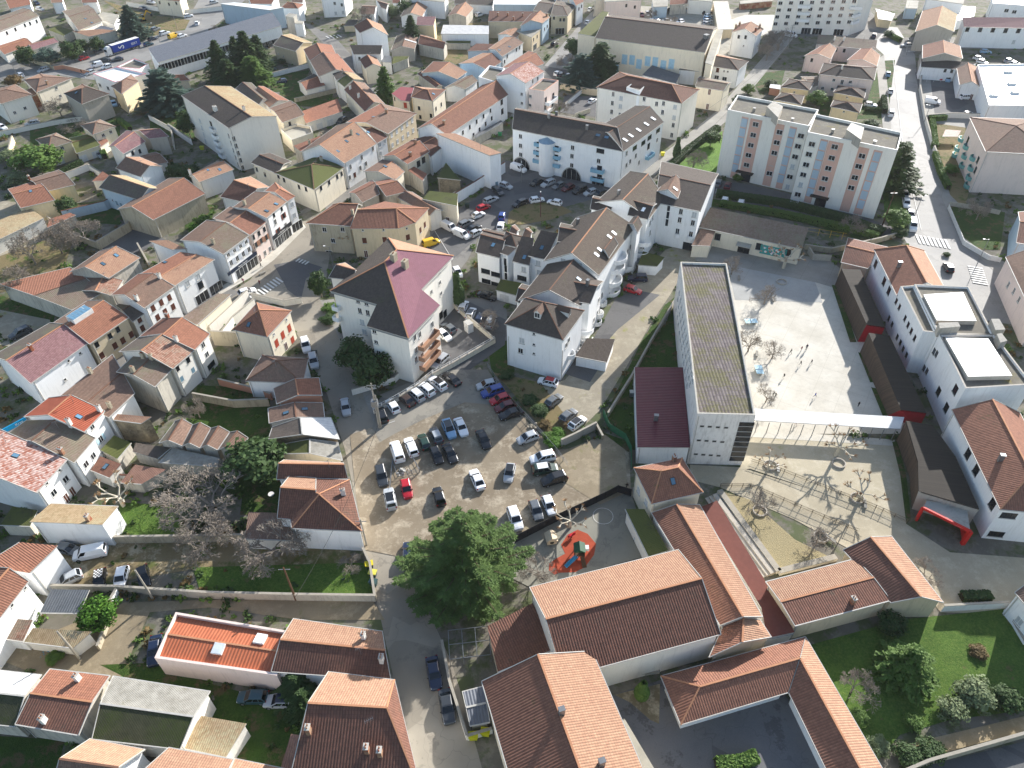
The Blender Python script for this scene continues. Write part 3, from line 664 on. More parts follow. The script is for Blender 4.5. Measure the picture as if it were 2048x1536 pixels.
# ================================================= walls, fences
def wall(P,h,label,mat='dirty',th=.3,name='garden_wall',cope=None,t=None,cat='wall'):
    pp=[xy(p) for p in pts(t,P,0)]; c=sum(pp,Vector((0,0)))/len(pp); o=empty(name,(c.x,c.y,0)); tag(o,label,cat); mb=MB(); cb=MB()
    for i in range(len(pp)-1):
        a,b=pp[i]-c,pp[i+1]-c; mb.bar((a.x,a.y,h/2-.05),(b.x,b.y,h/2-.05),th,h+.1,0); cb.bar((a.x,a.y,h+.04),(b.x,b.y,h+.04),th+.1,.1,0)
    mb.obj('wall',[WM(mat)],o); cb.obj('coping',[cope or plain('a39c8e',.85,name='stone_coping')],o); return o
def fence(P,h,label,m=None,step=2.5,solid=None,rails=2,name='fence',base=0,t=None,bars=0):
    pp=[xy(p) for p in pts(t,P,0)]; c=sum(pp,Vector((0,0)))/len(pp); o=empty(name,(c.x,c.y,0)); tag(o,label,'fence'); m=m or METAL; rl=MB(); pl=MB(); n=0
    for i in range(len(pp)-1):
        a,b=pp[i]-c,pp[i+1]-c; L=(b-a).length; d=(b-a)/L
        for k in range(rails): z=base+(h-base)*(k+1)/rails-.03; rl.bar((a.x,a.y,z),(b.x,b.y,z),.05,.05,0)
        if bars:
            for k in range(int(L/bars)): p=a+d*(k*bars); rl.bar((p.x,p.y,base),(p.x,p.y,h),.03,.03,0,up=(1,0,0))
        if solid: pl.bar((a.x,a.y,base+(h-base)/2),(b.x,b.y,base+(h-base)/2),.04,h-base-.1,0)
        for k in range(int(L/step)+1):
            if n<95: p=a+d*(k*step); q=MB(); q.box(-.05,.05,-.05,.05,0,h+.05); po=q.obj('post',[m],o); po.location=(p.x,p.y,0); n+=1
    rl.obj('rails',[m],o)
    if solid: pl.obj('panels',[solid],o)
    return o
wall((222,1086,480,1082,560,1080,724,1086),1.8,'long stone garden wall below the white barn','old'); wall((110,1182,240,1184,420,1196,600,1200,752,1202),1.7,'concrete wall along the dirt lane','concrete'); wall((752,1202,742,1135,728,1105),1.4,'wall end closing the lawn beside the wheelie bins','old')
wall((748,828,800,800,840,775,868,752),1.0,'low ramp wall with railing below the star-roofed block','pale'); fence((748,828,800,800,840,775,868,752),1.9,'white railing along the ramp wall','' and None or WHITE,2.0,base=1.0); wall((705,790,740,780,790,765,818,735,826,700),1.6,'curved white ramp wall beside the dark evergreens','pale')
wall((866,756,905,735,990,686),1.2,'cream yard wall at the front of the star block yard','cream'); fence((866,756,905,735,990,686),2.0,'railing on the cream yard wall',WHITE,2.2,base=1.1); wall((905,612,935,640,990,686),1.3,'cream yard wall beside the diagonal row of cars','cream')
fence((870,735,700,770,700,740),.9,'small railing beside the evergreens',METAL) if False else None
wall((1122,893,1150,880,1192,858),1.9,'grey concrete block wall by the parked cars on the bank','concrete'); wall((1192,856,1205,880),1.2,'crumbling end of the concrete block wall','stone')
fence((1206,832,1218,860,1250,880,1262,905,1262,940),1.8,'bent green mesh fence beside the canteen',plain('1f5a3c',.6,name='green_paint'),2.5,solid=plain('2c6b4a',.8,name='green_netting'))
fence((1030,1086,1120,1040,1210,998,1235,985,1262,993),2.0,'dark solid fence between car park and nursery playground',plain('1c1c20',.6,name='black_paint'),2.5,solid=plain('202127',.7,name='black_panel'))
wall((1352,602,1300,690,1262,760,1215,835),1.3,'old wall along the gravel drive','old'); fence((1352,600,1330,650,1300,690),2.0,'mesh fence on the old drive wall',METAL,3)
fence((975,735,1010,790,1060,845,1110,902,1135,935),1.3,'wire fence along the bank of the car park',METAL,3.0); 
wall((905,412,950,385,1010,345),3.4,'long white wall of the tall blank building','white',cope=RM('orange')); wall((820,450,880,420,912,400),2.6,'wall beside the grey garden door','grey')
wall((200,500,262,462,270,440),2.6,'weathered yard wall below the open barn','old'); wall((280,500,305,545),2.2,'ruined rubble wall beside the white extension','stone'); wall((100,445,150,480,205,500),2.0,'garden wall behind the bare trees','old'); wall((130,440,215,420,240,405),2.8,'bluish wall with tiled top beyond the bare trees','blue',cope=RM('orange'))
for P in ((430,655,500,600),(450,662,520,605),(440,668,470,640)):
    pass
wall((425,672,500,600),3.0,'pale roofless wall beside the pyramid-roofed villa, farther one','pale'); wall((440,690,470,650,512,614),2.4,'second roofless wall beside the villa','pale'); wall((430,690,520,695),4.0,'stained high wall closing the yard below the roofless walls','old')
wall((505,597,570,612,605,606),1.6,'low wall in front of the pale yellow villa','pale')
wall((390,800,470,815,540,812),2.0,'stone wall behind the walled garden','old'); wall((160,945,250,962,300,965),1.7,'garden wall with tiled top behind the pollarded tree','pale',cope=RM('red')); wall((440,770,520,790,545,800),1.8,'orange-brown garden wall below the piled-tile roof','terracotta')
wall((30,285,20,325,52,365),2.4,'yellow boundary wall at the left edge','yellow'); wall((-10,275,110,250,210,235),1.6,'pale wall in front of the brick-sided houses','pale'); wall((130,360,180,340,230,372),2.0,'white wall below the hedge','white')
wall((180,150,130,138,110,140),1.6,'brick-red garden wall along the lorry street','terracotta'); wall((50,120,110,140),1.4,'garden wall at the corner behind the street lamp','beige'); wall((255,12,360,30,500,15),2.0,'long pale wall at the top left edge','pale')
wall((545,155,620,135),1.8,'white wall of the lane garden','white'); wall((590,205,675,185),1.5,'stone wall at the foot of the lane gardens','old'); wall((300,240,345,265,350,300),1.8,'pale broken garden wall by the brown lane','pale'); wall((340,260,385,290),2.2,'white wall beside the tall white block','white')
wall((1120,178,1180,190,1240,195),2.2,'beige wall behind the three parked cars','beige'); wall((1130,215,1165,185),1.6,'white wall of the small walled car park','white'); wall((1150,235,1180,225),1.4,'curved cream garden wall','cream')
wall((1705,85,1690,150,1640,235),1.3,'garden wall of the pink villa','pink') if False else None
wall((1842,150,1838,180,1848,240,1862,290,1880,340),1.6,'wall along the white road left of the parking yard','pale'); wall((1850,240,1900,236,1960,238),1.8,'pale wall closing the yard above the clipped hedge','pale')
fence((1895,418,1925,490,1975,520,2000,525),1.4,'white concrete fence of the garden at the crossroads',WHITE,2.0,solid=WHITE); fence((1898,412,1960,422,1998,430),1.4,'grey panel fence behind the right-hand garden',WM('grey'),2.5,solid=WM('grey'))
wall((1608,498,1660,506,1760,484,1790,475),1.4,'low wall behind the school gate','old'); fence((1612,468,1690,480),2.0,'yellow-railed gate behind the school range',plain('c9a53c',.6,name='yellow_paint'),3)
wall((1615,505,1625,520,1660,522),1.6,'grey curved wall of the yard gate','concrete'); 
wall((1880,1222,2010,1215),1.6,'pale wall between gravel road and big lawn','pale'); wall((1780,1560,1850,1530,2060,1470),1.6,'stone wall along the road at the bottom right corner','old'); wall((2008,1222,2048,1290),.7,'white edging wall of the lawn below the white house','white')
wall((885,1290,900,1370,935,1480),1.5,'low pale wall along the bottom street','pale'); wall((935,1480,985,1465),1.4,'wall end behind the yellow bins','pale'); wall((1225,1360,1318,1345),.6,'raised kerb by the gymnasium','concrete')
wall((215,1235,240,1190),1.8,'white gate pillar wall beside the grey carport','white'); wall((200,1300,222,1240),1.2,'low wall at the lane corner','old')
fence((1840,1040,1812,1046,1750,1018,1560,944,1500,925),1.1,'timber slat fence along the upper ramp',plain('6b6252',.85,name='grey_timber'),2.0,bars=.2); fence((1440,975,1500,975,1600,1018,1715,1066),1.1,'timber slat fence along the lower ramp',plain('6b6252',.85,name='grey_timber'),2.0,bars=.2)
wall((1438,985,1556,1147,1670,1118),.7,'white concrete edge of the grass triangle','pale',th=.9,name='concrete_edge')
def steps():
    o=empty('outdoor_steps',(0,0,0)); tag(o,'long flight of concrete steps beside the flat terracotta roof','steps')
    for i in range(3):
        a=G(1428-i*7,992+i*2);b=G(1545-i*7,1150+i*2); mb=MB(); mb.bar((a.x,a.y,.3-i*.1),(b.x,b.y,.3-i*.1),.9,.6-i*.2,0); mb.obj('step',[WM('grey')],o)
steps()
# ================================================= buildings, bottom rows (tiles 3x, 2x)
b=B('long low workshop with bright orange metal roof, two domed rooflights and a pink parapet','30',(1252,662,2212,800,2290,446,1408,300),4.3,.5,roof='orangemetal',wall='pale',name='workshop',cat='workshop',gut=False,over=.1)
def parapet(b,t,P,h,h2,wd=.35,mat='pink',name='parapet'):
    q=[Vector((p.x,p.y)) for p in pts(t,P,h2)]
    if area(q)<0:q=q[::-1]
    inn=inset(q,wd); mb=MB(); n=len(q)
    for i in range(n):
        j=(i+1)%n
        mb.add([(p.x,p.y,z) for p in (q[i],q[j],inn[j],inn[i]) for z in (h,h2)],[(0,2,3,1),(6,4,5,7),(1,3,5,7)])
    return b.part(mb,name,[WM(mat)])
parapet(b,'30',(1235,655,2215,795,2295,436,1405,288),.0,4.9)
skyl(b,'30',(1750,585,2085,510),1.6,1.6,plain('dfe6ea',.3,name='rooflight_dome'),.35)
b=B('low house with peach and dark brown slopes and stepped zinc verge beside the dirt street','31',(120,765,1080,833,1012,442,300,340),5.0,2,roof='darkred',roof2='peach',rp=(610,550),ch=(865,500,1008,680),chk='white')
b=B('big house with deep dark red roof and three brick chimneys at the bottom edge','31',(235,1760,1330,1760,1108,830,580,765),7.0,3,roof='darkred',roof2='peach',hip=(0,.25),ro=.62,rp=(760,1035),ch=(425,1245,890,1400,995,1425))
B('lower peach-roofed wing crossing in front of the dark red roof at the bottom edge','31',(640,1700,1300,1750,1235,1520,810,1440),6.0,.8,roof='peach')
B('purple-red lean-to beside the big hipped house','31',(190,1560,320,1560,365,1275,280,1262),2.8,.3,kind='s',roof='rust',name='shed',cat='shed')
B('gabled barn with brick-orange far slope, dark brown near slope and small pipe chimney','30',(120,1188,628,1275,880,797,400,742),4.6,2,roof='darkred',roof2='orange',wall='dirty',rp=(440,965),ch=(630,830,360,1165),name='barn',cat='barn',chk='white')
B('barn with pale lichened corrugated far slope and mossy green near slope','30',(735,1305,1440,1388,1682,922,905,800),4.8,2,roof='mosscorr',roof2='asbestos',wall='pale',rp=(1130,1065),name='barn',cat='barn')
B('small shed with patchy cream and orange flat tiles beside the mossy barn','30',(1450,1378,1805,1452,1972,1180,1610,1118),3.2,.5,kind='s',roof='lichen',wall='pale',name='shed',cat='shed')
B('shed with white corrugated far slope and dark green near slope at the left edge','30',(-260,1165,120,1205,333,790,-100,742),4.2,2,roof='mosscorr',roof2='white',wall='dirty',rp=(100,950),name='shed',cat='shed')
B('peach-roofed house cut by the bottom edge, left of the lean grey seam','30',(390,1800,880,1850,1160,1388,722,1302),5.0,2,roof='brown',roof2='peach',rp=(760,1505))
B('peach ridge roof cut by the bottom edge in the middle of three joined houses','30',(870,1950,1690,2010,1870,1468,1352,1372),5.4,1.6,roof='brown',roof2='peach')
B('smaller orange-roofed house cut by the bottom edge, right of the joined peach roofs','31',(-250,1900,150,1950,250,1545,-170,1460),4.8,1.6,roof='brown',roof2='peach')
B('open carport with flat dark grey sheet roof in the walled yard','30',(318,296,632,300,716,110,408,106),3.0,.25,kind='s',roof='slategrey',wall='dirty',name='carport',cat='carport',nowall=True)
B('tiny tiled lean-to with mossy rounded tiles against the white house wall','30',(0,500,182,526,262,352,62,336),3.0,.7,kind='s',roof='worn',name='shed',cat='shed')
B('low sagging tiled outhouse with white end wall at the lane corner','30',(190,530,582,578,735,445,262,415),2.6,.5,kind='s',roof='lichen',wall='pale',name='outhouse',cat='shed')
# --- row of houses at left, tile 20
B('house with striped white and rust-red roof in the left street row','20',(290,870,542,600,-420,300,-700,600),7.4,3.0,roof='striped',w={'w':(525,762,430,870),'t':(475,690,375,795),'o':(580,860,528,905)},sk=(125,572),ch=(495,560),chk='white')
B('house with dull shaded brown roof, next to the bright orange one','20',(592,632,765,430,210,290,20,430),7.0,2.4,roof='oldbrown',w={'w':(745,575,688,642)},ch=(500,555))
B('house with bright orange ribbed roof and two rendered chimneys','20',(672,385,838,215,390,110,190,262),8.4,2.2,roof='bright',rp=(470,175),w={'m':(738,345),'h#b9d7e2':(805,440)},sk=(632,262),ch=(560,320,800,215),chk='white')
B('long house with pale brown roof sloping to the inner gardens','10',(870,1806,1078,1610,900,1296,470,1640),7.0,2,roof='brown',rp=(900,1530),ch=(885,1725,730,1450),chk='stone')
B('tall stone outbuilding with small peach lean-to roof','20',(860,282,1128,316,1212,262,940,240),5.6,.3,kind='s',roof='peach',wall='stone',name='outbuilding',cat='outbuilding')
b=B('workshop roofed with a row of four little saw-tooth gables','20',(1455,495,1540,325,1405,295,1270,472),4.2,1.1,roof='brown',roof2='oldbrown',wall='dirty',name='workshop',cat='workshop')
for P in ((1597,512,1686,352,1545,327,1457,497),(1738,528,1836,383,1692,353,1602,512),(1885,548,1985,430,1843,385,1745,527)):
    B('','20',P,4.2,1.1,roof='brown',roof2='oldbrown',wall='dirty',parent=b)
B('long lean-to with pale grey corrugated roof below the saw-tooth workshop','20',(1265,627,1738,662,1760,592,1378,512),3.0,.4,kind='s',roof='asbestos',wall='dirty',name='lean_to',cat='shed')
B('mossy dark lean-to roof behind the bright orange house','20',(940,602,1050,472,912,410,803,528),3.2,.4,kind='s',roof='moss',wall='dirty',name='lean_to',cat='shed')
B('small corrugated outhouse roof between the lean-to and the garden','20',(1262,600,1370,510,1085,470,1060,540),3.0,.3,kind='s',roof='grey',wall='dirty',name='outhouse',cat='shed')
B('veranda with glass panes set in a red tiled roof','20',(722,690,872,752,972,640,800,578),3.0,.5,kind='s',roof='red',wall='pale',name='veranda',cat='veranda',sk=(845,660))
B('low rusty sheet-roofed shed in the garden behind the veranda','20',(960,792,1130,802,1335,684,1080,645),2.6,.3,kind='s',roof='rust',wall='dirty',name='shed',cat='shed')
B('white barn with cream lichened lean-to roof above the parked van','20',(945,977,405,955,235,1102,818,1125),4.9,1.15,kind='s',roof='lichen',wall='white',name='barn',cat='barn',ch=(715,1090))
B('white-walled house with plain orange shed roof at the left edge','20',(155,1265,-140,1450,235,1512,462,1292),6.4,.4,kind='s',roof='orange')
B('low mossy outbuilding roof between the striped house and the white barn','20',(0,1130,238,1140,300,1010,100,978),3.0,.2,kind='s',roof='moss',wall='dirty',name='outbuilding',cat='outbuilding')
B('white house with rust-red roof and small attic windows at the left edge','30',(-330,760,230,40,0,-70,-560,500),7.2,1.6,roof='red',w={'t':(95,235,200,95)})
# --- left of the dirt car park, tile 21
b=B('corner house with peach and dark red hipped roof beside the dirt car park','21',(850,1178,750,765,235,745,285,1155),5.9,2.4,roof='darkred',roof2='red',hip=(1,1),kind='g',ch=(700,885),chk='white')
b=B('','21',(170,1072,520,1100,480,750,268,735),5.9,2.4,roof='darkred',roof2='peach',parent=b)
B('narrow gabled house with peach top slope behind the hipped corner house','21',(165,762,735,755,700,630,225,606),5.6,1.6,roof='darkred',roof2='peach')
B('brown shed roof between the bare tree and the corner house','21',(-90,1240,352,1255,182,1032,-60,1022),3.0,.5,kind='s',roof='brown',wall='pale',name='shed',cat='shed')
B('garage with brown and orange gabled roof and bright orange gable','21',(530,90,505,-50,140,35,165,160),4.4,1.2,roof='orange',roof2='brown',wall='terracotta',name='garage',cat='garage')
B('garage with brown roof and long glazed strips','21',(550,270,536,150,95,195,105,315),3.8,.9,roof='brown',wall='pale',name='garage',cat='garage',sk=(240,230,390,200))
B('shed with half grey tiles and half new white sheet roof','21',(668,442,600,268,130,345,98,442),3.6,1.3,roof='white',roof2='grey',wall='stone',name='shed',cat='shed',ch=(120,330))
B('shed with ribbed grey and mossy gabled roof at the street edge','21',(692,612,655,467,225,480,190,560),3.0,1.1,roof='asbestos',roof2='moss',wall='beige',name='shed',cat='shed')
# --- school halls, bottom right
b=B('big white gymnasium with pink-peach far slope and dark red near slope','32',(405,812,1672,466,1330,-212,140,90),7.2,3.2,roof='darkred',roof2='peach',rp=(900,180),wall='pale',name='gymnasium',cat='gymnasium')
b=B('tall building with wide peach tiled roof at the bottom edge, two little roof vents','32',(1202,1900,641,600,-243,842,67,1900),7.6,3,roof='peach',roof2='red',rp=(370,1070),wall='cream',name='school_hall',cat='school hall',ch=(395,1100,715,1510),chk='vent')
B('low cream annexe along the asphalt courtyard','32',(1150,1560,900,1140,860,1150,1080,1580),3.4,.1,kind='f',roof='concrete',wall='cream',name='annexe',cat='annexe')
b=B('low L-shaped school wing with orange and white panels under a red tiled roof','32',(1350,1190,2213,930,2348,485,1190,800),3.3,1.6,roof='red',hip=(1,0),wall='white',name='school_wing',cat='school wing',over=.7)
B('','33',(1010,1700,300,485,165,930,540,1700),3.3,1.6,roof='peach',roof2='red',wall='white',parent=b,over=.7)
b=B('long school wing with ridge running away from the square hipped house','22',(2005,1861,1502,965,1115,1030,1665,1932),5.6,1.9,roof='peach',roof2='red',wall='pale',rp=(1600,1440),name='school_wing',cat='school wing')
B('lower tiled link roof between the gymnasium and the red flat roof','32',(2075,488,1985,348,1690,400,1575,652),4.6,1.4,roof='peach',roof2='red',wall='beige',name='school_link',cat='school wing')
B('flat terracotta roofed corridor beside the long concrete steps','22',(1508,985,1640,932,2000,1530,2262,1985,2040,2032,1995,1790),3.2,kind='f',roof=plain('714238',.85,name='red_roof_felt'),wall='pale',name='covered_corridor',cat='corridor')
B('dark mossy lean-to roof along the nursery playground','22',(905,1000,1090,1380,1250,1330,1060,1000),3.4,1.0,kind='s',roof='moss',wall='pale',name='lean_to',cat='shed')
b=B('square two storey house with steep hipped red roof and tall brick chimney','22',(1117,960,1530,865,1362,590,975,670),7.2,2.2,roof='red',hip=(.75,.75),rp=(1265,680),wall='cream',w={'r':(1015,850,1075,945)},ch=(1295,615),sk=(1287,778))
B('canteen with dark red ribbed metal roof against the long school block','12',(980,1402,1000,2041,1425,2044,1366,1402),4.6,.5,kind='s',roof='redmetal',name='canteen',cat='canteen',ch=(1150,1825),chk='vent')
b=B('long four storey school block with mossy grey-violet roof','22',(1480,250,1945,262,1716,-952,1345,-965),12.6,kind='f',par=.45,roof=tilem('7f7674','69605f',.55,.6,1.25,mcol='6b693e',vary=.9,groove=.6),wall=plaster('e3e1dc',.5),name='school_block',cat='school building',trim=plain('b3aea2',.8,name='stone_coping'),
 w={'x':(1520,337,1582,341,1647,345,1712,349, 1495,450,1556,454,1618,458,1682,463, 1470,560,1530,565,1590,569,1652,573)})
b=B('gabled school building with long dark striped slope and brick-capped garden wall side','33',(215,400,985,195,700,-140,-20,45),4.6,2.2,roof='darkred',roof2='peach',wall='beige',rp=(560,85),name='school_building',cat='school building',ch=(670,215))
B('','33',(1405,212,990,-318,600,-210,985,215),4.6,1.6,roof='peach',roof2='darkred',wall='beige',parent=b)
B('white house with grey window at the right edge of the big lawn','33',(1975,130,2300,520,2640,380,2240,-30),5.6,1.6,roof='brown',w={'r':(2010,360)})
B('dark tiled shed between the greenhouse and the gymnasium','31',(1935,770,2380,590,2215,215,1850,400),3.6,1.0,roof='darkred',kind='s',wall='beige',name='shed',cat='shed')
B('grey metal storage shed behind the yellow bins','31',(1712,1200,1872,1170,1820,880,1650,925),2.6,.3,kind='g',roof='bluegrey',wall='concrete',name='storage_shed',cat='shed')
def polyroof(b,t,V,F,loop,roof,wall,z0=-.1,ins=.3,ridges=()):
    """roof from explicit vertices (x,y,z) in tile px; loop = eave vertex indices for the walls"""
    W=[GP(t,x,y,z) for x,y,z in V]; c=sum((Vector((p.x,p.y)) for p in W),Vector((0,0)))/len(W); b.mkroot(c)
    mats=[RM(roof[0] if isinstance(roof,(list,tuple)) else roof),TRIM,RIDGE]+([RM(r) for r in roof[1:]] if isinstance(roof,(list,tuple)) else [])
    mb=MB()
    fl=[]
    for f in F:
        m=0
        if isinstance(f[-1],str): m={'a':0,'b':3,'c':4}[f[-1]]; f=f[:-1]
        ps=[W[i] for i in f]; roofface(mb,ps,m); fl.append(ps)
    for i,j in ridges: mb.bar(W[i]+Vector((0,0,.05)),W[j]+Vector((0,0,.05)),.3,.12,2)
    lp=[W[i] for i in loop]; q=[Vector((p.x,p.y)) for p in lp]; zs=[p.z for p in lp]
    if area(q)<0: q=q[::-1]; zs=zs[::-1]
    ip=inset(q,ins); wb=MB(); n=len(q)
    for i in range(n):
        j=(i+1)%n; wb.face([(ip[i].x,ip[i].y,z0),(ip[j].x,ip[j].y,z0),(ip[j].x,ip[j].y,zs[j]-.1),(ip[i].x,ip[i].y,zs[i]-.1)]); b.walls.append((ip[i],ip[j],max(zs[i],zs[j])))
    ro_=b.part(mb,'roof',mats); b.part(wb,'wall',[WM(wall) if isinstance(wall,str) else wall]); b.q=q; b.h=zs[0]
    for ps in fl: ps.append((ro_,)); b.rfs.append(ps)
    return b
def balcony(b,t,L,w_=3.2,d_=1.3,curved=True,mat=None,floor=True,rail=1.0):
    m=mat or WM('white')
    for i in range(0,len(L),2):
        hit=b.hitwall(*px(t,L[i],L[i+1]))
        if not hit: MISS.append((b.label[:30]+' balc',round(px(t,L[i],L[i+1])[0]),round(px(t,L[i],L[i+1])[1]))); continue
        tt,p,z,n,a,bb=hit; mb=MB(); N=8 if curved else 1
        if curved: arc=[(-w_/2*math.cos(math.pi*k/N),-d_*math.sin(math.pi*k/N)) for k in range(N+1)]
        else: arc=[(-w_/2,0),(-w_/2,-d_),(w_/2,-d_),(w_/2,0)]
        mb.prism(arc[::1],-.15,0,0)
        for k in range(len(arc)-1):
            x0,y0=arc[k];x1,y1=arc[k+1]; mb.bar((x0,y0,rail/2),(x1,y1,rail/2),.12,rail,1)
        o=mb.obj('balcony',[m,m],b.root); o.location=(p.x-b.o.x,p.y-b.o.y,max(.3,z-1.0)); o.rotation_euler=(0,0,math.atan2(n.x,-n.y))
# ---------------- street rows, upper-left quarter
B('long white street house with dusty purple-brown tiled roof','10',(245,1532,705,1207,400,1045,-60,1310),7.4,2.2,roof='purple',roof2='grey',rp=(300,1190),w={'t':(640,1290,548,1352,520,1500)},ch=(255,1262))
b=B('stone coloured house with big glazed roof lantern in its orange roof','10',(715,1217,1032,1002,700,868,412,1055),7.4,2.2,roof='orange',roof2='brown',wall='beige',rp=(700,950),w={'n':(942,1100,880,1152,775,1222),'b':(1050,1140,983,1188,920,1230,815,1308)})
def lantern(b,t,x,y):
    tt,p,n,ro_=b.hitroof(*px(t,x,y)); mb=MB(); mb.box(-2.4,2.4,-1.1,1.1,-.8,.7,0)
    for k in range(5): mb.add([(-2.3+k*.93,-1.0,.74),(-1.45+k*.93,-1.0,.74),(-1.45+k*.93,1.0,1.1),(-2.3+k*.93,1.0,1.1)],[(0,1,2,3)],1)
    mb.add([(-2.4,1.1,.7),(2.4,1.1,.7),(2.4,1.1,1.12),(-2.4,1.1,1.12)],[(1,0,3,2)],0)
    o=mb.obj('glazed_lantern',[WHITE,BLUEG],ro_); o.location=(p.x-b.o.x,p.y-b.o.y,p.z); e=b.q[1]-b.q[0]; o.rotation_euler=(0,0,math.atan2(e.y,e.x))
lantern(b,'10',645,990)
B('low house with small dark corrugated roof between the lantern house and the shuttered house','10',(1060,1040,1165,965,1010,860,925,910),6.2,.9,roof='grey',wall='pale',w={'b':(1140,1090,1115,1020)})
B('white house with brown shutters and old red roof','10',(1152,930,1397,755,1105,655,885,825),8.4,1.9,roof='brown',roof2='red',rp=(1110,735),w={'b':(1355,845,1290,885,1225,930,1385,918,1322,958,1262,1003)},ch=(1280,690,1100,865),chk='white')
B('white house with clean peach roof above a curved grey shopfront','10',(1400,750,1717,540,1440,478,1118,655),8.4,1.7,roof='peach',roof2='orange',rp=(1450,570),w={'r':(1585,680,1500,735),'q':(1605,745),'s':(1620,840,1730,770)},sk=(1320,562))
B('low cream building with long narrow brown roof facing the roofless walls','10',(1580,1062,1850,818,1745,812,1440,1018),5.4,.7,kind='s',roof='oldbrown',wall='cream')
B('house with red-orange ribbed roof and stepped chimney behind the worn roof','10',(1558,1264,1680,1135,1300,1010,1110,1160),8.2,2.0,roof='orange',roof2='darkred',wall='pale',rp=(1370,1080),w={'w':(1625,1225,1655,1300),'B':(1690,1385)},ch=(1345,1010))
B('house with faded grey-pink ridged worn roof','10',(1382,1415,1552,1268,1120,1155,950,1278),8.0,1.9,roof='worn',roof2='grey',wall='pale',rp=(1205,1210),w={'n':(1505,1345,1420,1412),'V':(1545,1425,1455,1495)},ch=(1415,1195),chk='white')
B('small steep house with patchy orange-brown roof and three chimneys in the inner row','10',(1238,1560,1378,1415,1080,1300,930,1440),7.6,1.2,roof='oldbrown',wall='dirty',ch=(1150,1330,1215,1340,1070,1440),chk='stone')
b=B('white house with a ground floor shop and a row of small attic windows','A',(1065,835,1272,683,932,560,722,722),8.9,2.3,roof='oldbrown',roof2='brown',rp=(990,650),w={'m#c7ccd2':(1105,840,1155,805,1203,770,1248,736),'h#c7ccd2':(1128,903,1177,868,1225,832,1270,797),'s':(1215,975,1300,905)},ch=(990,750,1012,560),chk='stone')
B('pinkish town house with brown open shutters between the two white ones','A',(1280,683,1412,578,1118,450,985,548),8.7,2.2,roof='red',roof2='brown',wall='pink',rp=(1170,545),w={'n':(1308,700,1352,668,1395,635),'d#9b6f55':(1328,760,1368,728,1410,700),'o':(1357,860),'h':(1400,825,1440,793)},ch=(1322,495))
B('tall white house with black shopfront and two rooflights in its peach roof','A',(1412,545,1577,412,1320,330,1140,458),9.7,1.9,roof='peach',roof2='brown',rp=(1340,415),w={'d':(1470,518,1532,468),'h':(1482,575,1566,602),'d#7a4438':(1548,527,1505,648),'s':(1520,735,1580,690)},sk=(1413,488,1490,432),ch=(1240,440),chk='stone')
B('slim white corner house with hipped orange roof end at the street bend','A',(1577,412,1643,372,1480,258,1395,330),9.6,1.2,roof='orange',hip=(0,1),wall='white',w={'r':(1615,438,1635,525),'s':(1665,635)},ch=(1410,290))
B('long house with dark red ribbed roof behind the slim corner house','A',(1040,375,1262,425,1440,298,1285,212),6.4,2.0,roof='darkred',roof2='peach',wall='pale')
B('big old barn with stained end wall, red roof and open dark front','A',(505,560,925,348,630,225,215,475),5.8,2.3,roof='red',roof2='brown',wall='old',name='barn',cat='barn',rp=(540,340))
B('white house with peach roof and little roof terrace beyond the barn','A',(872,258,1152,155,1015,90,790,205),5.6,1.3,roof='peach',wall='white',sk=(940,158,1038,158),ch=(805,195),chk='white')
B('house with grey lichened near slope and pale cream far slope','A',(72,300,400,402,578,312,285,203),6.3,2.0,roof='grey',roof2='lichen',wall='blue',w={'t':(180,400),'V':(215,425,250,440)})
B('small white gabled house with brown ribbed roof and plain white end wall','A',(205,145,405,216,582,130,395,55),5.6,1.8,roof='brown',roof2='peach',wall='white')
B('low house with plain dark brown roof beside the small white gabled one','A',(480,132,625,98,520,15,390,50),4.0,1.0,roof='brown',wall='pale')
B('tiny orange-roofed outhouse beside the brown lane','A',(15,250,105,248,155,205,100,170),3.0,.5,kind='s',roof='orange',wall='pale',name='outhouse',cat='shed')
B('house with clean apricot roof slope and two big dark rooflights','10',(868,690,1122,525,800,470,555,640),5.8,2.0,roof='peach',roof2='brown',wall='dirty',rp=(800,520),sk=(930,507,825,575))
B('white boxy house extension with small peach lean-to roof','A',(655,797,780,790,622,720,470,726),6.6,.5,kind='s',roof='peach',wall='white')
B('old low range with long brown roof running to the lawn with bare trees','10',(575,945,830,800,560,600,-10,735),4.6,1.8,roof='oldbrown',roof2='orange',wall='dirty',rp=(370,830))
B('small lean-to with ribbed cream and brown roof between apricot roof and old range','10',(905,835,985,705,700,670,640,790),4.6,.8,roof='worn',roof2='brown',wall='dirty')
b=B('pale yellow villa with pyramid red roof and brick-red shutters','D',(440,405,920,505,1252,145,780,35),7.6,2.6,kind='p',roof='red',wall='cream',sk=(665,335),w={'k':(1220,385,1130,480,1047,590,1265,550,1305,700),'o':(1180,650),'t':(1180,268,1008,465)},over=.3)
B('white outbuilding with many-sided brown hipped roof, tiles piled on it','D',(620,1105,1405,1140,1480,800,850,750),4.8,2.3,kind='p',roof='brown',wall='white')
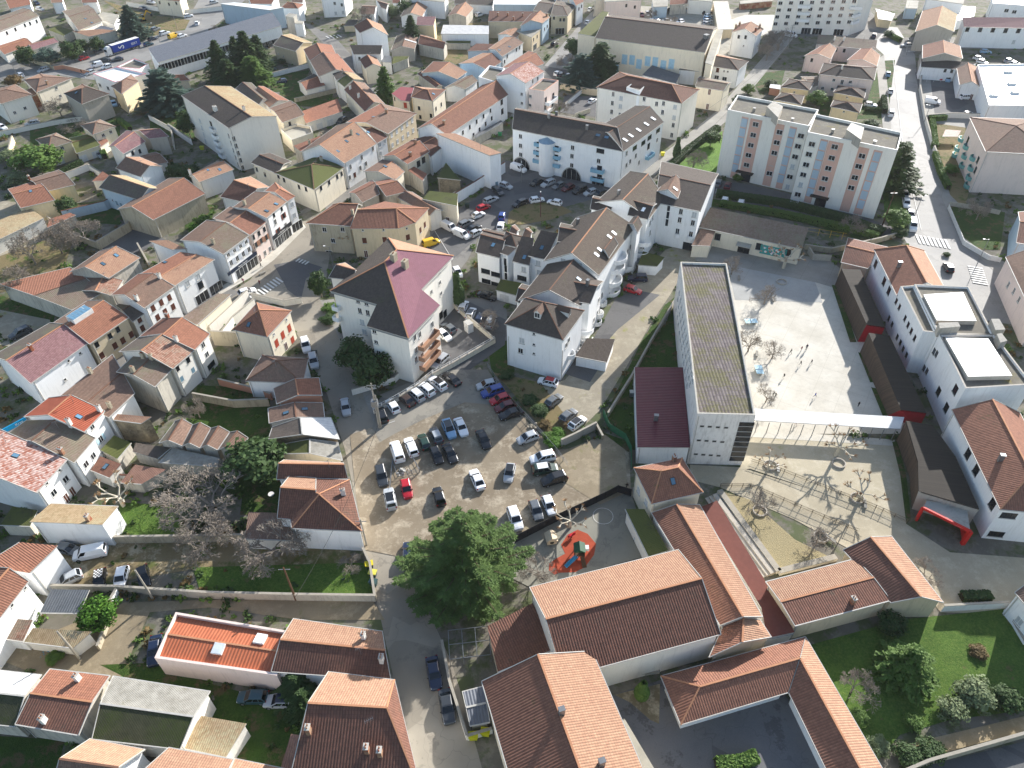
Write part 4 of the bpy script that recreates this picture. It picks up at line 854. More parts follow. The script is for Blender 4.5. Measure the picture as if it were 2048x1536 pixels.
# corner house at the roundabout street
b=B('stone and beige corner house with red-brown hipped roof facing the crossing','11',(400,250,757,274,850,108,615,100),8.4,1.9,roof='red',wall='old',hip=(.8,0),ro=.75,w={'w':(548,300,693,300,617,388),'W':(585,485)})
polyroof(b,'11',[(750,294,8.6),(1140,292,8.6),(1278,244,8.6),(1385,130,8.6),(1030,74,8.6),(812,140,10.7),(1125,130,10.7)],[(0,1,6,5),(1,2,6),(2,3,6),(3,4,5,6),(4,0,5)],(0,1,2,3,4),'red','beige',ridges=((5,6),(1,6),(2,6),(3,6)))
wins(b,'11',(855,305,1020,303,1205,290),'t');wins(b,'11',(868,388,1030,382,1215,362,1315,305,1350,262),'b');wins(b,'11',(880,490),'o'); chim(b,'11',(775,180),'stone')
B('small square building with mossy green roof above the white-walled lane','11',(1330,58,1608,112,1615,12,1385,-10),6.2,.6,kind='s',roof='moss',wall='cream',w={'o':(1530,160)},name='outbuilding',cat='outbuilding')
B('low brown-roofed range behind the corner house with tall chimney','11',(1130,40,1390,190,1495,150,1250,0),5.0,1.2,roof='brown',wall='pale')
# ---------------- star roofed apartment block
b=Bld('apartment_block','cream apartment block with star-shaped roof, half magenta and half grey-brown','apartment block')
V=[(590,790,14.2),(965,897,14.2),(885,1072,12.6),(1220,1170,12.6),(1472,905,12.6),(1322,778,14.2),(1582,510,14.2),(1062,366,14.2),(810,606,14.2),(1028,560,18.2),(1128,460,18.2)]
polyroof(b,'11',V,[(9,0,1,2,3,'a'),(9,3,4,5,6,10,'b'),(10,6,7,'c'),(9,10,7,8,0,'a')],(0,1,2,3,4,5,6,7,8),('dark','pink','peach'),'pale',ridges=((9,3),(9,10),(10,6),(10,7),(9,0)),z0=-.1,ins=.5)
wins(b,'11',(815,865,882,885,832,950,895,967),'h'); wins(b,'11',(850,1040,868,1118),'r'); wins(b,'11',(948,1115,962,1200,982,1283),'m'); wins(b,'11',(1470,725,1402,800,1480,812,1465,640),'m'); wins(b,'11',(1512,975,1480,985),'q')
wins(b,'11',(1270,1165,1310,1140,1280,1265,1325,1225,1280,1340,1330,1310,1400,1200,1410,1060),'h')
balcony(b,'11',(1360,1160,1365,1245,1370,1320),6.5,1.4,False,mat=plaster('a57f66',.2)); balcony(b,'11',(650,900,655,985),1.6,1.0,False)
chim(b,'11',(1105,545,1195,600),'stone',1.6,1.0,1.4)
b2=B('','11',(580,684,790,705,815,632,715,566),14.0,1.4,roof='dark',roof2='peach',wall='pale',parent=b)
# ---------------- white residence with round balconies
b=B('long white residence of joined gabled blocks with curved balconies and dark tiled roofs','E',(435,1272,905,1402,1077,1165,600,1060),11.2,3.9,kind='p',roof='dark',name='apartment_building',cat='apartment building')
B('','E',(1040,1130,1195,930,780,790,545,1085),10.6,3.4,roof='dark',parent=b)
B('','E',(960,1085,1122,1110,1230,930,985,880),10.9,1.6,roof='dark',parent=b)
B('','E',(1190,884,1484,492,1010,420,748,767),11.4,3.6,roof=tilem('685c50','574c43',.4,.26,.34,mcol='716d5c'),roof2='dark',parent=b,rp=(1100,540))
B('','E',(858,612,1000,625,1108,512,888,462),11.9,1.3,roof='dark',parent=b)
B('','E',(1270,745,1345,632,1270,600,1190,690),12.0,1.4,roof='dark',parent=b)
B('','E',(1500,545,1540,480,1470,410,1420,470),12.2,1.2,roof='dark',parent=b)
B('','E',(1595,430,1720,262,1440,48,1160,300),11.8,3.2,roof=tilem('685c50','574c43',.4,.26,.34,mcol='716d5c'),roof2='dark',parent=b,rp=(1420,240))
B('','E',(1420,400,1583,437,1655,310,1480,250),12.4,1.5,roof='dark',parent=b)
B('','E',(1120,350,1280,390,1330,280,1150,245),11.0,1.2,roof='dark',parent=b)
B('','E',(1640,300,2004,372,2150,70,1690,-30),11.8,3.4,roof='dark',parent=b,rp=(1800,100))
B('','E',(1822,268,1868,140,1740,105,1655,210),12.9,1.5,roof='brown',parent=b)
B('','E',(205,698,400,745,480,560,285,505),8.6,1.6,roof='dark',parent=b)
B('','E',(388,622,530,658,600,580,450,530),9.4,1.6,kind='p',roof='dark',parent=b)
B('','E',(400,705,462,725,530,665,445,645),9.2,.6,kind='s',roof='dark',parent=b)
B('','E',(498,772,636,804,673,585,575,568),7.6,2.8,kind='s',roof='dark',parent=b)
B('','E',(624,727,765,757,866,548,728,520),8.8,3.0,kind='s',roof='dark',parent=b)
B('','E',(520,1092,640,1125,742,990,575,950),9.2,1.2,roof='dark',parent=b)
B('','E',(240,590,400,640,470,545,270,508),8.6,1.0,roof='dark',parent=b)
B('','E',(465,560,520,590,560,520,520,475),8.2,1.0,roof='brown',parent=b); B('','E',(575,575,640,600,665,540,630,500),8.2,1.0,roof='brown',parent=b)
wins(b,'E',(905,770,1038,805),'r'); wins(b,'E',(565,1485),'w'); wins(b,'E',(672,1350,672,1435,672,1508),'t'); wins(b,'E',(575,1405,705,785,712,860,590,835),'r')
wins(b,'E',(205,825,285,850,365,875,210,905,290,930,365,955,575,905),'B'); wins(b,'E',(1848,372,1838,438,1820,528,1943,462,1927,552),'h'); wins(b,'E',(1955,397),'r')
wins(b,'E',(1750,340,1743,400,1735,460,442,775,446,830,448,890),'v'); wins(b,'E',(1910,640),'p')  # last one is no shop window: dark pane for the shaded passage
wins(b,'E',(930,1440,950,1400,1190,1080,1215,1040,1420,690,1440,650,1600,460,1620,420,1180,1180,1330,900,1345,840,1270,1040,1150,1240,1600,540,1540,650,1480,790),'w')
balcony(b,'E',(1345,725,1325,800,1305,905,1290,1000,1275,1085),5.2,2.1); balcony(b,'E',(1535,595,1515,680,1505,745),4.8,1.9)
balcony(b,'E',(1060,1290,1055,1360,1045,1430),5,2); balcony(b,'E',(1190,1175,1175,1240,1215,1130,1410,840,1440,800,960,1500,1180,1300),2.2,1.1); balcony(b,'E',(1820,545,1925,565),1.5,.7)
skyl(b,'E',(735,662,345,640,595,738,1030,912),.9,1.3); skyl(b,'E',(1275,575,1312,545,1197,678,1172,718,1547,357,1440,672,1803,192),.9,1.5,plain('e8ecee',.3,name='roof_window'))
chim(b,'E',(1635,110,1022,470,1348,240,1100,960),'vent'); 
def dormer(b,t,x,y,w_=1.4):
    hit=b.hitroof(*px(t,x,y))
    if not hit: MISS.append(('dormer',x,y)); return
    tt,p,n,ro_=hit; dn=Vector((n.x,n.y,0)).normalized(); mb=MB(); a=w_/2; d=2.4
    mb.add([(-a,-.3,-.6),(a,-.3,-.6),(a,-.3,1.2),(0,-.3,1.9),(-a,-.3,1.2),(-a,d,-.6),(a,d,-.6),(a,d,1.2),(0,d,1.9),(-a,d,1.2)],[(0,1,2,3,4),(1,6,7,2),(5,0,4,9)],0)
    for sg in (1,-1): mb.add([(0,-.6,2.0),(sg*(a+.25),-.6,1.15),(sg*(a+.25),d,1.15),(0,d,2.0)],[(0,1,2,3) if sg>0 else (3,2,1,0)],1)
    mb.add([(-a+.15,-.34,.05),(a-.15,-.34,.05),(a-.15,-.34,1.1),(-a+.15,-.34,1.1)],[(0,1,2,3)],2)
    for xx in (-a+.12,-.03,a-.18): mb.box(xx,xx+.07,-.37,-.33,.0,1.15,0)
    o=mb.obj('dormer',[WHITE,RM('brown'),GLASS],ro_); o.location=(p.x-b.o.x,p.y-b.o.y,p.z); o.rotation_euler=(0,0,math.atan2(dn.x,-dn.y))
dormer(b,'E',703,1215); dormer(b,'E',945,1200)
B('low garage with dark mossy roof between residence and gravel drive, lower one','E',(1000,1530,1255,1580,1320,1392,1095,1385),2.8,.5,kind='s',roof='dark',wall='white',name='garage',cat='garage')
B('low white garage with mossy dark roof, upper one near the passage','E',(1500,800,1655,812,1718,738,1545,690),2.8,.4,kind='s',roof='moss',wall='white',name='garage',cat='garage')
B('garage with mossy roof and white door in the courtyard beneath the office wing','E',(365,1000,530,1045,590,945,405,912),2.9,.4,kind='s',roof='moss',wall='white',name='garage',cat='garage',w={'g':(435,1065)})
# ---------------- school, right side
b=B('white old school wing with red ribbed tile roof by the crossroads','13',(1432,800,1250,468,848,458,1032,832),8.6,2.4,roof='peach',roof2='red',hip=(0,.5),wall='white',name='school_wing',cat='school wing',rp=(1215,620),w={'q':(862,575,930,715,968,790)},ch=(1045,598),chk='vent')
b=Bld('school_building','white flat-roofed modern school block with two large white roof membranes','school building')
MEM=RM('membrane')
b.block(pts('13',(1055,768,1165,760,1345,1140,1235,1128),10.4),10.4,kind='f',par=.5,roof='gravelroof',wall='white',trim=WM('grey'))
b.block(pts('13',(1165,752,1600,770,1800,1158,1360,1145),10.9),10.9,kind='f',par=.5,roof='gravelroof',wall='white',trim=WM('grey'))
b.block(pts('F',(1362,290,1800,285,2110,690,1572,722),10.9),10.9,kind='f',par=.5,roof='gravelroof',wall='white',trim=WM('grey'))
def slab(b,t,P,z,h,mat,name='raised_roof'):
    q=[Vector((p.x,p.y)) for p in pts(t,P,z+h)]
    if area(q)<0:q=q[::-1]
    mb=MB(); mb.prism(q,z,z+h,1,0); return b.part(mb,name,[mat,WM('grey')])
slab(b,'13',(1245,820,1560,800,1668,1030,1350,1025),10.8,1.1,MEM); slab(b,'F',(1420,300,1762,308,1955,605,1600,612),10.8,1.1,MEM)
slab(b,'13',(1365,1045,1520,1040,1540,1075,1375,1090),10.8,2.2,WM('concrete'),'roof_cabin'); slab(b,'F',(1785,150,1850,150,1900,235,1820,240),10.8,1.8,WM('concrete'),'roof_cabin'); slab(b,'F',(1830,270,1870,265,1915,325,1860,340),10.8,1.8,WM('concrete'),'roof_cabin')
wins(b,'13',(1028,873,1053,920,968,1010,993,1060,1098,1010,1123,1062,1148,1112,1175,1168,1035,1160,1060,1205,1082,1255,1108,1305),'n')
wins(b,'23',(1365,60,1500,45,1427,190,1485,305),'q'); wins(b,'F',(1330,410,1350,430,1250,545,1272,570),'n')
b=B('white school wing with red-brown hipped tile roof at the right edge','23',(2440,1060,2015,228,1470,203,1858,1003),8.0,3.0,roof='red',roof2='red',hip=(1,0),wall='white',name='school_wing',cat='school wing',w={'q':(1600,560,1665,690,1795,960),'B':(1925,1052,1825,1200)},ch=(1855,610),chk='vent')
WD1=planks('3d3730','2c2823',.16); WD2=planks('57493e','3f352d',.22)
def shelter(label,t,top,base,h,red=None):
    """dark timber shelter: flat boarded roof (top polygon, first edge list runs along the yard) and a leaning boarded wall to base"""
    b=Bld('playground_shelter',label,'shelter'); T=pts(t,top,h); c=sum((Vector((p.x,p.y)) for p in T),Vector((0,0)))/len(T); b.mkroot(c)
    mb=MB(); e=(T[1]-T[0]).normalized(); s_=Vector((-e.y,e.x,0))
    mb.face(T,0,[(p.dot(e),p.dot(s_)) for p in T]); mb.face([p-Vector((0,0,.3)) for p in T][::-1],0)
    n=len(T)
    for i in range(n): mb.face([T[i],T[i]-Vector((0,0,.3)),T[(i+1)%n]-Vector((0,0,.3)),T[(i+1)%n]],0)
    b.part(mb,'roof',[WD1])
    W=pts(t,base,0); mb=MB(); k=len(W)
    for i in range(k-1):
        a,b_,c_,d=T[i],T[i+1],W[i+1],W[i]; u0=a.dot(e);u1=b_.dot(e); mb.face([a,d,c_,b_],0,[(u0,0),(u0,4),(u1,4),(u1,0)])
    for i in (0,k-1): a=T[i];d=W[i]; f=T[-1] if i==0 else T[k]; mb.face([a,d,Vector((f.x,f.y,0)),f],1)
    f,g_=T[k],T[-1]; mb.face([f,Vector((f.x,f.y,0)),Vector((g_.x,g_.y,0)),g_],1)
    b.part(mb,'wall',[WD2,plain('a01c26',.6,name='red_panel') if red else WM('concrete')]); return b
shelter('dark timber shelter with red end wall, farthest along the playground edge','13',(588,612,790,1060,935,1080,738,620),(535,742,715,1200),4.3,1)
shelter('dark timber shelter with red end wall, middle one along the playground edge','F',(805,262,1065,880,1268,905,972,284),(735,420,955,925),4.3,1)
b=shelter('large dark timber shelter with kinked roof beside the red entrance porch','23',(1105,292,1200,620,1205,855,1690,998,1500,580,1320,330),(1025,455,1130,740,1150,1000),4.6)
b=Bld('entrance_porch','grey entrance porch outlined by a bright red frame with steps in front','porch')
T=pts('23',(1240,990,1540,1150,1620,1180,1590,990,1270,930),3.4); c=sum((Vector((p.x,p.y)) for p in T),Vector((0,0)))/5; b.mkroot(c)
mb=MB(); mb.face(T if area([Vector((p.x,p.y)) for p in T])>0 else T[::-1]); 
mb.f=mb.f; b.part(mb,'roof',[WM('concrete')])
RED=plain('c4241e',.5,name='red_frame_paint'); mb=MB(); A_,B_,C_=T[0],T[1],T[2]
mb.bar(A_,C_,.35,.5,0); mb.bar(A_,Vector((A_.x,A_.y,0)),.4,.4,0); g0=Vector((C_.x,C_.y,0)); mb.bar(C_,g0,.6,.6,0); D_=T[3]; mb.face([C_,g0,Vector((D_.x,D_.y,0)),D_]); E_=T[4]; mb.face([A_,Vector((A_.x,A_.y,0)),Vector((E_.x,E_.y,0)),E_]); b.part(mb,'frame',[RED])
# ================================================= top quarter: far houses and blocks
H=lambda label,t,P,h=6,rise=1.4,**k: B(label,t,P,h,rise,**k)
H('long white block at the far left with brown-grey roof and window row','K',(-350,560,538,215,322,108,-450,380),8.8,.9,roof='oldbrown',wall='white',name='apartment_block',cat='apartment block',w={'n':(95,450,210,400,340,345,410,320,500,290)})
H('low orange-roofed bungalow beside the dark evergreens at the far left','K',(60,745,450,600,322,515,-70,640),3.8,.9,roof='orange',wall='pale')
H('low house with purple-brown roof hidden behind garden evergreens','K',(420,692,805,572,700,520,400,600),3.6,.9,roof='purple',wall='pale')
H('wide brown gabled house with sunken middle beyond the lorry','K',(1068,418,1400,285,1200,65,848,150),5,1.6,roof='oldbrown',wall='pale',sk=(1165,255,1255,310))
H('dark mossy shed roof between evergreens and the wide brown house','K',(870,490,1010,420,790,350,650,405),3.2,.5,kind='s',roof='moss',wall='dirty',name='shed',cat='shed')
H('cream bungalow with peach roof behind the street hedge near the lorry','K',(1215,500,1600,420,1400,395,985,425),4,.7,kind='s',roof='peach',wall='cream',w={'m':(1400,585)})
H('house with plain brown hipped roof at the far left corner of the crossroads','K',(10,1420,440,1290,210,1150,-220,1250),7.2,1.4,roof='brown',hip=(0,.9),wall='pale',w={'m':(200,1536,340,1475)})
H('cream house with broad russet roof and one chimney by the crossroads','K',(500,1262,985,1066,548,1002,325,1090),7,1.2,roof='brown',roof2='peach',wall='cream',hip=(.6,.6),w={'m':(770,1200,825,1310)},ch=(650,1150))
H('narrow red brick house squeezed between two pale ones','00',(205,790,330,740,300,690,150,735),5.4,.5,kind='s',roof='brown',wall='brick')
H('pale house with dark hipped roof, cream gable and blank side wall','00',(655,834,875,752,655,672,510,747),7.8,1.9,roof='dark',roof2='peach',hip=(1,.4),wall='grey',sk=(610,742))
H('tall narrow ochre house with dark hipped roof beside the big cedar','00',(972,752,1110,650,1050,595,888,690),7.4,1.4,roof='brown',hip=(1,1),wall='yellow',w={'n':(960,840,930,770)})
b=H('white supermarket hall with bright pink roof edge','00',(745,600,925,668,1175,600,935,545),6.2,kind='f',par=.5,roof='membrane',wall='white',name='shop_building',cat='shop',trim=plain('c73a52',.5,name='pink_edge'),w={'W':(800,680,865,705)})
b.block(pts('00',(935,545,1120,560,1190,520,1078,478),5.6),5.6,kind='f',par=.5,roof='gravelroof',wall='white',trim=plain('c73a52',.5,name='pink_edge'))
H('little cream villa with hipped beige roof and a hedge behind','00',(742,1078,928,1012,800,955,645,1000),6,1.3,roof='oldbrown',hip=(1,1),wall='cream',w={'m':(885,1055,825,1082)})
H('yellow house with steep hipped roof and two white windows','00',(388,1192,578,1132,450,1062,283,1115),5.8,1.4,roof='oldbrown',hip=(.9,.5),wall='yellow',w={'m':(432,1195,497,1183),'g':(480,1285)})
H('low double garage with mossy brown roof attached to the yellow house','00',(610,1228,805,1162,705,1072,555,1105),3.4,1.0,roof='moss',wall='cream',name='garage',cat='garage',w={'g':(660,1248,758,1208)})
b=H('big pale house with purple-brown crossed gables and blank grey end wall','00',(987,1232,1165,1132,1012,1042,868,1172),6,1.4,roof='purple',wall='pale',w={'n':(1062,1225,1118,1210)})
B('','00',(1190,1110,1352,1092,1230,1028,1060,1042),6,1.3,roof='purple',wall='grey',parent=b)
H('house with mottled orange-brown roof and chimney near the left edge','00',(345,1538,602,1477,470,1358,222,1435),5.2,1.2,roof='brown',wall='yellow',ch=(240,1440))
H('yellow-walled house with orange roof and rooflight at the left edge','00',(165,1665,440,1600,300,1442,62,1512),5.4,1.2,roof='orange',wall='yellow',sk=(245,1530))
b=B('tall white five storey apartment block with dark near slope, pale far slope and balconies','00',(1450,765,1830,1027,2214,930,1845,690),13.9,3,roof='dark',roof2='lichen',wall='pale',rp=(1780,780),name='apartment_block',cat='apartment block',over=.2)
wgrid(b,'00',(1485,905),(1485,905),(1565,1160),1,5,'B'); wgrid(b,'00',(1600,965),(1600,965),(1660,1180),1,5,'r'); wgrid(b,'00',(1830,1085),(1830,1085),(1905,1315),1,5,'h'); wgrid(b,'00',(1870,1110),(1870,1110),(1940,1340),1,5,'h')
for i in range(5): balcony(b,'00',(1715+i*18,1020+i*52),3,1.2,False); win(b,*px('00',1690+i*17,995+i*52),'q')
chim(b,'00',(1725,885),'white',1.3,1.4,1.0); chim(b,'00',(1605,680,1955,885),'white')
# long hangar
b=H('long hangar with blue-grey ribbed roof and glazed white side','L',(335,642,1602,262,1508,126,235,492),7,2.2,kind='s',roof='bluegrey',wall='white',name='hangar',cat='hangar')
wgrid(b,'L',(395,690),(1565,340),(395,690),19,1,'s')
H('pale building with long white oversailing roof beyond the hangar','L',(970,37,1480,102,1625,75,1120,24),8.5,kind='f',roof='membrane',wall='blue',name='industrial_building',cat='industrial building')
H('house with orange roof above the white oversailing roof','L',(1290,38,1500,42,1580,-20,1250,-30),6.5,1.2,roof='orange')
H('white house with hipped orange roof by the bend of the side street','L',(1590,82,1772,86,1832,45,1662,17),7,1.3,roof='orange',hip=(.8,.8))
H('cream house cut by the top edge behind a long garden wall','L',(300,-15,560,15,620,-60,330,-85),7,1.2,roof='orange',wall='cream',w={'n':(355,25,450,42,525,32)})
H('plain concrete box tower beside the hangar','L',(1640,162,1722,178,1762,146,1682,134),8,kind='f',roof='concrete',wall='concrete',name='service_tower',cat='tower')
H('lower grey box beside the concrete tower','L',(1722,238,1822,243,1832,214,1745,208),5.5,kind='f',roof='concrete',wall='white',name='outbuilding',cat='outbuilding')
H('old house with rough grey mossy tiles behind the dark conifers','L',(1515,462,1745,526,1922,436,1700,345),6,1.6,roof='grey',roof2='lichen',wall='beige',w={'t':(1570,550,1625,575)})
# M region
b=H('tall white house with dark red near slope and stained blank gable','M',(935,482,842,335,458,352,545,448),10.6,2.6,roof='peach',roof2='darkred',wall='white')
H('white house with black-brown lean-to roof in front of the stained gable','M',(460,743,828,738,852,618,408,612),7.4,1.8,kind='s',roof='dark',wall='white',w={'n':(540,800)})
H('small cream gabled house on the narrow lane','M',(852,918,770,785,540,815,615,938),6,1.5,roof='peach',roof2='darkred',wall='cream')
H('old workshop with large grey slope and narrow brown slope with a long rooflight','M',(1293,670,1338,512,1045,488,963,702),4.8,1.5,roof='brown',roof2='grey',wall='grey',name='workshop',cat='workshop')
skyl(LB,'M',(1235,560),1.2,5,plain('e8ecee',.3,name='roof_window'))
H('barn with pinkish tiled roof and dark open ground floor','M',(1335,600,1690,672,1742,590,1400,470),4.6,1.5,roof='red',roof2='brown',wall='dirty',name='barn',cat='barn')
H('tall yellow house with single pinkish slope beside the dark conifer','M',(1318,343,1552,347,1582,224,1330,224),7.6,1.1,kind='s',roof='purple',wall='yellow')
H('house with worn peach and grey slopes behind the dark conifer','M',(1395,224,1468,95,1215,30,1095,226),5,1.5,roof='peach',roof2='grey',wall='white')
H('white-walled house with brown roof behind the tall bare tree','M',(552,192,745,194,790,80,590,70),6,1.4,roof='brown',wall='white')
H('house with long pale stripe in its brown roof near the top edge','M',(830,100,905,128,952,50,745,-8),6,1,roof='brown',wall='white')
H('white three storey house cut by the top edge left of the tall bare tree','M',(5,-25,322,-38,430,-150,60,-150),8.6,1.4,roof='red',wall='white',w={'w':(298,65,200,45),'r':(315,168,215,180)})
H('large plain white building at the top edge','M',(1215,-20,1700,25,1750,-80,1230,-110),7.5,kind='f',roof='concrete',wall='white',name='warehouse',cat='warehouse')
# N region
H('bungalow with brown and peach gable and dirty front wall','N',(296,194,382,95,212,14,86,182),4.4,1.3,roof='peach',roof2='brown',wall='dirty',ch=(262,60))
H('white metal hangar with pale ribbed roof and white panel wall','N',(10,384,556,390,556,290,35,282),5,.9,kind='s',roof='white',wall='white',name='hangar',cat='hangar')
H('long dark red roof with four chimneys over a beige wall','N',(545,242,1010,248,1070,130,560,122),7,1.5,kind='s',roof='darkred',wall='beige',ch=(660,180,770,180,835,225,940,185))
H('flat white warehouse roof with rooflights at the top edge','N',(610,58,1085,62,1210,-30,620,-40),6.5,kind='f',par=.3,roof='membrane',wall='blue',name='warehouse',cat='warehouse')
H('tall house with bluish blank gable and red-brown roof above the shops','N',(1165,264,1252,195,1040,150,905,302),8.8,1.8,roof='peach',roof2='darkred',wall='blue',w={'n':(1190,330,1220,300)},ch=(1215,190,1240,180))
H('beige corner shop building with flat grey roof on the main street','N',(868,352,1038,422,1152,326,960,284),6.6,kind='f',roof='concrete',wall='beige',w={'n':(1105,415,1065,450),'s':(1080,540)})
H('house with flat-pitched peach roof above the skylight house','N',(862,434,942,350,772,332,650,395),5.8,.9,roof='peach',wall='white')
H('long white house with pale rooflights and long row of street windows','N',(706,644,953,486,736,421,548,556),6.6,1.2,roof='brown',roof2='peach',wall='white',sk=(675,570,790,532),w={'n':(765,640,870,565,905,540,735,700)})
H('low dark red lean-to with white wall beside the garden bushes','N',(308,580,548,574,652,500,412,494),3.8,.7,kind='s',roof='darkred',wall='white')
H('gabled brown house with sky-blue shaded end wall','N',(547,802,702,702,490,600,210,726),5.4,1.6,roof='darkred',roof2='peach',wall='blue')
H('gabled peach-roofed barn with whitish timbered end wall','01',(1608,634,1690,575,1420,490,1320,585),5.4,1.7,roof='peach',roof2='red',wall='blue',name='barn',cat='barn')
H('small gabled house with brown roof facing the long white school wall','01',(1672,714,1776,645,1690,605,1503,702),5,1.1,roof='oldbrown',wall='white')
b=H('tall white modern apartment house with striped pink roof','N',(972,948,1192,812,845,722,632,864),11.6,2,roof='striped',roof2='purple',wall='white',name='apartment_building',cat='apartment building',over=.25)
b.block(pts('N',(438,900,640,960,735,800,562,768),10),10,kind='f',par=.8,roof='gravelroof',wall='white',trim=WM('white'))
b.block(pts('02',(135,724,258,742,372,655,245,640),8.8),8.8,kind='f',par=.6,roof='gravelroof',wall='pink',trim=WM('terracotta'))
wins(b,'02',(78,752,147,770,80,825,145,842),'m'); balcony(b,'02',(300,790,295,850),7,1.6,False); wins(b,'02',(270,800,330,765,265,860,325,830),'q'); wins(b,'02',(165,650,205,630),'h')
H('orange-roofed house behind the striped pink roof on the main street','N',(860,850,1192,722,1010,578,705,772),6.5,1.4,roof='orange',wall='pale')
b=H('beige corner building with grey slate-like roof where the side street leaves','N',(1255,184,1455,180,1552,60,1330,-2),7.6,1.2,roof='grey',hip=(0,1),wall='beige',w={'n':(1295,205,1370,225,1410,225),'s':(1365,310)})
B('','N',(1060,118,1250,150,1330,0,1180,-15),6.8,1,roof='grey',wall='beige',parent=b)
H('white town house row end on the main street near the top edge','N',(1545,62,1640,15,1560,-70,1465,-30),8.8,1,roof='red',wall='white',w={'n':(1580,100,1610,70)})
# 01 street rows
H('red-roofed house at the top of the narrow lane row','01',(640,432,605,358,380,395,428,488),5.8,1.6,roof='orange',roof2='darkred',wall='cream',ch=(505,345))
H('long house with dark brown near slope along the narrow lane','01',(430,487,502,614,792,587,655,430),6.2,2,roof='brown',roof2='orange',wall='pale')
H('short dark-roofed house in the narrow lane row with its chimney','01',(612,590,640,640,720,600,690,545),6.8,.8,kind='s',roof='dark',wall='pale')
H('house with mossy grey near slope and white far slope in the lane row','01',(635,637,707,697,862,640,780,580),6.2,1.5,roof='moss',roof2='lichen',wall='pale')
H('long low house with dark ribbed near slope at the lane end','01',(705,718,872,893,1032,832,868,662),6,1.9,roof='darkred',roof2='brown',wall='cream',ch=(755,712,823,778),chk='white')
b=H('wide four storey stone building with broad orange-brown hipped roof','01',(1055,1073,1286,907,1000,826,720,978),8.6,1.8,roof='brown',roof2='orange',hip=(0,.8),wall='beige',ch=(1045,905),sk=(940,935))
wgrid(b,'01',(1085,1080),(1250,962),(1092,1160),5,2,'r')
b=H('white street house with large apricot roof, three rooflights and dark chimney','01',(707,1307,966,1148,650,1000,355,1215),8.3,2.2,roof='peach',roof2='brown',rp=(515,1155),wall='white',sk=(725,1130,815,1075,655,1210),ch=(765,1075),chk='stone')
wins(b,'01',(755,1335,845,1260,935,1190,750,1420,835,1345,880,1310),'h'); wins(b,'01',(790,1400),'b')
H('slim house with dark roof slope between apricot roof and wide stone building','01',(966,1148,1054,1098,890,968,800,990),8.0,1.2,roof='darkred',roof2='brown',wall='white',sk=(898,1058),w={'r':(990,1160,1030,1130,995,1230)})
b=H('cream corner house with mossy green and brown hipped roof','01',(465,1518,703,1342,520,1235,145,1382),7.3,2,roof='moss',hip=(1,1),wall='cream',w={'n':(180,1410,225,1440,345,1495,400,1512,520,1505,585,1460,650,1415,685,1390)},ch=(525,1290),chk='stone')
H('house with dark brown ribbed roof left of the mossy corner house','A',(1285,102,1500,192,1612,90,1440,22),6.6,1,roof='dark',wall='cream',w={'n':(1335,155,1400,195)})
H('low red-orange roof behind the apricot street house','01',(360,1214,548,1142,530,1080,298,1166),5,.6,kind='s',roof='red',wall='dirty',ch=(430,1155,525,1100),chk='stone')
H('flat terrace building with beige parapet behind the tall white block','01',(200,1055,290,1140,460,1080,440,1030,330,1010),3.6,kind='f',par=.9,roof='concrete',wall='cream')
H('cream house with plain brown-red roof beside the walled terrace','01',(210,982,386,918,275,805,103,866),6.3,1.2,roof='brown',wall='cream',w={'n':(270,990,340,1025)})
H('long row of garages with orange-brown mossy roof','01',(400,988,695,892,650,790,358,892),3.4,.7,kind='s',roof='orange',wall='pale',name='garage_row',cat='garage',w={'g':(435,1010,505,988,590,960)})
H('house with orange roof above the garage row, next to the grey shed','01',(-15,745,105,862,268,806,62,690),5.8,1.3,roof='peach',roof2='orange',wall='pale')
H('garage with orange-brown roof and white door in the walled garden','01',(400,722,557,682,462,590,333,656),3.4,1.2,roof='orange',roof2='dark',wall='pale',name='garage',cat='garage',w={'g':(520,708)})
H('house with mossy grey panels as roof right behind the tall white block','01',(-165,708,20,840,108,802,-38,660),6,1.2,roof='grey',wall='pale')
H('cream house with flat pink roof beside the dark conifer','01',(1085,748,1160,802,1228,812,1262,702,1160,694),6.3,kind='f',roof=plain('8f4a4e',.7,name='pink_roofing'),wall='cream',w={'n':(1110,790)})
wins(LB,'01',(1195,842),'k')
H('cream villa with hipped dark red roof and white rooflight','01',(1240,777,1412,808,1520,716,1268,690),7.8,1.4,roof='darkred',roof2='peach',hip=(.8,.8),wall='cream',sk=(1420,752),w={'n':(1305,865,1440,870,1482,835,1315,935,1400,925)})
b=H('long white three storey school-like house with long red-brown roof','01',(1530,1085,2018,757,1842,660,1285,1032),8.4,2.4,roof='red',roof2='orange',wall='white',rp=(1700,790),ch=(1505,995,1600,1040))
wgrid(b,'01',(1655,1060),(1875,885),(1665,1090),5,1,'n'); wgrid(b,'01',(1740,1080),(1885,945),(1740,1080),4,1,'n'); wins(b,'01',(1965,815,1970,890),'q')
b=B('tall blank white wall building with thin peach roof above the stone ruin','01',(1870,1244,1964,1222,1592,1066,1440,1066),10.6,kind='f',roof='peach',wall='white',w={'V':(1925,1470)})
H('orange-roofed house with roof terrace and two tall chimneys','01',(1210,1315,1390,1212,1245,1120,1010,1252),7,1.6,roof='orange',wall='cream',ch=(1235,1250,1275,1150),w={'q':(1300,1310,1340,1280)})
H('house with dark red-brown roof and small dormer beside the white blank wall','01',(1395,1257,1502,1168,1372,1085,1268,1112),6.4,1.2,roof='darkred',wall='white')
H('house with peach roof slope and one long rooflight','01',(1113,1442,1190,1372,1010,1275,858,1372),6.2,1.3,roof='peach',roof2='brown',wall='cream',sk=(1035,1332))
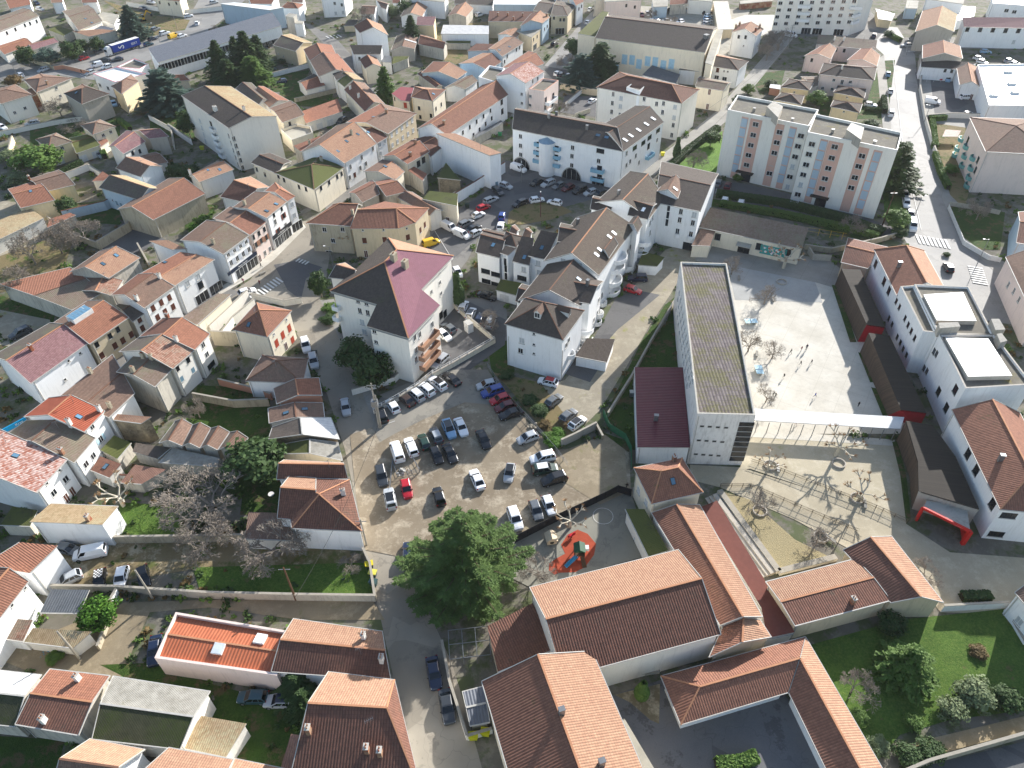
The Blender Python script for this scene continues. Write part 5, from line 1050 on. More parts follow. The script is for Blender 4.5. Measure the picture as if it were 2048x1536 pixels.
H('narrow lean-to with peach tiles in the back courts','01',(1335,1447,1372,1392,1235,1315,1178,1335),4.6,.5,kind='s',roof='orange',wall='dirty')
H('house with patchy red-brown roof above the stone corner house','01',(1040,1572,1212,1532,1062,1430,920,1462),6,1.3,roof='red',wall='dirty')
H('house with brown roof close above the crossing corner, left one','01',(850,1622,990,1552,930,1440,738,1542),6,1.3,roof='brown',roof2='red',wall='dirty')
H('mossy stone ruin with small rusty roof below the blank white wall','01',(1448,1420,1640,1440,1600,1400,1520,1300),4.6,kind='f',roof='moss',wall='stone',name='ruin',cat='ruin')
# 02
b=B('huge cream hall with vast brown roof, pale blue doors below','02',(665,302,1546,420,1612,237,745,133),12.2,3.4,kind='R',roof='dark',wall='cream',name='hall',cat='hall',gut=False,over=.2)
wins(b,'02',(835,500,900,475,960,480,1015,512,1085,490,1145,497,1210,522,1275,512),'u'); b.block(pts('02',(525,267,665,292,775,95,720,90),10.5),10.5,kind='f',roof='moss',wall='cream'); b.block(pts('02',(1546,500,1600,520,1690,240,1630,232),11.5),11.5,kind='f',roof='concrete',wall='cream'); chim(b,'02',(1552,305),'vent',1.2,1.6,1.6)
fc=MB(); p=GP('02',1490,560,0); fc.add([(sx*a_,sy*a_,z) for z,a_ in((0,1.1),(13.5,.75)) for sx,sy in((-1,-1),(1,-1),(1,1),(-1,1))],[(0,1,5,4),(1,2,6,5),(2,3,7,6),(3,0,4,7),(4,5,6,7)],0); fc.box(-1.1,1.1,-1.1,1.1,13.5,14.3,1)
tag(fc.obj('factory_chimney',[rubble('b07a62','9a644e'),WM('pale')],origin=(0,0,0)),'square brick factory chimney with pale cap at the corner of the hall','chimney').location=(p.x,p.y,0)
b=B('large apartment house, white above and beige below, with brown-red hipped roof','02',(672,699,1358,828,1502,716,858,574),12.4,2.6,roof='darkred',roof2='darkred',hip=(.9,.9),wall='pale',name='apartment_house',cat='apartment house',w={'h':(810,752,1058,790,1157,830,1213,827,803,824,1053,860,1205,897,797,893,863,918,1290,1000,793,965,1278,1080),'r':(873,785,1305,855,868,850,1297,940)})
b.block(pts('02',(915,708,1022,738,1074,690,965,673),13.4),13.4,kind='f',par=.5,roof='gravelroof',wall='white'); 
b=Bld('apartment_building','white apartment building with round stair tower, blue balconies and arches along its front','apartment building')
B('','02',(0,1032,890,1212,845,1022,20,873),12,2.8,kind='R',roof='dark',wall='white',parent=b,over=.2)
B('','02',(892,1212,1216,977,985,845,650,1040),12.1,2.6,roof='dark',wall='white',parent=b,over=.2,rp=(960,942))
skyl(b,'02',(905,1120,950,1085,1012,1040,1075,993,1130,950),1.1,1.8,plain('e8ecee',.3,name='roof_window')); skyl(b,'02',(688,1082,757,1099),1.4,1.1); chim(b,'02',(600,1035,295,945,355,925),'vent',1.2)
wins(b,'02',(68,1090,68,1165,70,1237,485,1180,480,1248,478,1322,693,1287,917,1225,915,1320,945,1290,990,1245,1015,1300,1160,1120),'w'); wins(b,'02',(707,1207,982,1182,1050,1142,1100,1100,1168,1045),'B')
BLUEP=plain('86b3c9',.5,name='pale_blue_panel')
balcony(b,'02',(220,1140,215,1205,210,1272,355,1170,352,1240,350,1305),3,.8,False,mat=BLUEP); balcony(b,'02',(690,1345,690,1415,1092,1230),4,1.2,False,mat=BLUEP); wins(b,'02',(215,1160,210,1230,355,1190,350,1260,700,1350,700,1420,1092,1170),'q'); wins(b,'02',(690,1435),'s')
def arch(b,t,x,y,r=3.2):
    hit=b.hitwall(*px(t,x,y)); 
    if not hit: return
    tt,p,z,n,a,bb=hit; mb=MB(); V=[(-r,-.04,0)]+[(-r*math.cos(math.pi*k/16),-.04,r*1.15*math.sin(math.pi*k/16)) for k in range(17)]; mb.face(V[1:],0)
    for k in range(16): A_=V[k+1];B2=V[k+2]; mb.bar((A_[0],-.1,A_[2]),(B2[0],-.1,B2[2]),.2,.25,1)
    for xx in (-r/2,0,r/2): mb.bar((xx,-.1,0),(xx,-.1,r*.95),.08,.08,1)
    o=mb.obj('archway',[GLASS,TRIM],b.root); o.location=(p.x-b.o.x,p.y-b.o.y,.05); o.rotation_euler=(0,0,math.atan2(n.x,-n.y))
arch(b,'02',475,1440); arch(b,'02',75,1345,3.0)
st=MB(); p=GP('02',281,1408,0); q_=Vector((p.x,p.y+1.6,0)); st.tube((q_.x,q_.y,0),(q_.x,q_.y,10.4),2.5,2.5,20,0); st.tube((q_.x,q_.y,10.4),(q_.x,q_.y,11.6),2.7,.1,20,1); b.part(st,'stair_tower',[WM('white'),plain('8ba3b3',.6,name='zinc_cone')])
H('cream house with outside stair and brown roof beside the apartment house','02',(1465,692,1692,727,1757,660,1500,612),7.4,1.0,roof='oldbrown',wall='cream',w={'o':(1580,735,1570,812)})
b=H('white house with dark hipped roof and brown shutters beside the brick chimney','02',(1545,524,1812,562,1893,490,1590,418),6.8,1.6,roof='dark',roof2='peach',hip=(0,.9),wall='white',w={'b':(1573,552,1645,560),'t':(1697,568,1727,572),'W':(1565,607,1637,618,1700,630)})
b=H('tall white gabled house with red roof and four brick chimneys','Q',(1745,464,1838,370,1500,325,1425,412),8.8,2.1,roof='peach',roof2='red',wall='white',w={'n':(1520,470,1608,475),'t':(1582,585)},ch=(1480,360,1528,330,1735,400,1785,360))
H('long low grey shed with one white rooflight beside the car park','Q',(1250,378,1448,372,1385,15,1192,15),3.8,kind='f',roof='asbestos',wall='beige',name='shed',cat='shed')
H('pink apartment building cut by the top edge','Q',(-200,20,275,0,280,-90,-200,-80),8,kind='f',roof='concrete',wall='pink',w={'n':(80,70,190,90)})
H('plain cream building at the top edge behind the car park','Q',(870,-5,1180,20,1190,-80,880,-90),6,kind='f',roof='concrete',wall='pale')
H('row of rust-red garage doors near the top edge','Q',(1540,48,1958,8,1950,-25,1530,10),2.8,kind='f',roof='concrete',wall='brick',name='garage_row',cat='garage')
H('grey flat-roofed workshop in front of the hall with blue doors','02',(1040,600,1310,668,1345,595,1120,522),4.6,.5,kind='s',roof='slategrey',wall='white',name='workshop',cat='workshop')
H('small building with dark roof at the foot of the brick chimney','02',(1335,557,1500,572,1520,520,1372,503),5.2,.6,kind='s',roof='dark',wall='white',name='outbuilding',cat='outbuilding')
# 03
b=Bld('apartment_block','seven storey striped apartment block in cream, terracotta and blue with flat gravel roof','apartment block')
WT=plain('f0eee8',.6,name='white_coping')
b.block(pts('Z',(225,303,888,437,967,303,305,183),19.2),19.2,kind='f',par=.7,roof='gravelroof',wall='pale',trim=WT)
b.block(pts('Z',(878,487,1612,636,1650,490,940,338),19.2),19.2,kind='f',par=.7,roof='gravelroof',wall='pale',trim=WT)
TER=plaster('cfa897',.12); BLP=plaster('a9bac6',.1); 
def strip(b,t,x,y,w_,m,z0=.3,z1=18.8,d=.12,name='facade_strip'):
    hit=b.hitwall(*px(t,x,y))
    if not hit: MISS.append(('strip',x,y)); return
    tt,p,z,n,a,bb=hit; mb=MB(); mb.box(-w_/2,w_/2,-d,.05,z0,z1)
    o=mb.obj(name,[m],b.root); o.location=(p.x-b.o.x,p.y-b.o.y,0); o.rotation_euler=(0,0,math.atan2(n.x,-n.y))
for x,y,w_ in ((437,490,3.4),(625,552,2.4),(1080,678,3.8),(1298,747,2.6),(345,480,1.9),(735,560,1.9),(985,660,2.0),(1415,760,2.2)): strip(b,'Z',x,y,w_,TER,d=.1,z0=3 if w_>3 else .3)
for x,y in ((340,500),(728,580),(980,680),(1408,790)):
    for k in range(6): strip(b,'Z',x,y,1.7,BLP,2.2+k*2.75,4.6+k*2.75,.2,'balcony_screen')
for P in ((457,403,437,490,418,573,398,655,382,735),(653,467,630,552,610,637,570,805),(828,497,803,582,780,668,737,832),(918,565,893,648,870,733,847,815,802,977),(1105,587,1080,678,1052,763,1025,848,1000,928),(1328,662,1300,747,1270,838,1240,922)): 
    for i in range(0,len(P),2):
        o=win(b,*px('Z',P[i],P[i+1]),'W')
        if o: o.location+=Matrix.Rotation(o.rotation_euler.z,3,'Z')@Vector((0,-.12,0))
wins(b,'Z',(590,722,757,750,717,915,825,897),'r'); wins(b,'Z',(370,845,985,1045),'p')
for q in ((548,258,640,348,680,255,600,215),(1200,445,1320,530,1345,430,1240,390)):
    slab(b,'Z',q,19.2,2.4,RM('asbestos'),'stair_cabin')
chim(b,'Z',(440,300,752,385,1083,475,1425,570),'vent',1.0,.7,.7)
def canopy(b,t,x,y,w_,d_,z,m):
    hit=b.hitwall(*px(t,x,y)); 
    if not hit: return
    tt,p,zz,n,a,bb=hit; mb=MB(); mb.box(-w_/2,w_/2,-d_,0,z,z+.25); o=mb.obj('canopy',[m],b.root); o.location=(p.x-b.o.x,p.y-b.o.y,0); o.rotation_euler=(0,0,math.atan2(n.x,-n.y))
canopy(b,'Z',370,800,5,1.6,2.9,DARK); canopy(b,'Z',985,990,5,1.6,2.9,DARK)
b=Bld('apartment_block','big cream apartment block at the top edge with many windows and rows of balconies','apartment block')
b.block(pts('03',(20,262,640,288,780,235,90,205)),21,kind='f',roof='concrete',wall='pale')
wgrid(b,'03',(100,25),(690,10),(60,190),8,4,'W'); balcony(b,'03',(290,40,285,95,280,150,705,50,700,110,690,165),5,1.1,False); wins(b,'03',(300,262,390,262,560,270),'s')
H('low pinkish house with brown roof and two white dormer chimneys below the big block','03',(388,352,860,404,874,322,402,277),5.6,1.4,kind='s',roof='oldbrown',wall='pink',ch=(530,320,605,325),chk='white',w={'n':(545,400,610,405)})
H('pinkish gabled house with peach roof at the bend, left one','03',(502,472,548,388,432,362,288,448),5.8,1.3,roof='peach',roof2='red',wall='pink',w={'n':(350,480)})
H('house with rose-brown crossed roof right beside the white street','03',(872,530,897,440,745,386,630,482),6.2,1.3,roof='peach',roof2='red',wall='pink')
H('large pink villa with dark hipped roof','03',(405,594,850,644,872,540,445,503),7.2,1.8,roof='dark',hip=(.8,.8),wall='pink',w={'m':(527,640,660,655,437,705,512,712),'h':(593,655)},ch=(590,550),chk='white')
for lab,P in (('upper left',(100,697,332,723,370,658,168,628)),('lower left',(45,797,267,838,292,763,108,738)),('upper right',(522,738,772,787,787,712,557,684)),('lower right',(498,852,732,903,757,828,528,798))):
    H('small ochre house with pyramid dark roof, %s of the group of four'%lab,'03',P,4.8,1.3,kind='p',roof='dark',wall='yellow',group='four small ochre pyramid-roofed houses',w={'t':(P[0]+110,P[1]+40)})
H('low house with small peach roof between pink villa and pyramid houses','03',(340,700,400,690,405,612,260,612),4.2,.8,roof='oldbrown',wall='pink')
H('low building with long dark roof over a walled parking yard','S',(475,1022,1010,1058,1345,958,480,895),4.6,1.2,kind='s',roof='dark',wall='white',w={'n':(845,1075,945,1085)})
H('old gabled house with red ribbed roof between pale parapet walls','S',(1112,895,1072,700,500,688,495,895),6.6,2,roof='peach',roof2='red',wall='grey')
H('big barn with pale pink roof and rough grey gable','S',(977,487,1032,215,500,162,385,488),7.6,2.6,roof='lichen',roof2='peach',wall='grey',name='barn',cat='barn',w={})
b=H('long white building with plum-coloured roof beside the car park road','S',(1130,412,2450,440,2450,268,1108,262),8,2,kind='s',roof='purple',wall='white',w={'q':(1185,445,1380,450,1575,455,1770,463,1965,465),'r':(1890,640)})
H('white flat-roofed building at the top right corner','S',(1560,60,2400,120,2400,-60,1560,-50),7,kind='f',par=.4,roof='membrane',wall='white',w={'W':(1780,160,1900,180)})
H('plain pale warehouse at the top edge behind the big barn','S',(545,-20,1120,60,1160,-90,600,-140),8,kind='f',roof='concrete',wall='white',name='warehouse',cat='warehouse')
H('white cottage with ribbed brown gabled roof beside the supermarket','S',(1393,1336,1316,1010,1020,1042,1062,1297),4.8,1.6,roof='peach',roof2='brown',wall='white',w={'o':(1270,1410)})
b=H('supermarket with wide flat white roof and four rooflight domes','03',(1762,852,2500,858,2500,515,1672,527),6.6,kind='f',par=.5,roof='membrane',wall='white',name='supermarket',cat='supermarket',trim=WT)
skyl(b,'03',(1920,582,1950,675,1975,745,1805,768),2.4,1.6,plain('f2f4f4',.3,name='rooflight_dome'),.7)
b=H('four storey beige apartment house with brown hipped roof and teal balconies','03',(1742,1214,2300,1240,2160,955,1612,937),12.4,2.8,roof='brown',hip=(.8,.8),wall='pink',name='apartment_house',cat='apartment house')
TEAL=plain('6fa9a6',.5,name='teal_paint'); balcony(b,'03',(1560,1100,1530,1175,1500,1250,1600,1160,1588,1235,1570,1310,1655,1250,1640,1330,1625,1405,1600,1490),3,1.1,True,mat=TEAL); wins(b,'03',(1600,1120,1680,1280,1660,1360),'q')
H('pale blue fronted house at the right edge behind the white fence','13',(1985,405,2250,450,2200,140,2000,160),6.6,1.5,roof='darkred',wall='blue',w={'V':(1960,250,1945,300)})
H('pinkish building with brown roof and glass awning at the right edge','13',(2430,1000,2260,480,1900,518,2140,1030),7.4,1.8,roof='brown',wall='pink',w={'h':(1925,742,1970,792,2010,860)})
# school range by the yard
b=H('long school range with brown roof, dark porch and teal mural','Z',(-10,1246,832,1426,892,1250,85,1084),4.8,2.6,kind='s',roof='oldbrown',wall='cream',name='school_range',cat='school building',w={'q':(145,1325,482,1405)})
def mural(b,t,x,y,w_,h_):
    hit=b.hitwall(*px(t,x,y)); 
    if not hit: return
    tt,p,z,n,a,bb=hit; mb=MB(); r=random.Random(5); mb.box(-w_/2,w_/2,-.06,.02,-h_/2,h_/2,0)
    for k in range(26):
        cx=r.uniform(-w_/2+.4,w_/2-.4); cz=r.uniform(-h_/2+.3,h_/2-.3); s=r.uniform(.12,.34); n_=r.choice((4,5,8)); mb.face([(cx+s*math.cos(2*math.pi*i/n_+.4),-.075-k*.001,cz+s*math.sin(2*math.pi*i/n_+.4)) for i in range(n_)],1+k%3)
    o=mb.obj('mural',[plain('3f9c95',.7,name='teal_mural_paint'),WHITE,plain('c96a4a',.7,name='orange_mural_paint'),plain('d9b8d0',.7,name='pink_mural_paint')],b.root); o.location=(p.x-b.o.x,p.y-b.o.y,z); o.rotation_euler=(0,0,math.atan2(n.x,-n.y))
mural(b,'Z',600,1445,6.5,2.6); canopy(b,'Z',365,1380,3.6,2,2.8,WM('concrete')); wins(b,'Z',(360,1415),'p'); wins(b,'Z',(725,1455),'q')
H('short annexe with pale tiles at the left end of the school range','Z',(-70,1395,82,1402,130,1268,20,1232),3.6,1,kind='s',roof='brown',wall='cream',name='annexe',cat='annexe')
H('small school building with dark red roof beside the dark gate','13',(583,562,800,612,1000,450,640,365),4.4,1.2,roof='darkred',wall='beige',name='school_building',cat='school building')

H('long low building with broad lichened cream roof at the left edge','10',(-60,405,352,208,238,128,-200,300),3.8,.6,kind='s',roof='lichen',wall='pale',name='warehouse',cat='warehouse')
H('small orange lean-to roof against the bluish garden wall','10',(375,288,610,185,560,165,395,215),2.8,.4,kind='s',roof='orange',wall='dirty',name='lean_to',cat='shed')
H('small cream house with orange roof hidden behind the big blue-green cedar','00',(1420,648,1520,642,1440,596,1330,600),5,1,roof='orange',wall='cream')
H('long green-edged greenhouse roof below the white metal hangar','N',(60,492,345,494,350,465,75,462),2.6,.3,kind='s',roof='moss',wall='dirty',name='greenhouse_shed',cat='shed')
H('dirty-walled lean-to with mossy roof in the lane courts','M',(985,880,1200,800,1215,765,1000,770),3.4,.5,kind='s',roof='moss',wall='dirty',name='lean_to',cat='shed')
H('grey box house between stained gable and old workshop','M',(845,850,975,855,975,765,860,765),4.6,.3,kind='s',roof='slategrey',wall='white')
H('small lean-to with dark tiles behind the bare shrubs, left of the cream hall','M',(320,355,480,350,520,270,390,265),2.6,.5,kind='s',roof='grey',wall='beige',name='lean_to',cat='shed')
H('square pavilion with yellow awning and white tent roof','03',(880,150,990,165,1015,110,860,70),3.4,.5,roof='membrane',wall='yellow',name='kiosk',cat='kiosk')
H('low russet building between peach lean-tos in the back courts','01',(1290,590,1440,700,1500,690,1360,580),4,.7,roof='darkred',wall='dirty')
H('terrace building with dark flat roof behind the cream hall corner','02',(1100,520,1040,560,960,610,1040,540),3.6,kind='f',roof='slategrey',wall='dirty',name='outbuilding',cat='outbuilding') if False else None
H('white box garage with flat roof at the top left plot','K',(1290,230,1560,330,1620,200,1400,160),3.4,kind='f',roof='concrete',wall='white',name='garage',cat='garage')
H('open shed with curved white sheet roof beside the fir','K',(1270,400,1480,440,1560,390,1380,345),3,.4,kind='s',roof='bluegrey',wall='dirty',name='shed',cat='shed')
H('brown-roofed outhouse in front of the low double garage','00',(800,1180,870,1130,840,1100,770,1140),3,.5,kind='s',roof='red',wall='cream',name='outhouse',cat='shed')
H('low grey lean-to between pale yellow house and dark pines','00',(1000,60,1100,90,1120,50,1040,20),2.6,.3,kind='s',roof='asbestos',wall='dirty',name='shed',cat='shed') if False else None
H('flat grey annexe behind the long white school-like house','01',(1755,1105,1980,980,1960,960,1740,1085),2.8,kind='f',roof='slategrey',wall='dirty',name='annexe',cat='annexe')
H('small cream porch building in the garden of the pink villa','03',(10,700,100,715,100,680,20,672),2.6,.4,kind='s',roof='white',wall='terracotta',name='garden_hut',cat='hut')
H('carport with wooden slat roof in the garden of the teal balconies','03',(1395,1090,1520,1090,1545,1045,1420,1035),2.4,.2,kind='s',roof='rust',wall='dirty',name='pergola',cat='pergola',nowall=True)

for lab,t,P,h,k in (('orange-roofed house at the very top left corner above the long white block','K',(130,120,420,60,400,-60,60,-30),5.5,{}),('low grey-roofed building at the top edge left of the flat white warehouse','N',(215,45,600,62,620,-20,250,-45),4,dict(roof='grey')),('pale blue building at the top edge behind the upper car park','Q',(425,88,610,78,625,-25,410,-25),5,dict(roof='concrete',kind='f',wall='blue')),
 ('low house with orange roof behind the upper car park wall','Q',(635,62,865,45,870,-25,640,-35),4.5,dict(roof='orange',wall='dirty')),('blue-walled shop shed beside the kiosk at the top edge','S',(235,125,420,130,440,10,260,0),4.5,dict(roof='concrete',kind='f',wall='blue')),('white sloping canopy roof between big barn and long white building','S',(985,330,1290,245,1310,105,1112,90),4,dict(roof='membrane',kind='f',wall='white')),
 ('peach-roofed house at the top edge left of the fir','K',(700,40,860,30,850,-60,700,-50),5,dict(roof='peach')),('red-roofed house at the top edge beside the weedy plot','K',(1120,40,1330,30,1320,-60,1120,-50),5,dict(roof='red')),('brown-roofed house at the top edge above the concrete tower','L',(1700,20,1820,28,1840,-50,1720,-60),6,dict(roof='brown')),('white house at the top edge right of the olive-grey round tree','M',(985,40,1090,45,1110,-40,1000,-50),5,dict(roof='orange')),
 ('dark-roofed house at the top edge beside the bright green tree','M',(1830,50,2000,60,2020,-30,1850,-50),5,dict(roof='grey')),('red-roofed house at the top edge of the main street, left side','N',(1290,-8,1460,-10,1450,-110,1290,-110),8,dict(roof='red')),('cream house at the top edge between main street and upper car park','N',(1750,-20,1900,-30,1900,-120,1760,-110),8,dict(roof='red',wall='cream'))):
    B(lab,t,P,h,1.3 if k.get('kind')!='f' else 0,**k)
# ================================================= trees and plants
def Q4(mb,c,u,v,m=0): mb.face([c-u-v,c+u-v,c+u+v,c-u+v],m)
def rv(r,s=1.0):
    while True:
        v=Vector((r.uniform(-1,1),r.uniform(-1,1),r.uniform(-1,1)))
        if .05<v.length<1: return v.normalized()*s
def leafblob(mb,r,c,rad,n,s=.35,flat=.8,m=0):
    """n small leaf faces gathered in clumps through a lumpy ball"""
    cl=[c+Vector((v.x*rad.x,v.y*rad.y,v.z*rad.z)) for v in (rv(r,r.uniform(.45,1.0)) for _ in range(max(6,n//90)))]
    for i in range(n):
        k=cl[i%len(cl)]; p=k+rv(r,r.random()**.6*min(rad)*.42); nn=(p-c).normalized()+rv(r,.8); nn.normalize()
        u=nn.cross(rv(r)).normalized()*s*r.uniform(.5,1.1); v=nn.cross(u).normalized()*s*r.uniform(.4,.9); Q4(mb,p,u,v,m)
TM={}
LEAF={'bigcedar':lambda:leafm('3c5328','587239','7b9450'),'dark':lambda:leafm('2f4426','42592f','546b38'),'mid':lambda:leafm('46642a','5e7a34','728c44'),'bright':lambda:leafm('48701f','5f8a2c','3a5a1c'),'cedar':lambda:leafm('4f6a33','6b8343','86984f'),
      'olive':lambda:leafm('5c6b48','77845c','8d9870'),'blue':lambda:leafm('3b5044','50665a','647a6a'),'brownish':lambda:leafm('6d5a3a','8a7048','55502c')}
def m_conifer(seed,n=5200,wide=1.0,droop=.25,lay=16,s=.32):
    """unit conifer: height 1 -> 10 m, real metres scaled later; layered boughs with tips"""
    r=random.Random(seed); mb=MB(); H_=10.0
    for L in range(lay):
        f=L/lay; z=H_*(.1+.88*f); R0=wide*3.6*(1-f)**.8*(.85+.3*r.random())+.15; nb=max(5,int(11*(1-f)+4))
        for k in range(nb):
            a=2*math.pi*(k+r.random()*.7)/nb+L; Rr=R0*r.uniform(.65,1.12); d=Vector((math.cos(a),math.sin(a),0)); sd=Vector((-d.y,d.x,0))
            q=max(6,int(n/lay/nb*(1.3-f)))
            for i in range(q):
                t=r.random()**.7; p=d*(Rr*t)+sd*r.gauss(0,.16*Rr*(1.1-t)+.05)+Vector((0,0,z-droop*Rr*t*t+r.uniform(-.18,.18)))
                u=(d*.8+rv(r,.5)).normalized()*s*r.uniform(.6,1.3); v=(sd+rv(r,.5)).normalized()*s*.42*r.uniform(.6,1.2); Q4(mb,p,u,v)
    return mb
def trunkmb(h,r0,seed=0):
    r=random.Random(seed); mb=MB(); p=Vector((0,0,-.2))
    for k in range(5):
        q=Vector((r.uniform(-.12,.12),r.uniform(-.12,.12),h*(k+1)/5)); mb.tube(p,q,r0*(1-k/6),r0*(1-(k+1)/6),7); p=q
    return mb
def m_bare(seed,h=8,rad=4,depth=6,th=.2,spread=.75,twig=1.0,pollard=False,knob=False):
    r=random.Random(seed); mb=MB(); cnt=[0]; tr=h*.28 if not pollard else h*.4
    mb.tube((0,0,-.2),(0,0,tr),th*1.15,th*.9,8)
    def br(p,d,L,rr,dp):
        if cnt[0]>5200: return
        cnt[0]+=1; e=p+d*L; mid=p+d*L*.5+rv(r,L*.07); n=5 if dp>3 else 3
        mb.tube(p,mid,rr,rr*.85,n,cap=False); mb.tube(mid,e,rr*.85,rr*.68,n,cap=False)
        if dp==0: return
        k=3 if (dp>1 or r.random()<.7) else 2
        for i in range(k):
            nd=(d+rv(r,spread)); nd.z+=.12; nd.normalize(); br(e,nd,L*r.uniform(.6,.88),max(rr*.62,.016*twig),dp-1)
        if dp>2 and r.random()<.6: nd=(d+rv(r,1.1)).normalized(); br(mid,nd,L*.55,max(rr*.45,.016*twig),dp-2)
    if pollard:
        for i in range(5):
            a=2*math.pi*i/5+r.random(); d=Vector((math.cos(a),math.sin(a),.5+.4*r.random())).normalized(); p=Vector((0,0,tr)); L=rad*.4
            for k in range(2):
                e=p+d*L; mb.tube(p,e,th*.55*(1-k*.25),th*.42*(1-k*.25),6); 
                for s in range(2+k):
                    d2=(d+rv(r,.7)); d2.z=abs(d2.z)+.1; d2.normalize(); e2=e+d2*L*.55; mb.tube(e,e2,th*.36,th*.28,5); mb.tube(e2-d2*.1,e2+d2*.18,th*.5,th*.4,6)
                    for t in range(16):
                        d3=(d2+rv(r,.7)+Vector((0,0,.3))).normalized(); f=e2+d3*rad*.2*r.uniform(.5,1.1); mb.tube(e2,f,.022*twig,.01*twig,3,1,cap=False)
                d=(d+rv(r,.4)+Vector((0,0,.1))).normalized(); p=e
    else:
        sc_=rad*.42
        for i in range(5):
            a=2*math.pi*i/5+r.random()*.8; d=Vector((math.cos(a),math.sin(a),r.uniform(.5,1.4)*h/rad/2)).normalized(); br(Vector((0,0,tr*r.uniform(.7,1))),d,sc_*r.uniform(.8,1.15),th*.6,depth)
        br(Vector((0,0,tr)),Vector((0,0,1)),sc_,th*.6,depth-1)
    return mb
TX={}
def tmesh(key,f,mats):
    if key not in TM:
        mb=f(); rr=sorted(math.hypot(v[0],v[1]) for v in mb.v); zz=sorted(v[2] for v in mb.v); TX[key]=(rr[int(len(rr)*.97)],zz[0],zz[-1])
        TM[key]=mb.mesh(key.split(':')[0],mats)
    return TM[key]
def fit(key,r,h): x=TX[key]; return (r/x[0],r/x[0],h/x[2])
def child(name,me,parent,sc3=(1,1,1)):
    o=bpy.data.objects.new(name,me); o.scale=sc3; return link(o,parent)
TN={'conifer':'conifer','cedar':'cedar_tree','round':'evergreen_tree','bush':'bush','cypress':'cypress','bare':'bare_tree','pollard':'pollarded_tree'}
tri=[0]
def tree(kind,x,y,h,r,label,leaf='dark',top=True,group=None,cat='tree',name=None,dens=1.0,z=0):
    """x,y photo px of the crown top (top=True) or of the foot; h metres, r crown radius"""
    g=G(x,y,h if top else 0); tri[0]+=1; i=tri[0]
    o=empty(name or TN[kind],(g.x,g.y,0),R_.uniform(0,6.28)); tag(o,label,cat,group)
    if kind in('conifer','cedar'):
        key='foliage:%s%s%d%s'%(kind,leaf,i%2,dens)
        me=tmesh(key,lambda:m_conifer(i%2+3,int(5200*dens),1.0,.25 if kind=='conifer' else .12,18 if kind=='conifer' else 10),[LEAF[leaf]()])
        child('crown',me,o,fit(key,r,h)); t=trunkmb(h*.85,.02*h+.08,i).mesh('trunk',[barkm('4a3c30','6b5a4a')]); child('trunk',t,o)
    elif kind in('round','bush'):
        key='foliage:%s%s%d%s'%(kind,leaf,i%3,dens)
        def mk():
            mb=MB(); leafblob(mb,random.Random(i%3+20),Vector((0,0,0)),Vector((1,1,1)),int(3200*dens),.085); return mb
        me=tmesh(key,mk,[LEAF[leaf]()]); z0=.5*h if kind=='bush' else .58*h; hz=.5*h if kind=='bush' else .42*h; x_=TX[key]
        c=child('crown' if kind=='round' else 'foliage',me,o,(r/x_[0],r/x_[0],hz/x_[2])); c.location.z=z0
        t=trunkmb(h*.6,.015*h+.08,i).mesh('trunk',[barkm()]); child('trunk' if kind=='round' else 'stem',t,o)
    elif kind=='cypress':
        def mk():
            mb=MB(); q=random.Random(3)
            for _ in range(2200):
                f=q.random(); a=q.uniform(0,6.28); R0=.16*(math.sin(min(1,f*1.25+.12)*math.pi*.92)**.6)*q.uniform(.75,1.05); p=Vector((R0*math.cos(a),R0*math.sin(a),f)); n_=Vector((math.cos(a),math.sin(a),.4))+rv(q,.5); n_.normalize(); u=n_.cross(rv(q)).normalized()*.022; v=n_.cross(u).normalized()*.035; Q4(mb,p,u,v)
            return mb
        child('crown',tmesh('foliage:cyp'+leaf,mk,[LEAF[leaf]()]),o,(r/.16,r/.16,h)); child('trunk',trunkmb(h*.3,.12).mesh('trunk',[barkm()]),o)
    elif kind=='bare':
        v=i%4; key='branches:%d%s'%(v,dens); me=tmesh(key,lambda:m_bare(v+40,8,4,6 if dens>=1 else 5,.2,.75,1.5),[barkm('746b60','9a9084')]); child('crown',me,o,fit(key,r,h))
        child('trunk',trunkmb(h*.3,.02*h+.06,i).mesh('trunk',[barkm('5e5248','81756a')]),o)
    else:
        v=i%3; key='branches:p%d'%v; me=tmesh(key,lambda:m_bare(v+70,7,4,5,.28,.8,1.5,True),[barkm('a39a86','cbc4b2'),barkm('8c6f52','a98a66')]); child('crown',me,o,fit(key,r,h))
        child('trunk',trunkmb(h*.35,.28,i).mesh('trunk',[barkm('8f8674','b5ad9b')]),o)
    return o
T=tree
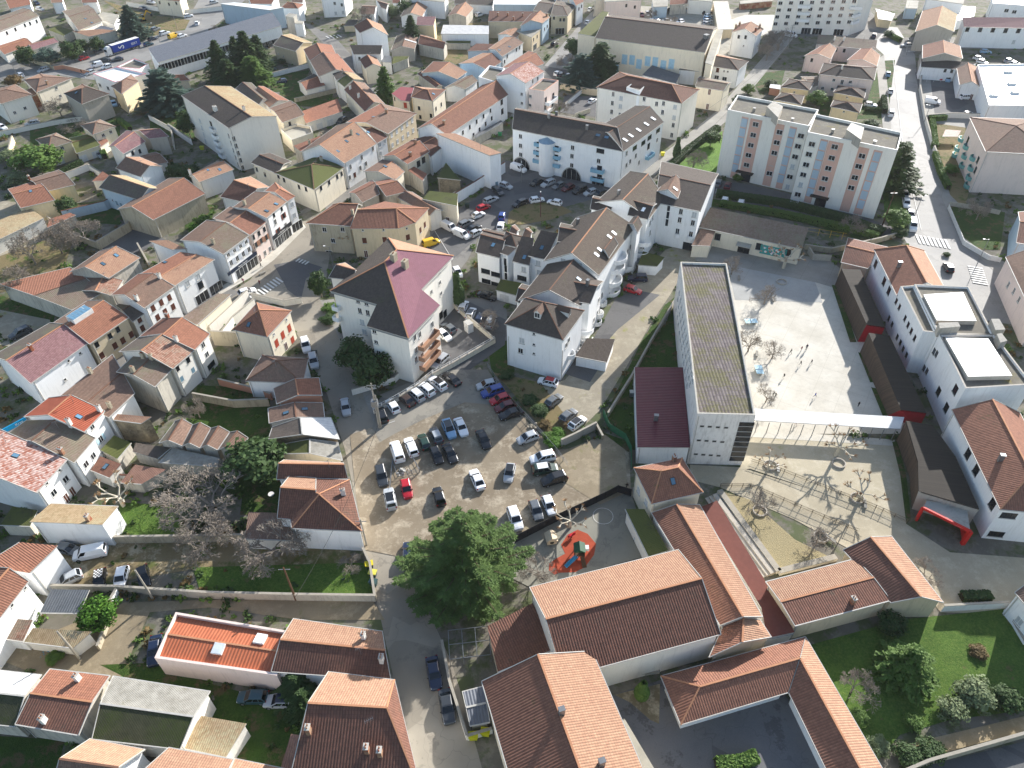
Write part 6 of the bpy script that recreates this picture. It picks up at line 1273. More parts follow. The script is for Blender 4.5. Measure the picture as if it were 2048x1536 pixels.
# the huge cedar by the street: boughs of its own
def bigcedar():
    r=random.Random(99); g=G(930,1085,11); o=empty('cedar_tree',(g.x,g.y,0)); tag(o,'huge spreading dark green cedar between the street and the nursery playground','tree')
    mb=MB(); tb=MB(); Hh=17.5; tb.tube((0,0,-.2),(0,0,Hh*.7),.75,.35,10); tb.tube((0,0,Hh*.7),(0,0,Hh-.6),.35,.08,8)
    for L in range(19):
        f=L/18; z=1.8+(Hh-2.2)*f; R0=10.3*(1-f)**.72+.4; nb=int(13-8*f)
        for k in range(nb):
            a=2*math.pi*(k+r.random()*.8)/nb+L*.9; Rr=R0*r.uniform(.5,1.12); d=Vector((math.cos(a),math.sin(a),0)); sd=Vector((-d.y,d.x,0)); rise=r.uniform(-.04,.22)*Rr
            e=d*Rr+Vector((0,0,z+rise)); tb.tube((0,0,z),e*.96+Vector((0,0,z*.04)),.13,.03,5)
            nt=max(6,int(Rr*2.6))
            for j in range(nt):                       # flat side sprays along each bough, needles lying on them
                t=.25+.75*(j+r.random())/nt; c=d*(Rr*t)+Vector((0,0,z+rise*t*t)); w_=((1.08-t)*Rr*.3+.45)*r.uniform(.7,1.3)
                for s_ in (-1,1):
                    sdv=(sd*s_+d*r.uniform(.6,1.1)+Vector((0,0,r.uniform(-.1,.25)))).normalized(); cr=sdv.cross(Vector((0,0,1))).normalized()
                    for q in range(17):
                        u_=(q+r.random())/17; p=c+sdv*(w_*u_)+Vector((0,0,-.22*u_*u_+r.gauss(0,.05))); sg=1 if q%2 else -1
                        nd=(sdv+cr*sg*1.0+rv(r,.25)).normalized(); up=nd.cross(Vector((0,0,1))).normalized(); Q4(mb,p+nd*.16,nd*.24*r.uniform(.7,1.3),(up+rv(r,.3)).normalized()*.055)
    mb.obj('crown',[LEAF['bigcedar']()],o); tb.obj('trunk',[barkm('4a3c30','6b5a4a')],o)
bigcedar()
T('round',497,893,8,5.5,'dense dark evergreen tree above the garden lawn behind the gabled roofs','dark')
T('round',704,680,8,3.9,'dark evergreen close against the star-roofed block, upper of two','dark')
T('round',738,712,7.5,4.4,'dark evergreen in front of the star-roofed block, beside the ramp wall','dark')
T('round',60,292,9,7.2,'large round green tree beside the yellow house with white windows','mid')
T('cedar',315,138,14,10,'big blue-green cedar between the hangar and the tall white block','blue',dens=1.6)
T('round',365,222,9,3.6,'tall dark bush right beside the big blue-green cedar','dark')
for x,y,h,r,l in ((425,80,15,6,'dark pointed conifer at the left of the clump beside the long hangar'),(463,72,14,5,'slender dark conifer second in the clump beside the long hangar'),(482,62,17,7.5,'tallest conifer in the clump beside the long hangar'),(508,70,14,6,'right-hand pointed conifer in the clump beside the long hangar'),(447,118,11,7,'low broad conifer at the foot of the clump'),(497,112,11,8,'broad yellowish conifer at the right foot of the clump')):
    T('conifer',x,y,h,r,l,'dark' if x!=497 else 'mid',group='conifers clumped beside the long hangar')
T('conifer',819,30,13,5,'dark conifer beside the tall yellow house','dark'); T('conifer',765,133,13,5,'conifer standing in the courts below the narrow lane','mid')
T('conifer',250,10,14,7,'broad dark fir beside the digger plot','blue')
T('round',42,92,8,4,'dark conifer-like tree in the hedge garden beside the lorry street, leftmost','dark'); T('round',88,96,7,5,'wide blue-green tree in the hedge garden beside the lorry street','blue'); T('round',135,82,8,4.4,'dark round tree in the hedge garden behind the red car','dark'); T('round',187,72,7,2.8,'dark upright tree in front of the cream bungalow','dark'); T('round',160,78,6,3.2,'mid-sized dark tree between two larger ones of the hedge garden','dark'); T('round',95,72,5,3,'small green tree before the long white block','mid')
T('cedar',1203,85,14,8,'tall dark cedar on the right in front of the cream hall','dark',dens=1.4); T('cedar',1163,108,12,7.5,'grey-green cedar on the left in front of the cream hall','blue',dens=1.4); T('round',1146,75,8,3.4,'small dark tree at the left corner of the cream hall','dark')
T('cypress',912,548,9,1.5,'dark narrow cypress beside the star-roofed block','dark'); T('cypress',1358,276,6.5,1.2,'narrow green cypress beside the sloping lane','dark'); T('cypress',1288,1366,4.2,1.0,'clipped green cypress by the gymnasium wall','mid')
T('cedar',1812,285,14,8,'loose spreading cedar at the end of the striped apartment block','dark',dens=.9)
T('round',1640,182,5.5,3.6,'bushy green tree between the ochre pyramid-roofed houses','mid')
T('round',188,1212,4.5,3.0,'round bright green tree beside the grey carport','bright'); T('bush',208,1208,2.5,1.2,'small rust-coloured bush beside the bright green tree','brownish')
T('conifer',585,1352,5,3.4,'dark conifer above the parked estate car in the garden','dark'); T('conifer',600,1385,5,2.6,'second dark conifer by the wall of the big red roof','dark')
T('conifer',1838,1298,7,4.0,'wide yellow-green conifer in the middle of the big lawn','mid',dens=1.5)
T('bush',1962,1378,3.0,2.7,'large grey-green olive bush on the big lawn','olive'); T('bush',1912,1412,2.4,2.1,'pale-topped bush left of the large olive bush','olive'); T('bush',1762,1486,1.8,1.5,'small grey bush near the school wing','olive'); T('bush',2022,1388,2.6,2.2,'dark glossy bush at the right edge of the lawn','dark'); T('bush',1790,1235,2.6,2.2,'dark round bush against the long garden wall','dark'); T('bush',1960,1300,.9,1.3,'low leafy tuft on the lawn','brownish')
T('bush',1825,1508,1.8,2.0,'hedge-like bush in the bottom right garden, left half','dark'); T('bush',1865,1496,1.8,2.0,'hedge-like bush in the bottom right garden, right half','dark'); T('bush',1722,1430,1.2,1.4,'small leafy shrub near the school wing verge','mid'); T('bush',1830,1440,1.2,1.4,'spreading green shrub in the middle of the lower lawn','mid')
T('round',633,545,7,2.4,'ivy-covered tree at the street crossing','dark'); T('bush',660,610,1.6,2.2,'low green bush beside the pavement of the star-roofed block','mid'); T('bush',655,632,1.6,2.0,'second low bush beside the pavement','dark')
T('bush',400,432,3,2.4,'green bush in the courtyard of the open barn','mid'); T('bush',385,448,2.5,1.6,'bright bush in the courtyard of the open barn','bright'); T('round',122,395,5,3.2,'dark garden tree left of the grey lichened roof','dark'); T('round',375,330,5,3.4,'dark tree behind the open barn','dark'); T('round',345,330,5,3.0,'dark shrub tree behind the small white gabled house','dark')
T('bush',1115,860,1.2,1.5,'green scrub on the bank beside the parked cars','bright'); T('bush',1090,845,1.2,1.4,'rusty scrub on the bank','brownish'); T('bush',1080,815,1.5,1.8,'dark scrub at the top of the bank','dark'); T('bush',1108,880,1.2,1.8,'low bright scrub at the foot of the bank','bright')
T('bush',560,1090,1,1,'small evergreen shrub by the lawn wall','mid'); T('bush',105,1310,1.2,1.3,'leafy shrub by the lane outhouse','mid'); T('round',870,90,4,3.0,'green garden tree below the white metal hangar','mid'); T('round',1025,60,1,1,'small shrub by the red-walled garden','mid'); T('round',785,10,6,3.2,'grey round tree near the top edge','olive'); T('round',880,5,6,2.6,'bright green tree at the top edge','bright'); T('round',810,0,8,4,'dark green tree mass at the top edge','dark')
T('bush',1745,240,2.4,2.6,'dark bush at the end of the pavement hedge','dark'); T('bush',1895,505,1,1,'small shrub at the fence corner','dark'); T('round',1425,262,5,3.0,'dark bush beside the striped apartment block','dark'); T('bush',1478,348,2.0,1.6,'bright bush at the apartment entrance','bright'); T('round',1800,420,5,3.5,'green shrub tree by the pavement','mid'); T('bush',1802,455,2.4,2.2,'dark shrub by the parked van','dark')
BG='bare trees'
for k,x,y,h,r,l,d in (('bare',398,960,9,9.5,'large pale bare tree filling the garden',1.1),('bare',392,1058,6,5.2,'smaller bare tree in front of the large pale one',1),('bare',533,1060,7,6.0,'bare tree beside the brown shed by the corner house',1),('bare',40,468,9,5.5,'bare tree at the far left lawn edge, left one',1),('bare',92,440,10,5.5,'bare tree at the left lawn, middle one',1),('bare',152,438,7,6,'dense bare tree behind the apricot roof',1.1),('bare',15,535,8,4,'bare tree cut by the left edge',1),('bare',70,560,4,4.5,'low bare shrub tree before the old range',1),
 ('pollard',702,452,6.5,4,'pollarded tree in front of the stone corner house',1),('pollard',222,968,6,4.5,'thick knobbly pollarded tree above the white barn',1),('pollard',1688,872,5.5,4.4,'pollarded plane in the sand yard, upper one',1),('pollard',1735,965,5,4.2,'pollarded plane in the sand yard, lower one',1),('pollard',1545,912,4,3,'small pollarded tree in the sand yard beside the school block',1),('bare',1527,992,4.5,3.2,'bare tree in a ring between the ramps',.8),('bare',1642,1062,4,3.0,'bare tree in a ring on the grass triangle',.8),
 ('pollard',1578,495,6,5,'bare plane in front of the school range mural',1),('bare',1538,570,5.5,3.6,'bare tree at the corner of the school yard',.8),('bare',1470,515,5,3,'small bare tree near the mossy roof end',.8),('bare',1507,660,6,3.2,'bare tree beside the blue table in the yard',.8),('bare',1553,685,4.5,3.2,'small bare tree in the middle of the yard',.8),('bare',1540,775,4,2.5,'small bare tree by the players',.8),
 ('pollard',1142,1022,4.5,3.6,'bare tree behind the dark playground fence',1),('bare',1078,1120,4.5,3.2,'pale bare tree between cedar and rubber floor',1),('bare',1720,1355,4.5,3.0,'white-barked bare tree on the big lawn',1),('bare',105,190,8,5,'bare tree in front of the cream house',1),('bare',720,8,10,5.2,'tall bare tree near the top edge',1),('bare',1565,55,9,8,'wide grey bare tree below the big cream block',1.1),('bare',1540,85,7,5,'second grey bare tree left of the wide one',1),
 ('bare',1392,300,5.5,4.6,'bare tree on the bright lawn beside the apartment block',1),('bare',1712,430,5,3.5,'bare tree before the striped block',1),('bare',976,625,4.5,2.8,'small pinkish bare tree by the courtyard cars',1),('bare',1970,400,6,4,'bare tree in the garden at the right edge',1),('bare',1410,115,6,5,'bare shrubs beside the dark-roofed white house',1),('bare',1135,110,5,4.5,'brown bare shrubs beside the hall car park',1),('bare',1240,1160,1,1,'x',1),
 ('bare',140,240,4,5,'tangle of bare shrubs behind the grey gabled house',1),('bare',385,800,5,2.6,'upright bare shrub in the walled garden',1),('bare',170,690,1,1,'x',1),('bare',1305,15,5,3,'bare tree between car park rows',1),('bare',1345,30,5,3.4,'second bare tree between car park rows',1),('bare',1860,1135,3,3,'faint bare tree by the school gravel road',1),('bare',1120,205,5,4,'brownish bare shrubs behind the beige wall',1),('bare',425,50,4,3,'bare shrub by the road behind the hangar',1),('bare',700,1120,1.6,2.2,'scrubby bare twigs beside the lawn',1)):
    if l!='x': T(k,x,y,h,r,l,dens=d,group=None)
HG=LEAF['dark']()
def hedge(P,w_,h,label,leaf='dark',name='hedge'):
    pp=[G(P[i],P[i+1]) for i in range(0,len(P),2)]; r=random.Random(len(label)); mb=MB(); cb=MB()
    for a,b_ in zip(pp[:-1],pp[1:]):
        d=b_-a; L=d.length; d.normalize(); s=Vector((-d.y,d.x,0)); cb.bar(a+Vector((0,0,h*.42)),b_+Vector((0,0,h*.42)),w_*.7,h*.84,0)
        for i in range(int(L*w_*70+L*h*60)):
            p=a+d*r.uniform(0,L); f=r.random()
            if f<.5: p+=s*r.uniform(-w_/2,w_/2)+Vector((0,0,h*r.uniform(.92,1.08))); n_=Vector((0,0,1))
            else: sg=r.choice((-1,1)); p+=s*sg*w_/2*r.uniform(.9,1.08)+Vector((0,0,r.uniform(.05,h))); n_=s*sg
            n_=(n_+rv(r,.7)).normalized(); u=n_.cross(rv(r)).normalized()*.16*r.uniform(.6,1.3); v=n_.cross(u).normalized()*.13; Q4(mb,p,u,v)
    c=sum(pp,Vector((0,0,0)))/len(pp); o=empty(name,(c.x,c.y,0)); tag(o,label,'hedge')
    for m_,nm,mt in ((cb,'stems',plain('2b2a18',.9,name='hedge_core')),(mb,'foliage',LEAF[leaf]())):
        m_.v=[(v[0]-c.x,v[1]-c.y,v[2]) for v in m_.v]; m_.obj(nm,[mt],o)
hedge((1432,392,1560,410,1680,440,1765,470),2.4,1.6,'long dark hedge behind the school range, farther one'); hedge((1440,412,1560,432,1700,462,1755,478),1.6,1.5,'long dark hedge directly behind the school range wall','mid')
hedge((1330,348,1375,305,1435,260),2.2,1.6,'hedge along the sloping lane beside the bright lawn'); hedge((1372,352,1412,356),1.4,1.4,'short clipped hedge on the bright lawn')
hedge((1862,248,1868,300),1.6,1.8,'clipped green hedge at the corner by the white road','mid'); hedge((1868,312,1880,350,1895,380),1.4,1.6,'green hedge in front of the teal balconies','mid'); hedge((1855,242,1890,240),1.5,1.6,'top piece of the clipped hedge by the white road','mid')
hedge((1765,200,1768,228),1.6,1.8,'tall clipped hedge beside the parked cars on the white road'); hedge((1730,222,1762,224),1.2,1.2,'low hedge before the yellow garden')
hedge((240,245,262,262),1.6,1.6,'short hedge beside the blank grey gable','mid'); hedge((205,305,212,318),1.6,1.8,'hedge beside the silver car of the pink gabled house','mid')
hedge((1430,1532,1480,1528,1512,1516),1.6,1.1,'bright clipped hedge at the bottom edge of the asphalt courtyard','mid'); hedge((1920,1198,1978,1196),1.4,1.2,'dark hedge at the end of the gravel road wall')
hedge((120,352,165,328),1.3,1.5,'hedge below the yellow house with white windows'); hedge((1780,75,1800,85),1.6,1.6,'hedge at the bend of the white road','mid')

for x,y,h,r,l,lf in ((1060,795,1.2,1.7,'low dark scrub patch along the bank, upper one','dark'),(1098,868,1.0,1.3,'yellow-green scrub patch on the bank','mid'),(1128,842,1.0,1.2,'reddish scrub by the grey hatchback','brownish'),(690,650,1.5,1.8,'dark shrub between pavement and star block','dark'),(1012,745,1.2,1.6,'scrub above the bright blue people carrier','dark'),(880,395,3,2.4,'dark shrub beside the mossy square roof','dark'),(352,355,3.5,2.8,'dark shrub tree beside the shaded garden pool','dark'),(1500,168,3.5,2.4,'garden bush at the sloping lane, upper one','mid'),(1478,190,3,2.2,'garden bush at the sloping lane, lower one','dark'),(1545,160,3,2.6,'bush beside the little garden hut','dark'),(1780,60,3,2.4,'bushy mound by the kiosk','dark'),(1725,15,5,3.5,'brown tree row beside the play kiosk','brownish'),(1690,28,4,3,'grey-brown shrub beyond the kiosk','brownish'),(560,118,1.8,2.2,'dark round shrub before the pale hangar wall','dark'),(715,190,2,2,'shrub in the narrow lane courts','mid'),(300,300,2.5,2.6,'green shrub below the crossed gables','mid'),(30,345,4,3.5,'olive shrub at the left edge beside the large round tree','olive'),(12,300,4,3.4,'pale shrub tree by the left edge','olive'),(20,150,4,3.5,'scrubby brownish shrub at the left crossroads','brownish'),(700,40,2,2.2,'shrub in the triangular garden','mid'),(1005,128,2.5,2.2,'shrub behind the skylight house','dark'),(1960,270,3,2.8,'flowering shrub in the garden of the teal balconies','brownish'),(1905,330,2.4,2.2,'bright yellow-green shrub in the garden of the teal balconies','bright')):
    T('bush',x,y,h,r,l,lf)
def textmesh(s,size,m):
    tc=bpy.data.curves.new('t','FONT'); tc.body=s; tc.size=size; tc.extrude=.01; tc.align_x='CENTER'; to=bpy.data.objects.new('t',tc); col.objects.link(to); dg=bpy.context.evaluated_depsgraph_get(); me=bpy.data.meshes.new_from_object(to.evaluated_get(dg)); me.materials.clear(); me.materials.append(m); bpy.data.objects.remove(to); return me
# ================================================= cars
def carmeshes(L,W_,Hh,kind):
    """returns dict part -> MB; x forward"""
    h2=L/2; belt=Hh*.62; zb=.2
    if kind=='van': st=[(-h2,.92,belt),(-h2+.1,1,belt+.02),(0,1,belt+.02),(h2-1.3,1,belt),(h2-.45,.95,belt*.86),(h2-.08,.86,belt*.72),(h2,.74,belt*.6)]
    elif kind=='sedan': st=[(-h2,.78,belt*.8),(-h2+.12,.92,belt*.96),(-h2+.8,1,belt),(0,1,belt),(h2-1.4,.99,belt*.99),(h2-.4,.92,belt*.84),(h2-.08,.82,belt*.74),(h2,.66,belt*.62)]
    else: st=[(-h2,.82,belt*.86),(-h2+.1,.94,belt*.98),(-h2+.6,1,belt),(0,1,belt),(h2-1.25,.99,belt*.98),(h2-.4,.92,belt*.84),(h2-.08,.82,belt*.74),(h2,.66,belt*.62)]
    body=MB(); w_=W_/2
    def sec(x,k,z): a=w_*k; return [(x,-a*.92,zb),(x,-a,zb+.16),(x,-a,z-.2),(x,-a*.95,z-.05),(x,-a*.82,z),(x,0,z+.035),(x,a*.82,z),(x,a*.95,z-.05),(x,a,z-.2),(x,a,zb+.16),(x,a*.92,zb)]
    vs=[];n=11
    for s in st: vs+=sec(*s)
    fs=[(i*n+k,i*n+(k+1)%n,(i+1)*n+(k+1)%n,(i+1)*n+k) for i in range(len(st)-1) for k in range(n)]+[tuple(range(n))[::-1],tuple((len(st)-1)*n+k for k in range(n))]
    body.add(vs,[f[::-1] for f in fs])
    if kind=='van': xr,xrt,xft,xf=-h2+.03,-h2+.15,h2-1.55,h2-.85
    elif kind=='sedan': xr,xrt,xft,xf=-h2+.55,-h2+1.25,h2-2.0,h2-1.2
    elif kind=='estate': xr,xrt,xft,xf=-h2+.08,-h2+.4,h2-2.0,h2-1.15
    else: xr,xrt,xft,xf=-h2+.1,-h2+.55,h2-1.85,h2-1.02
    a=w_*.93;b=w_*.74;z0=belt-.02;z1=Hh
    lo=[(xr,-a,z0),(xf,-a*.96,z0),(xf,a*.96,z0),(xr,a,z0)]; m_=[(xrt-.02,-b*1.04,z1-.07),(xft+.05,-b*1.04,z1-.07),(xft+.05,b*1.04,z1-.07),(xrt-.02,b*1.04,z1-.07)]; hi=[(xrt+.12,-b*.9,z1-.005),(xft-.12,-b*.88,z1-.005),(xft-.12,b*.88,z1-.005),(xrt+.12,b*.9,z1-.005)]
    body.add(lo+m_+hi,[(0,1,5,4),(1,2,6,5),(2,3,7,6),(3,0,4,7),(4,5,9,8),(5,6,10,9),(6,7,11,10),(7,4,8,11),(8,9,10,11)])
    V=[Vector(p) for p in lo+m_]
    def pane(mb,i,j,k,l,ins,ext=.012,u0=0,u1=1):
        A,B_,C_,D=V[i],V[j],V[k],V[l]; nn=(B_-A).cross(D-A).normalized()*ext
        def P(u,v): return A*(1-u)*(1-v)+B_*u*(1-v)+C_*u*v+D*(1-u)*v+nn
        mb.face([P(u0+ins,ins+.04),P(u1-ins,ins+.04),P(u1-ins,1-ins*.6),P(u0+ins,1-ins*.6)])
    ws=MB(); pane(ws,1,2,6,5,.05); rw=MB(); pane(rw,3,0,4,7,.08)
    sw=MB(); sx=MB()
    if kind=='van': pane(sw,0,1,5,4,.02,.012,.72,.97); pane(sx,2,3,7,6,.02,.012,.03,.28)
    else:
        for u0,u1 in ((.02,.28),(.28,.6),(.6,.96)): pane(sw,0,1,5,4,.025,.012,u0,u1); pane(sx,2,3,7,6,.025,.012,1-u1,1-u0)
    wh=MB(); wh.tube((0,-.11,0),(0,.11,0),.32,.32,14,0); wh.tube((0,-.125,0),(0,.125,0),.19,.19,10,1)
    hl=MB(); hl.box(-.14,.03,-.17,.17,-.07,.07); tl=MB(); tl.box(-.03,.05,-.13,.13,-.12,.12)
    mi=MB(); mi.box(-.06,.08,-.09,.09,-.06,.08)
    return dict(body=body,windscreen=ws,rear_window=rw,side_windows=sw,side_windows_left=sx,wheel=wh,headlight=hl,tail_light=tl,mirror=mi,wx=(-h2+.78,h2-.82),w=w_,hl=(h2-.12,w_*.62,belt*.66),tl=(-h2+.02,w_*.78,belt*.82),mr=(xf-.35,w_*1.0,belt))
KD={'hatchback':(4.0,1.76,1.47,'hatch'),'small car':(3.6,1.66,1.48,'hatch'),'saloon':(4.6,1.8,1.43,'sedan'),'estate car':(4.6,1.8,1.5,'estate'),'SUV':(4.5,1.88,1.66,'estate'),'van':(4.9,1.9,1.95,'van'),'small van':(4.4,1.82,1.8,'van'),'people carrier':(4.5,1.84,1.68,'estate')}
TYRE=plain('1b1b1c',.8,name='tyre_rubber'); RIM=plain('a7a9ab',.35,.7,name='wheel_rim'); CGL=glass('10161b',.08); HLM=plain('dfe4e8',.15,name='headlight_glass'); TLM=plain('8c1414',.3,name='tail_light_plastic')
CM={}
def cmesh(kind):
    if kind not in CM:
        d=carmeshes(*KD[kind]); r={}
        for k in ('body','windscreen','rear_window','side_windows','side_windows_left','wheel','headlight','tail_light','mirror'):
            d[k].sm=False; mats={'body':[carpaint('ffffff')],'wheel':[TYRE,RIM],'headlight':[HLM],'tail_light':[TLM],'mirror':[DARK]}.get(k,[CGL]); r[k]=d[k].mesh(k,mats)
        # one-piece version for far cars
        j=MB()
        def app(mb,off=(0,0,0),m0=0):
            b=len(j.v); j.v+=[(v[0]+off[0],v[1]+off[1],v[2]+off[2]) for v in mb.v]; j.f+=[tuple(b+i for i in f) for f in mb.f]; j.m+=[m0+x for x in mb.m]
        app(d['body']); [app(d[k],(0,0,0),1) for k in('windscreen','rear_window','side_windows','side_windows_left')]
        for x in d['wx']:
            for s in (-1,1): app(d['wheel'],(x,s*(d['w']-.12),.32),2)
        for s in (-1,1): app(d['headlight'],(d['hl'][0],s*d['hl'][1],d['hl'][2]),4); app(d['tail_light'],(d['tl'][0],s*d['tl'][1],d['tl'][2]),5)
        r['one']=j.mesh('car',[carpaint('ffffff'),CGL,TYRE,RIM,HLM,TLM]); r['d']=d; CM[kind]=r
    return CM[kind]
CARC={'white':'e9eaea','silver':'a9adb0','grey':'5f6468','dark grey':'33373b','black':'121417','blue':'1d3f8a','dark blue':'16233d','red':'b01222','dark red':'5a1219','yellow':'e0b322','brown':'3d2d28','green':'1f3a2e','beige':'b3a78e','light blue':'7fa6c4','teal':'274a55'}
CN=[0]
def car(x,y,hx,hy,colour,kind,label,near=True,roof=None,group=None):
    CN[0]+=1; g=G(x,y,.7); f=G(x+hx,y+hy,.7)-g; a=math.atan2(f.y,f.x); c=cmesh(kind); d=c['d']; pm=carpaint(CARC[colour])
    nm='parked_van' if 'van' in kind else 'parked_car'; ct='van' if 'van' in kind else 'car'
    if not near:
        o=bpy.data.objects.new(nm,c['one']); o.location=(g.x,g.y,0); o.rotation_euler=(0,0,a); o.scale=(1.09,)*3; link(o); o.material_slots[0].link='OBJECT'; o.material_slots[0].material=pm; tag(o,label,ct,group); return o
    o=empty(nm,(g.x,g.y,0),a); o.scale=(1.09,)*3; tag(o,label,ct,group)
    def ch(k,loc=(0,0,0),nm_=None):
        q=bpy.data.objects.new(nm_ or k,c[k]); q.location=loc; link(q,o); return q
    b=ch('body'); b.material_slots[0].link='OBJECT'; b.material_slots[0].material=pm
    for k in('windscreen','rear_window','side_windows','side_windows_left'): ch(k,nm_=k.replace('_left',''))
    for xx in d['wx']:
        for s in (-1,1): ch('wheel',(xx,s*(d['w']-.12),.32))
    for s in (-1,1): ch('headlight',(d['hl'][0],s*d['hl'][1],d['hl'][2])); ch('tail_light',(d['tl'][0],s*d['tl'][1],d['tl'][2])); ch('mirror',(d['mr'][0],s*d['mr'][1],d['mr'][2]))
    if roof:
        L,W2,Hh,_=KD[kind]; mb=MB(); mb.box(-L*.3,L*.1,-W2*.34,W2*.34,Hh-.01,Hh+.02); q=mb.obj('roof_panel',[roof if not isinstance(roof,str) else carpaint(CARC[roof])],o)
    return o
G1='cars parked under the ramp wall of the star-roofed block'
for x,y,hx,hy,c,k,l,rf in ((763,828,-10,-27,'black','estate car','black estate car with red tail lights, leftmost under the ramp wall',None),(785,811,-13,-19,'white','hatchback','white hatchback with dark rear window, second from the left under the ramp wall',None),(811,798,-17,-15,'brown','saloon','dark brown saloon between two white cars under the ramp wall',None),(831,788,-16,-14,'silver','people carrier','silver people carrier with white roof under the ramp wall','white'),(851,777,-17,-14,'white','SUV','white SUV with white roof, right of the silver people carrier',None),(875,766,-17,-14,'white','SUV','white SUV with black roof panel beside the entrance wall','black'),(903,757,-16,-13,'black','saloon','black car at the right end of the row under the ramp wall',None)):
    car(x,y,hx,hy,c,k,l,roof=rf,group=G1)
G2='cars parked nose in along the bank'
for x,y,hx,hy,c,k,l,rf in ((973,769,-26,6,'silver','hatchback','silver-white hatchback at the top of the column along the bank',None),(985,783,-26,8,'blue','people carrier','bright blue people carrier below the silver hatchback',None),(1000,798,-26,8,'red','hatchback','bright red hatchback below the blue people carrier',None),(1010,813,-26,8,'dark red','hatchback','dark red car with red roof and green sticker',None),(1022,827,-26,8,'black','saloon','black car at the bottom of the column along the bank',None)):
    car(x,y,hx,hy,c,k,l,roof=rf,group=G2)
for x,y,hx,hy,c,k,l,rf in ((794,903,-7,-22,'white','van','white van with black rear window at the left end of the middle rows',None),(822,893,-9,-22,'white','estate car','white estate car next to the white van',None),(848,883,-9,-22,'green','hatchback','dark green hatchback, third in the upper middle row',None),(872,870,-10,-21,'grey','hatchback','grey hatchback with light roof, fourth in the upper middle row','silver'),(898,858,9,21,'light blue','SUV','blue-grey SUV with dark roof glass, fifth in the upper middle row','dark grey'),(922,853,10,22,'white','saloon','white saloon at the right end of the upper middle row',None),(873,910,9,20,'black','hatchback','black hatchback in the lower middle row, left of its twin',None),(900,906,10,20,'black','saloon','black saloon in the lower middle row, right one',None),(967,878,10,21,'black','saloon','black car standing alone right of the white saloon',None),
 (763,952,6,26,'dark grey','SUV','dark grey SUV at the left edge of the dirt car park',None),(780,997,-5,-26,'silver','SUV','silver SUV with black roof glass below the dark grey one','black'),(813,977,5,24,'red','hatchback','bright red hatchback beside the wire fencing',None),(878,992,-7,-24,'black','hatchback','black and maroon hatchback alone in the lower car park',None),(954,958,-9,-20,'white','saloon','white saloon alone in the middle of the dirt car park',None),(1019,945,-5,24,'silver','hatchback','silver hatchback with black roof right of the white saloon','black'),(1055,875,-25,9,'silver','hatchback','silver hatchback parked aslant at the foot of the bank',None),(1085,915,-27,6,'white','SUV','white SUV with roof rails, uppermost of three side by side',None),(1090,938,27,-4,'green','SUV','dark green SUV with white roof, middle of three side by side','white'),(1108,958,-27,8,'black','SUV','black SUV, lowest of three side by side',None),(1072,1020,8,22,'grey','hatchback','grey hatchback against the dark playground fence',None),(1098,1010,9,22,'white','hatchback','white hatchback against the dark playground fence',None),(1030,1037,8,22,'white','SUV','white car with roof rack beside the huge cedar',None),(816,1108,0,-26,'dark blue','saloon','dark saloon in the street left of the huge cedar',None),
 (691,813,4,24,'silver','saloon','silver saloon driving down the narrow street',None),(611,690,6,24,'white','people carrier','white car parked below the pale yellow villa',None),(627,722,5,22,'silver','SUV','silver and black SUV behind the white car below the villa',None),(868,1345,5,30,'dark blue','saloon','dark blue saloon in the bottom street',None),(894,1412,5,30,'dark grey','saloon','grey saloon nearest the bottom edge in the street',None),
 (1096,763,-21,-5,'white','hatchback','white car with red roof beside the residence wall','red'),(1108,800,22,-17,'grey','hatchback','grey hatchback alone on the gravel drive',None),(1137,830,22,-17,'grey','hatchback','grey hatchback beside the concrete block wall',None),(1155,845,22,-17,'white','hatchback','white hatchback with black roof beside the concrete block wall','black'),
 (897,655,-14,-11,'grey','hatchback','grey-roofed white car in the walled yard of the star block, upper one',None),(888,670,14,10,'white','hatchback','white car in the walled yard of the star block, beside the facade',None),(880,722,-18,16,'silver','estate car','silver estate car at the yard railing of the star block',None),(915,544,9,15,'white','hatchback','white hatchback above the narrow cypress',None),(927,612,8,-17,'white','hatchback','white hatchback nearest the cypress in the diagonal row',None),(942,626,8,-17,'white','hatchback','white hatchback with black roof in the diagonal row','dark grey'),(960,636,8,-17,'dark blue','hatchback','dark blue car in the diagonal row',None),(982,643,8,-17,'silver','people carrier','silver people carrier at the right end of the diagonal row',None),(974,591,20,6,'black','saloon','black saloon beside the low mossy garage',None),
 (1275,556,-20,0,'dark blue','SUV','dark blue SUV in the shadow behind the residence',None),(1266,579,20,6,'red','hatchback','bright red hatchback behind the residence',None),
 (136,1098,20,5,'grey','hatchback','grey hatchback behind the orange-roofed white house',None),(180,1106,-20,4,'white','van','white van parked under the white barn wall',None),(135,1158,-18,8,'silver','hatchback','silver-white hatchback beside the white house wall',None),(199,1158,-3,22,'black','small car','small black car with black-and-white chequered roof',None),(242,1155,-6,24,'white','hatchback','white hatchback right of the chequered car',None),(287,1153,4,22,'black','hatchback','black car at the right end of the garden parking',None),(309,1300,-3,22,'dark blue','saloon','dark blue car half hidden behind the pink parapet wall',None),(505,1394,-25,0,'teal','hatchback','teal car in the garden beside the conifer, left one',None),(562,1402,-25,0,'silver','estate car','silver-blue estate car beside the dark conifer','dark blue'),(40,666,-18,8,'dark grey','SUV','dark SUV in the gravel yard at the left edge',None),(494,583,18,-6,'white','hatchback','white hatchback driving at the zebra crossing',None),(1897,534,-9,-20,'black','hatchback','black car turning at the crossroads',None)):
    car(x,y,hx,hy,c,k,l,roof=rf)
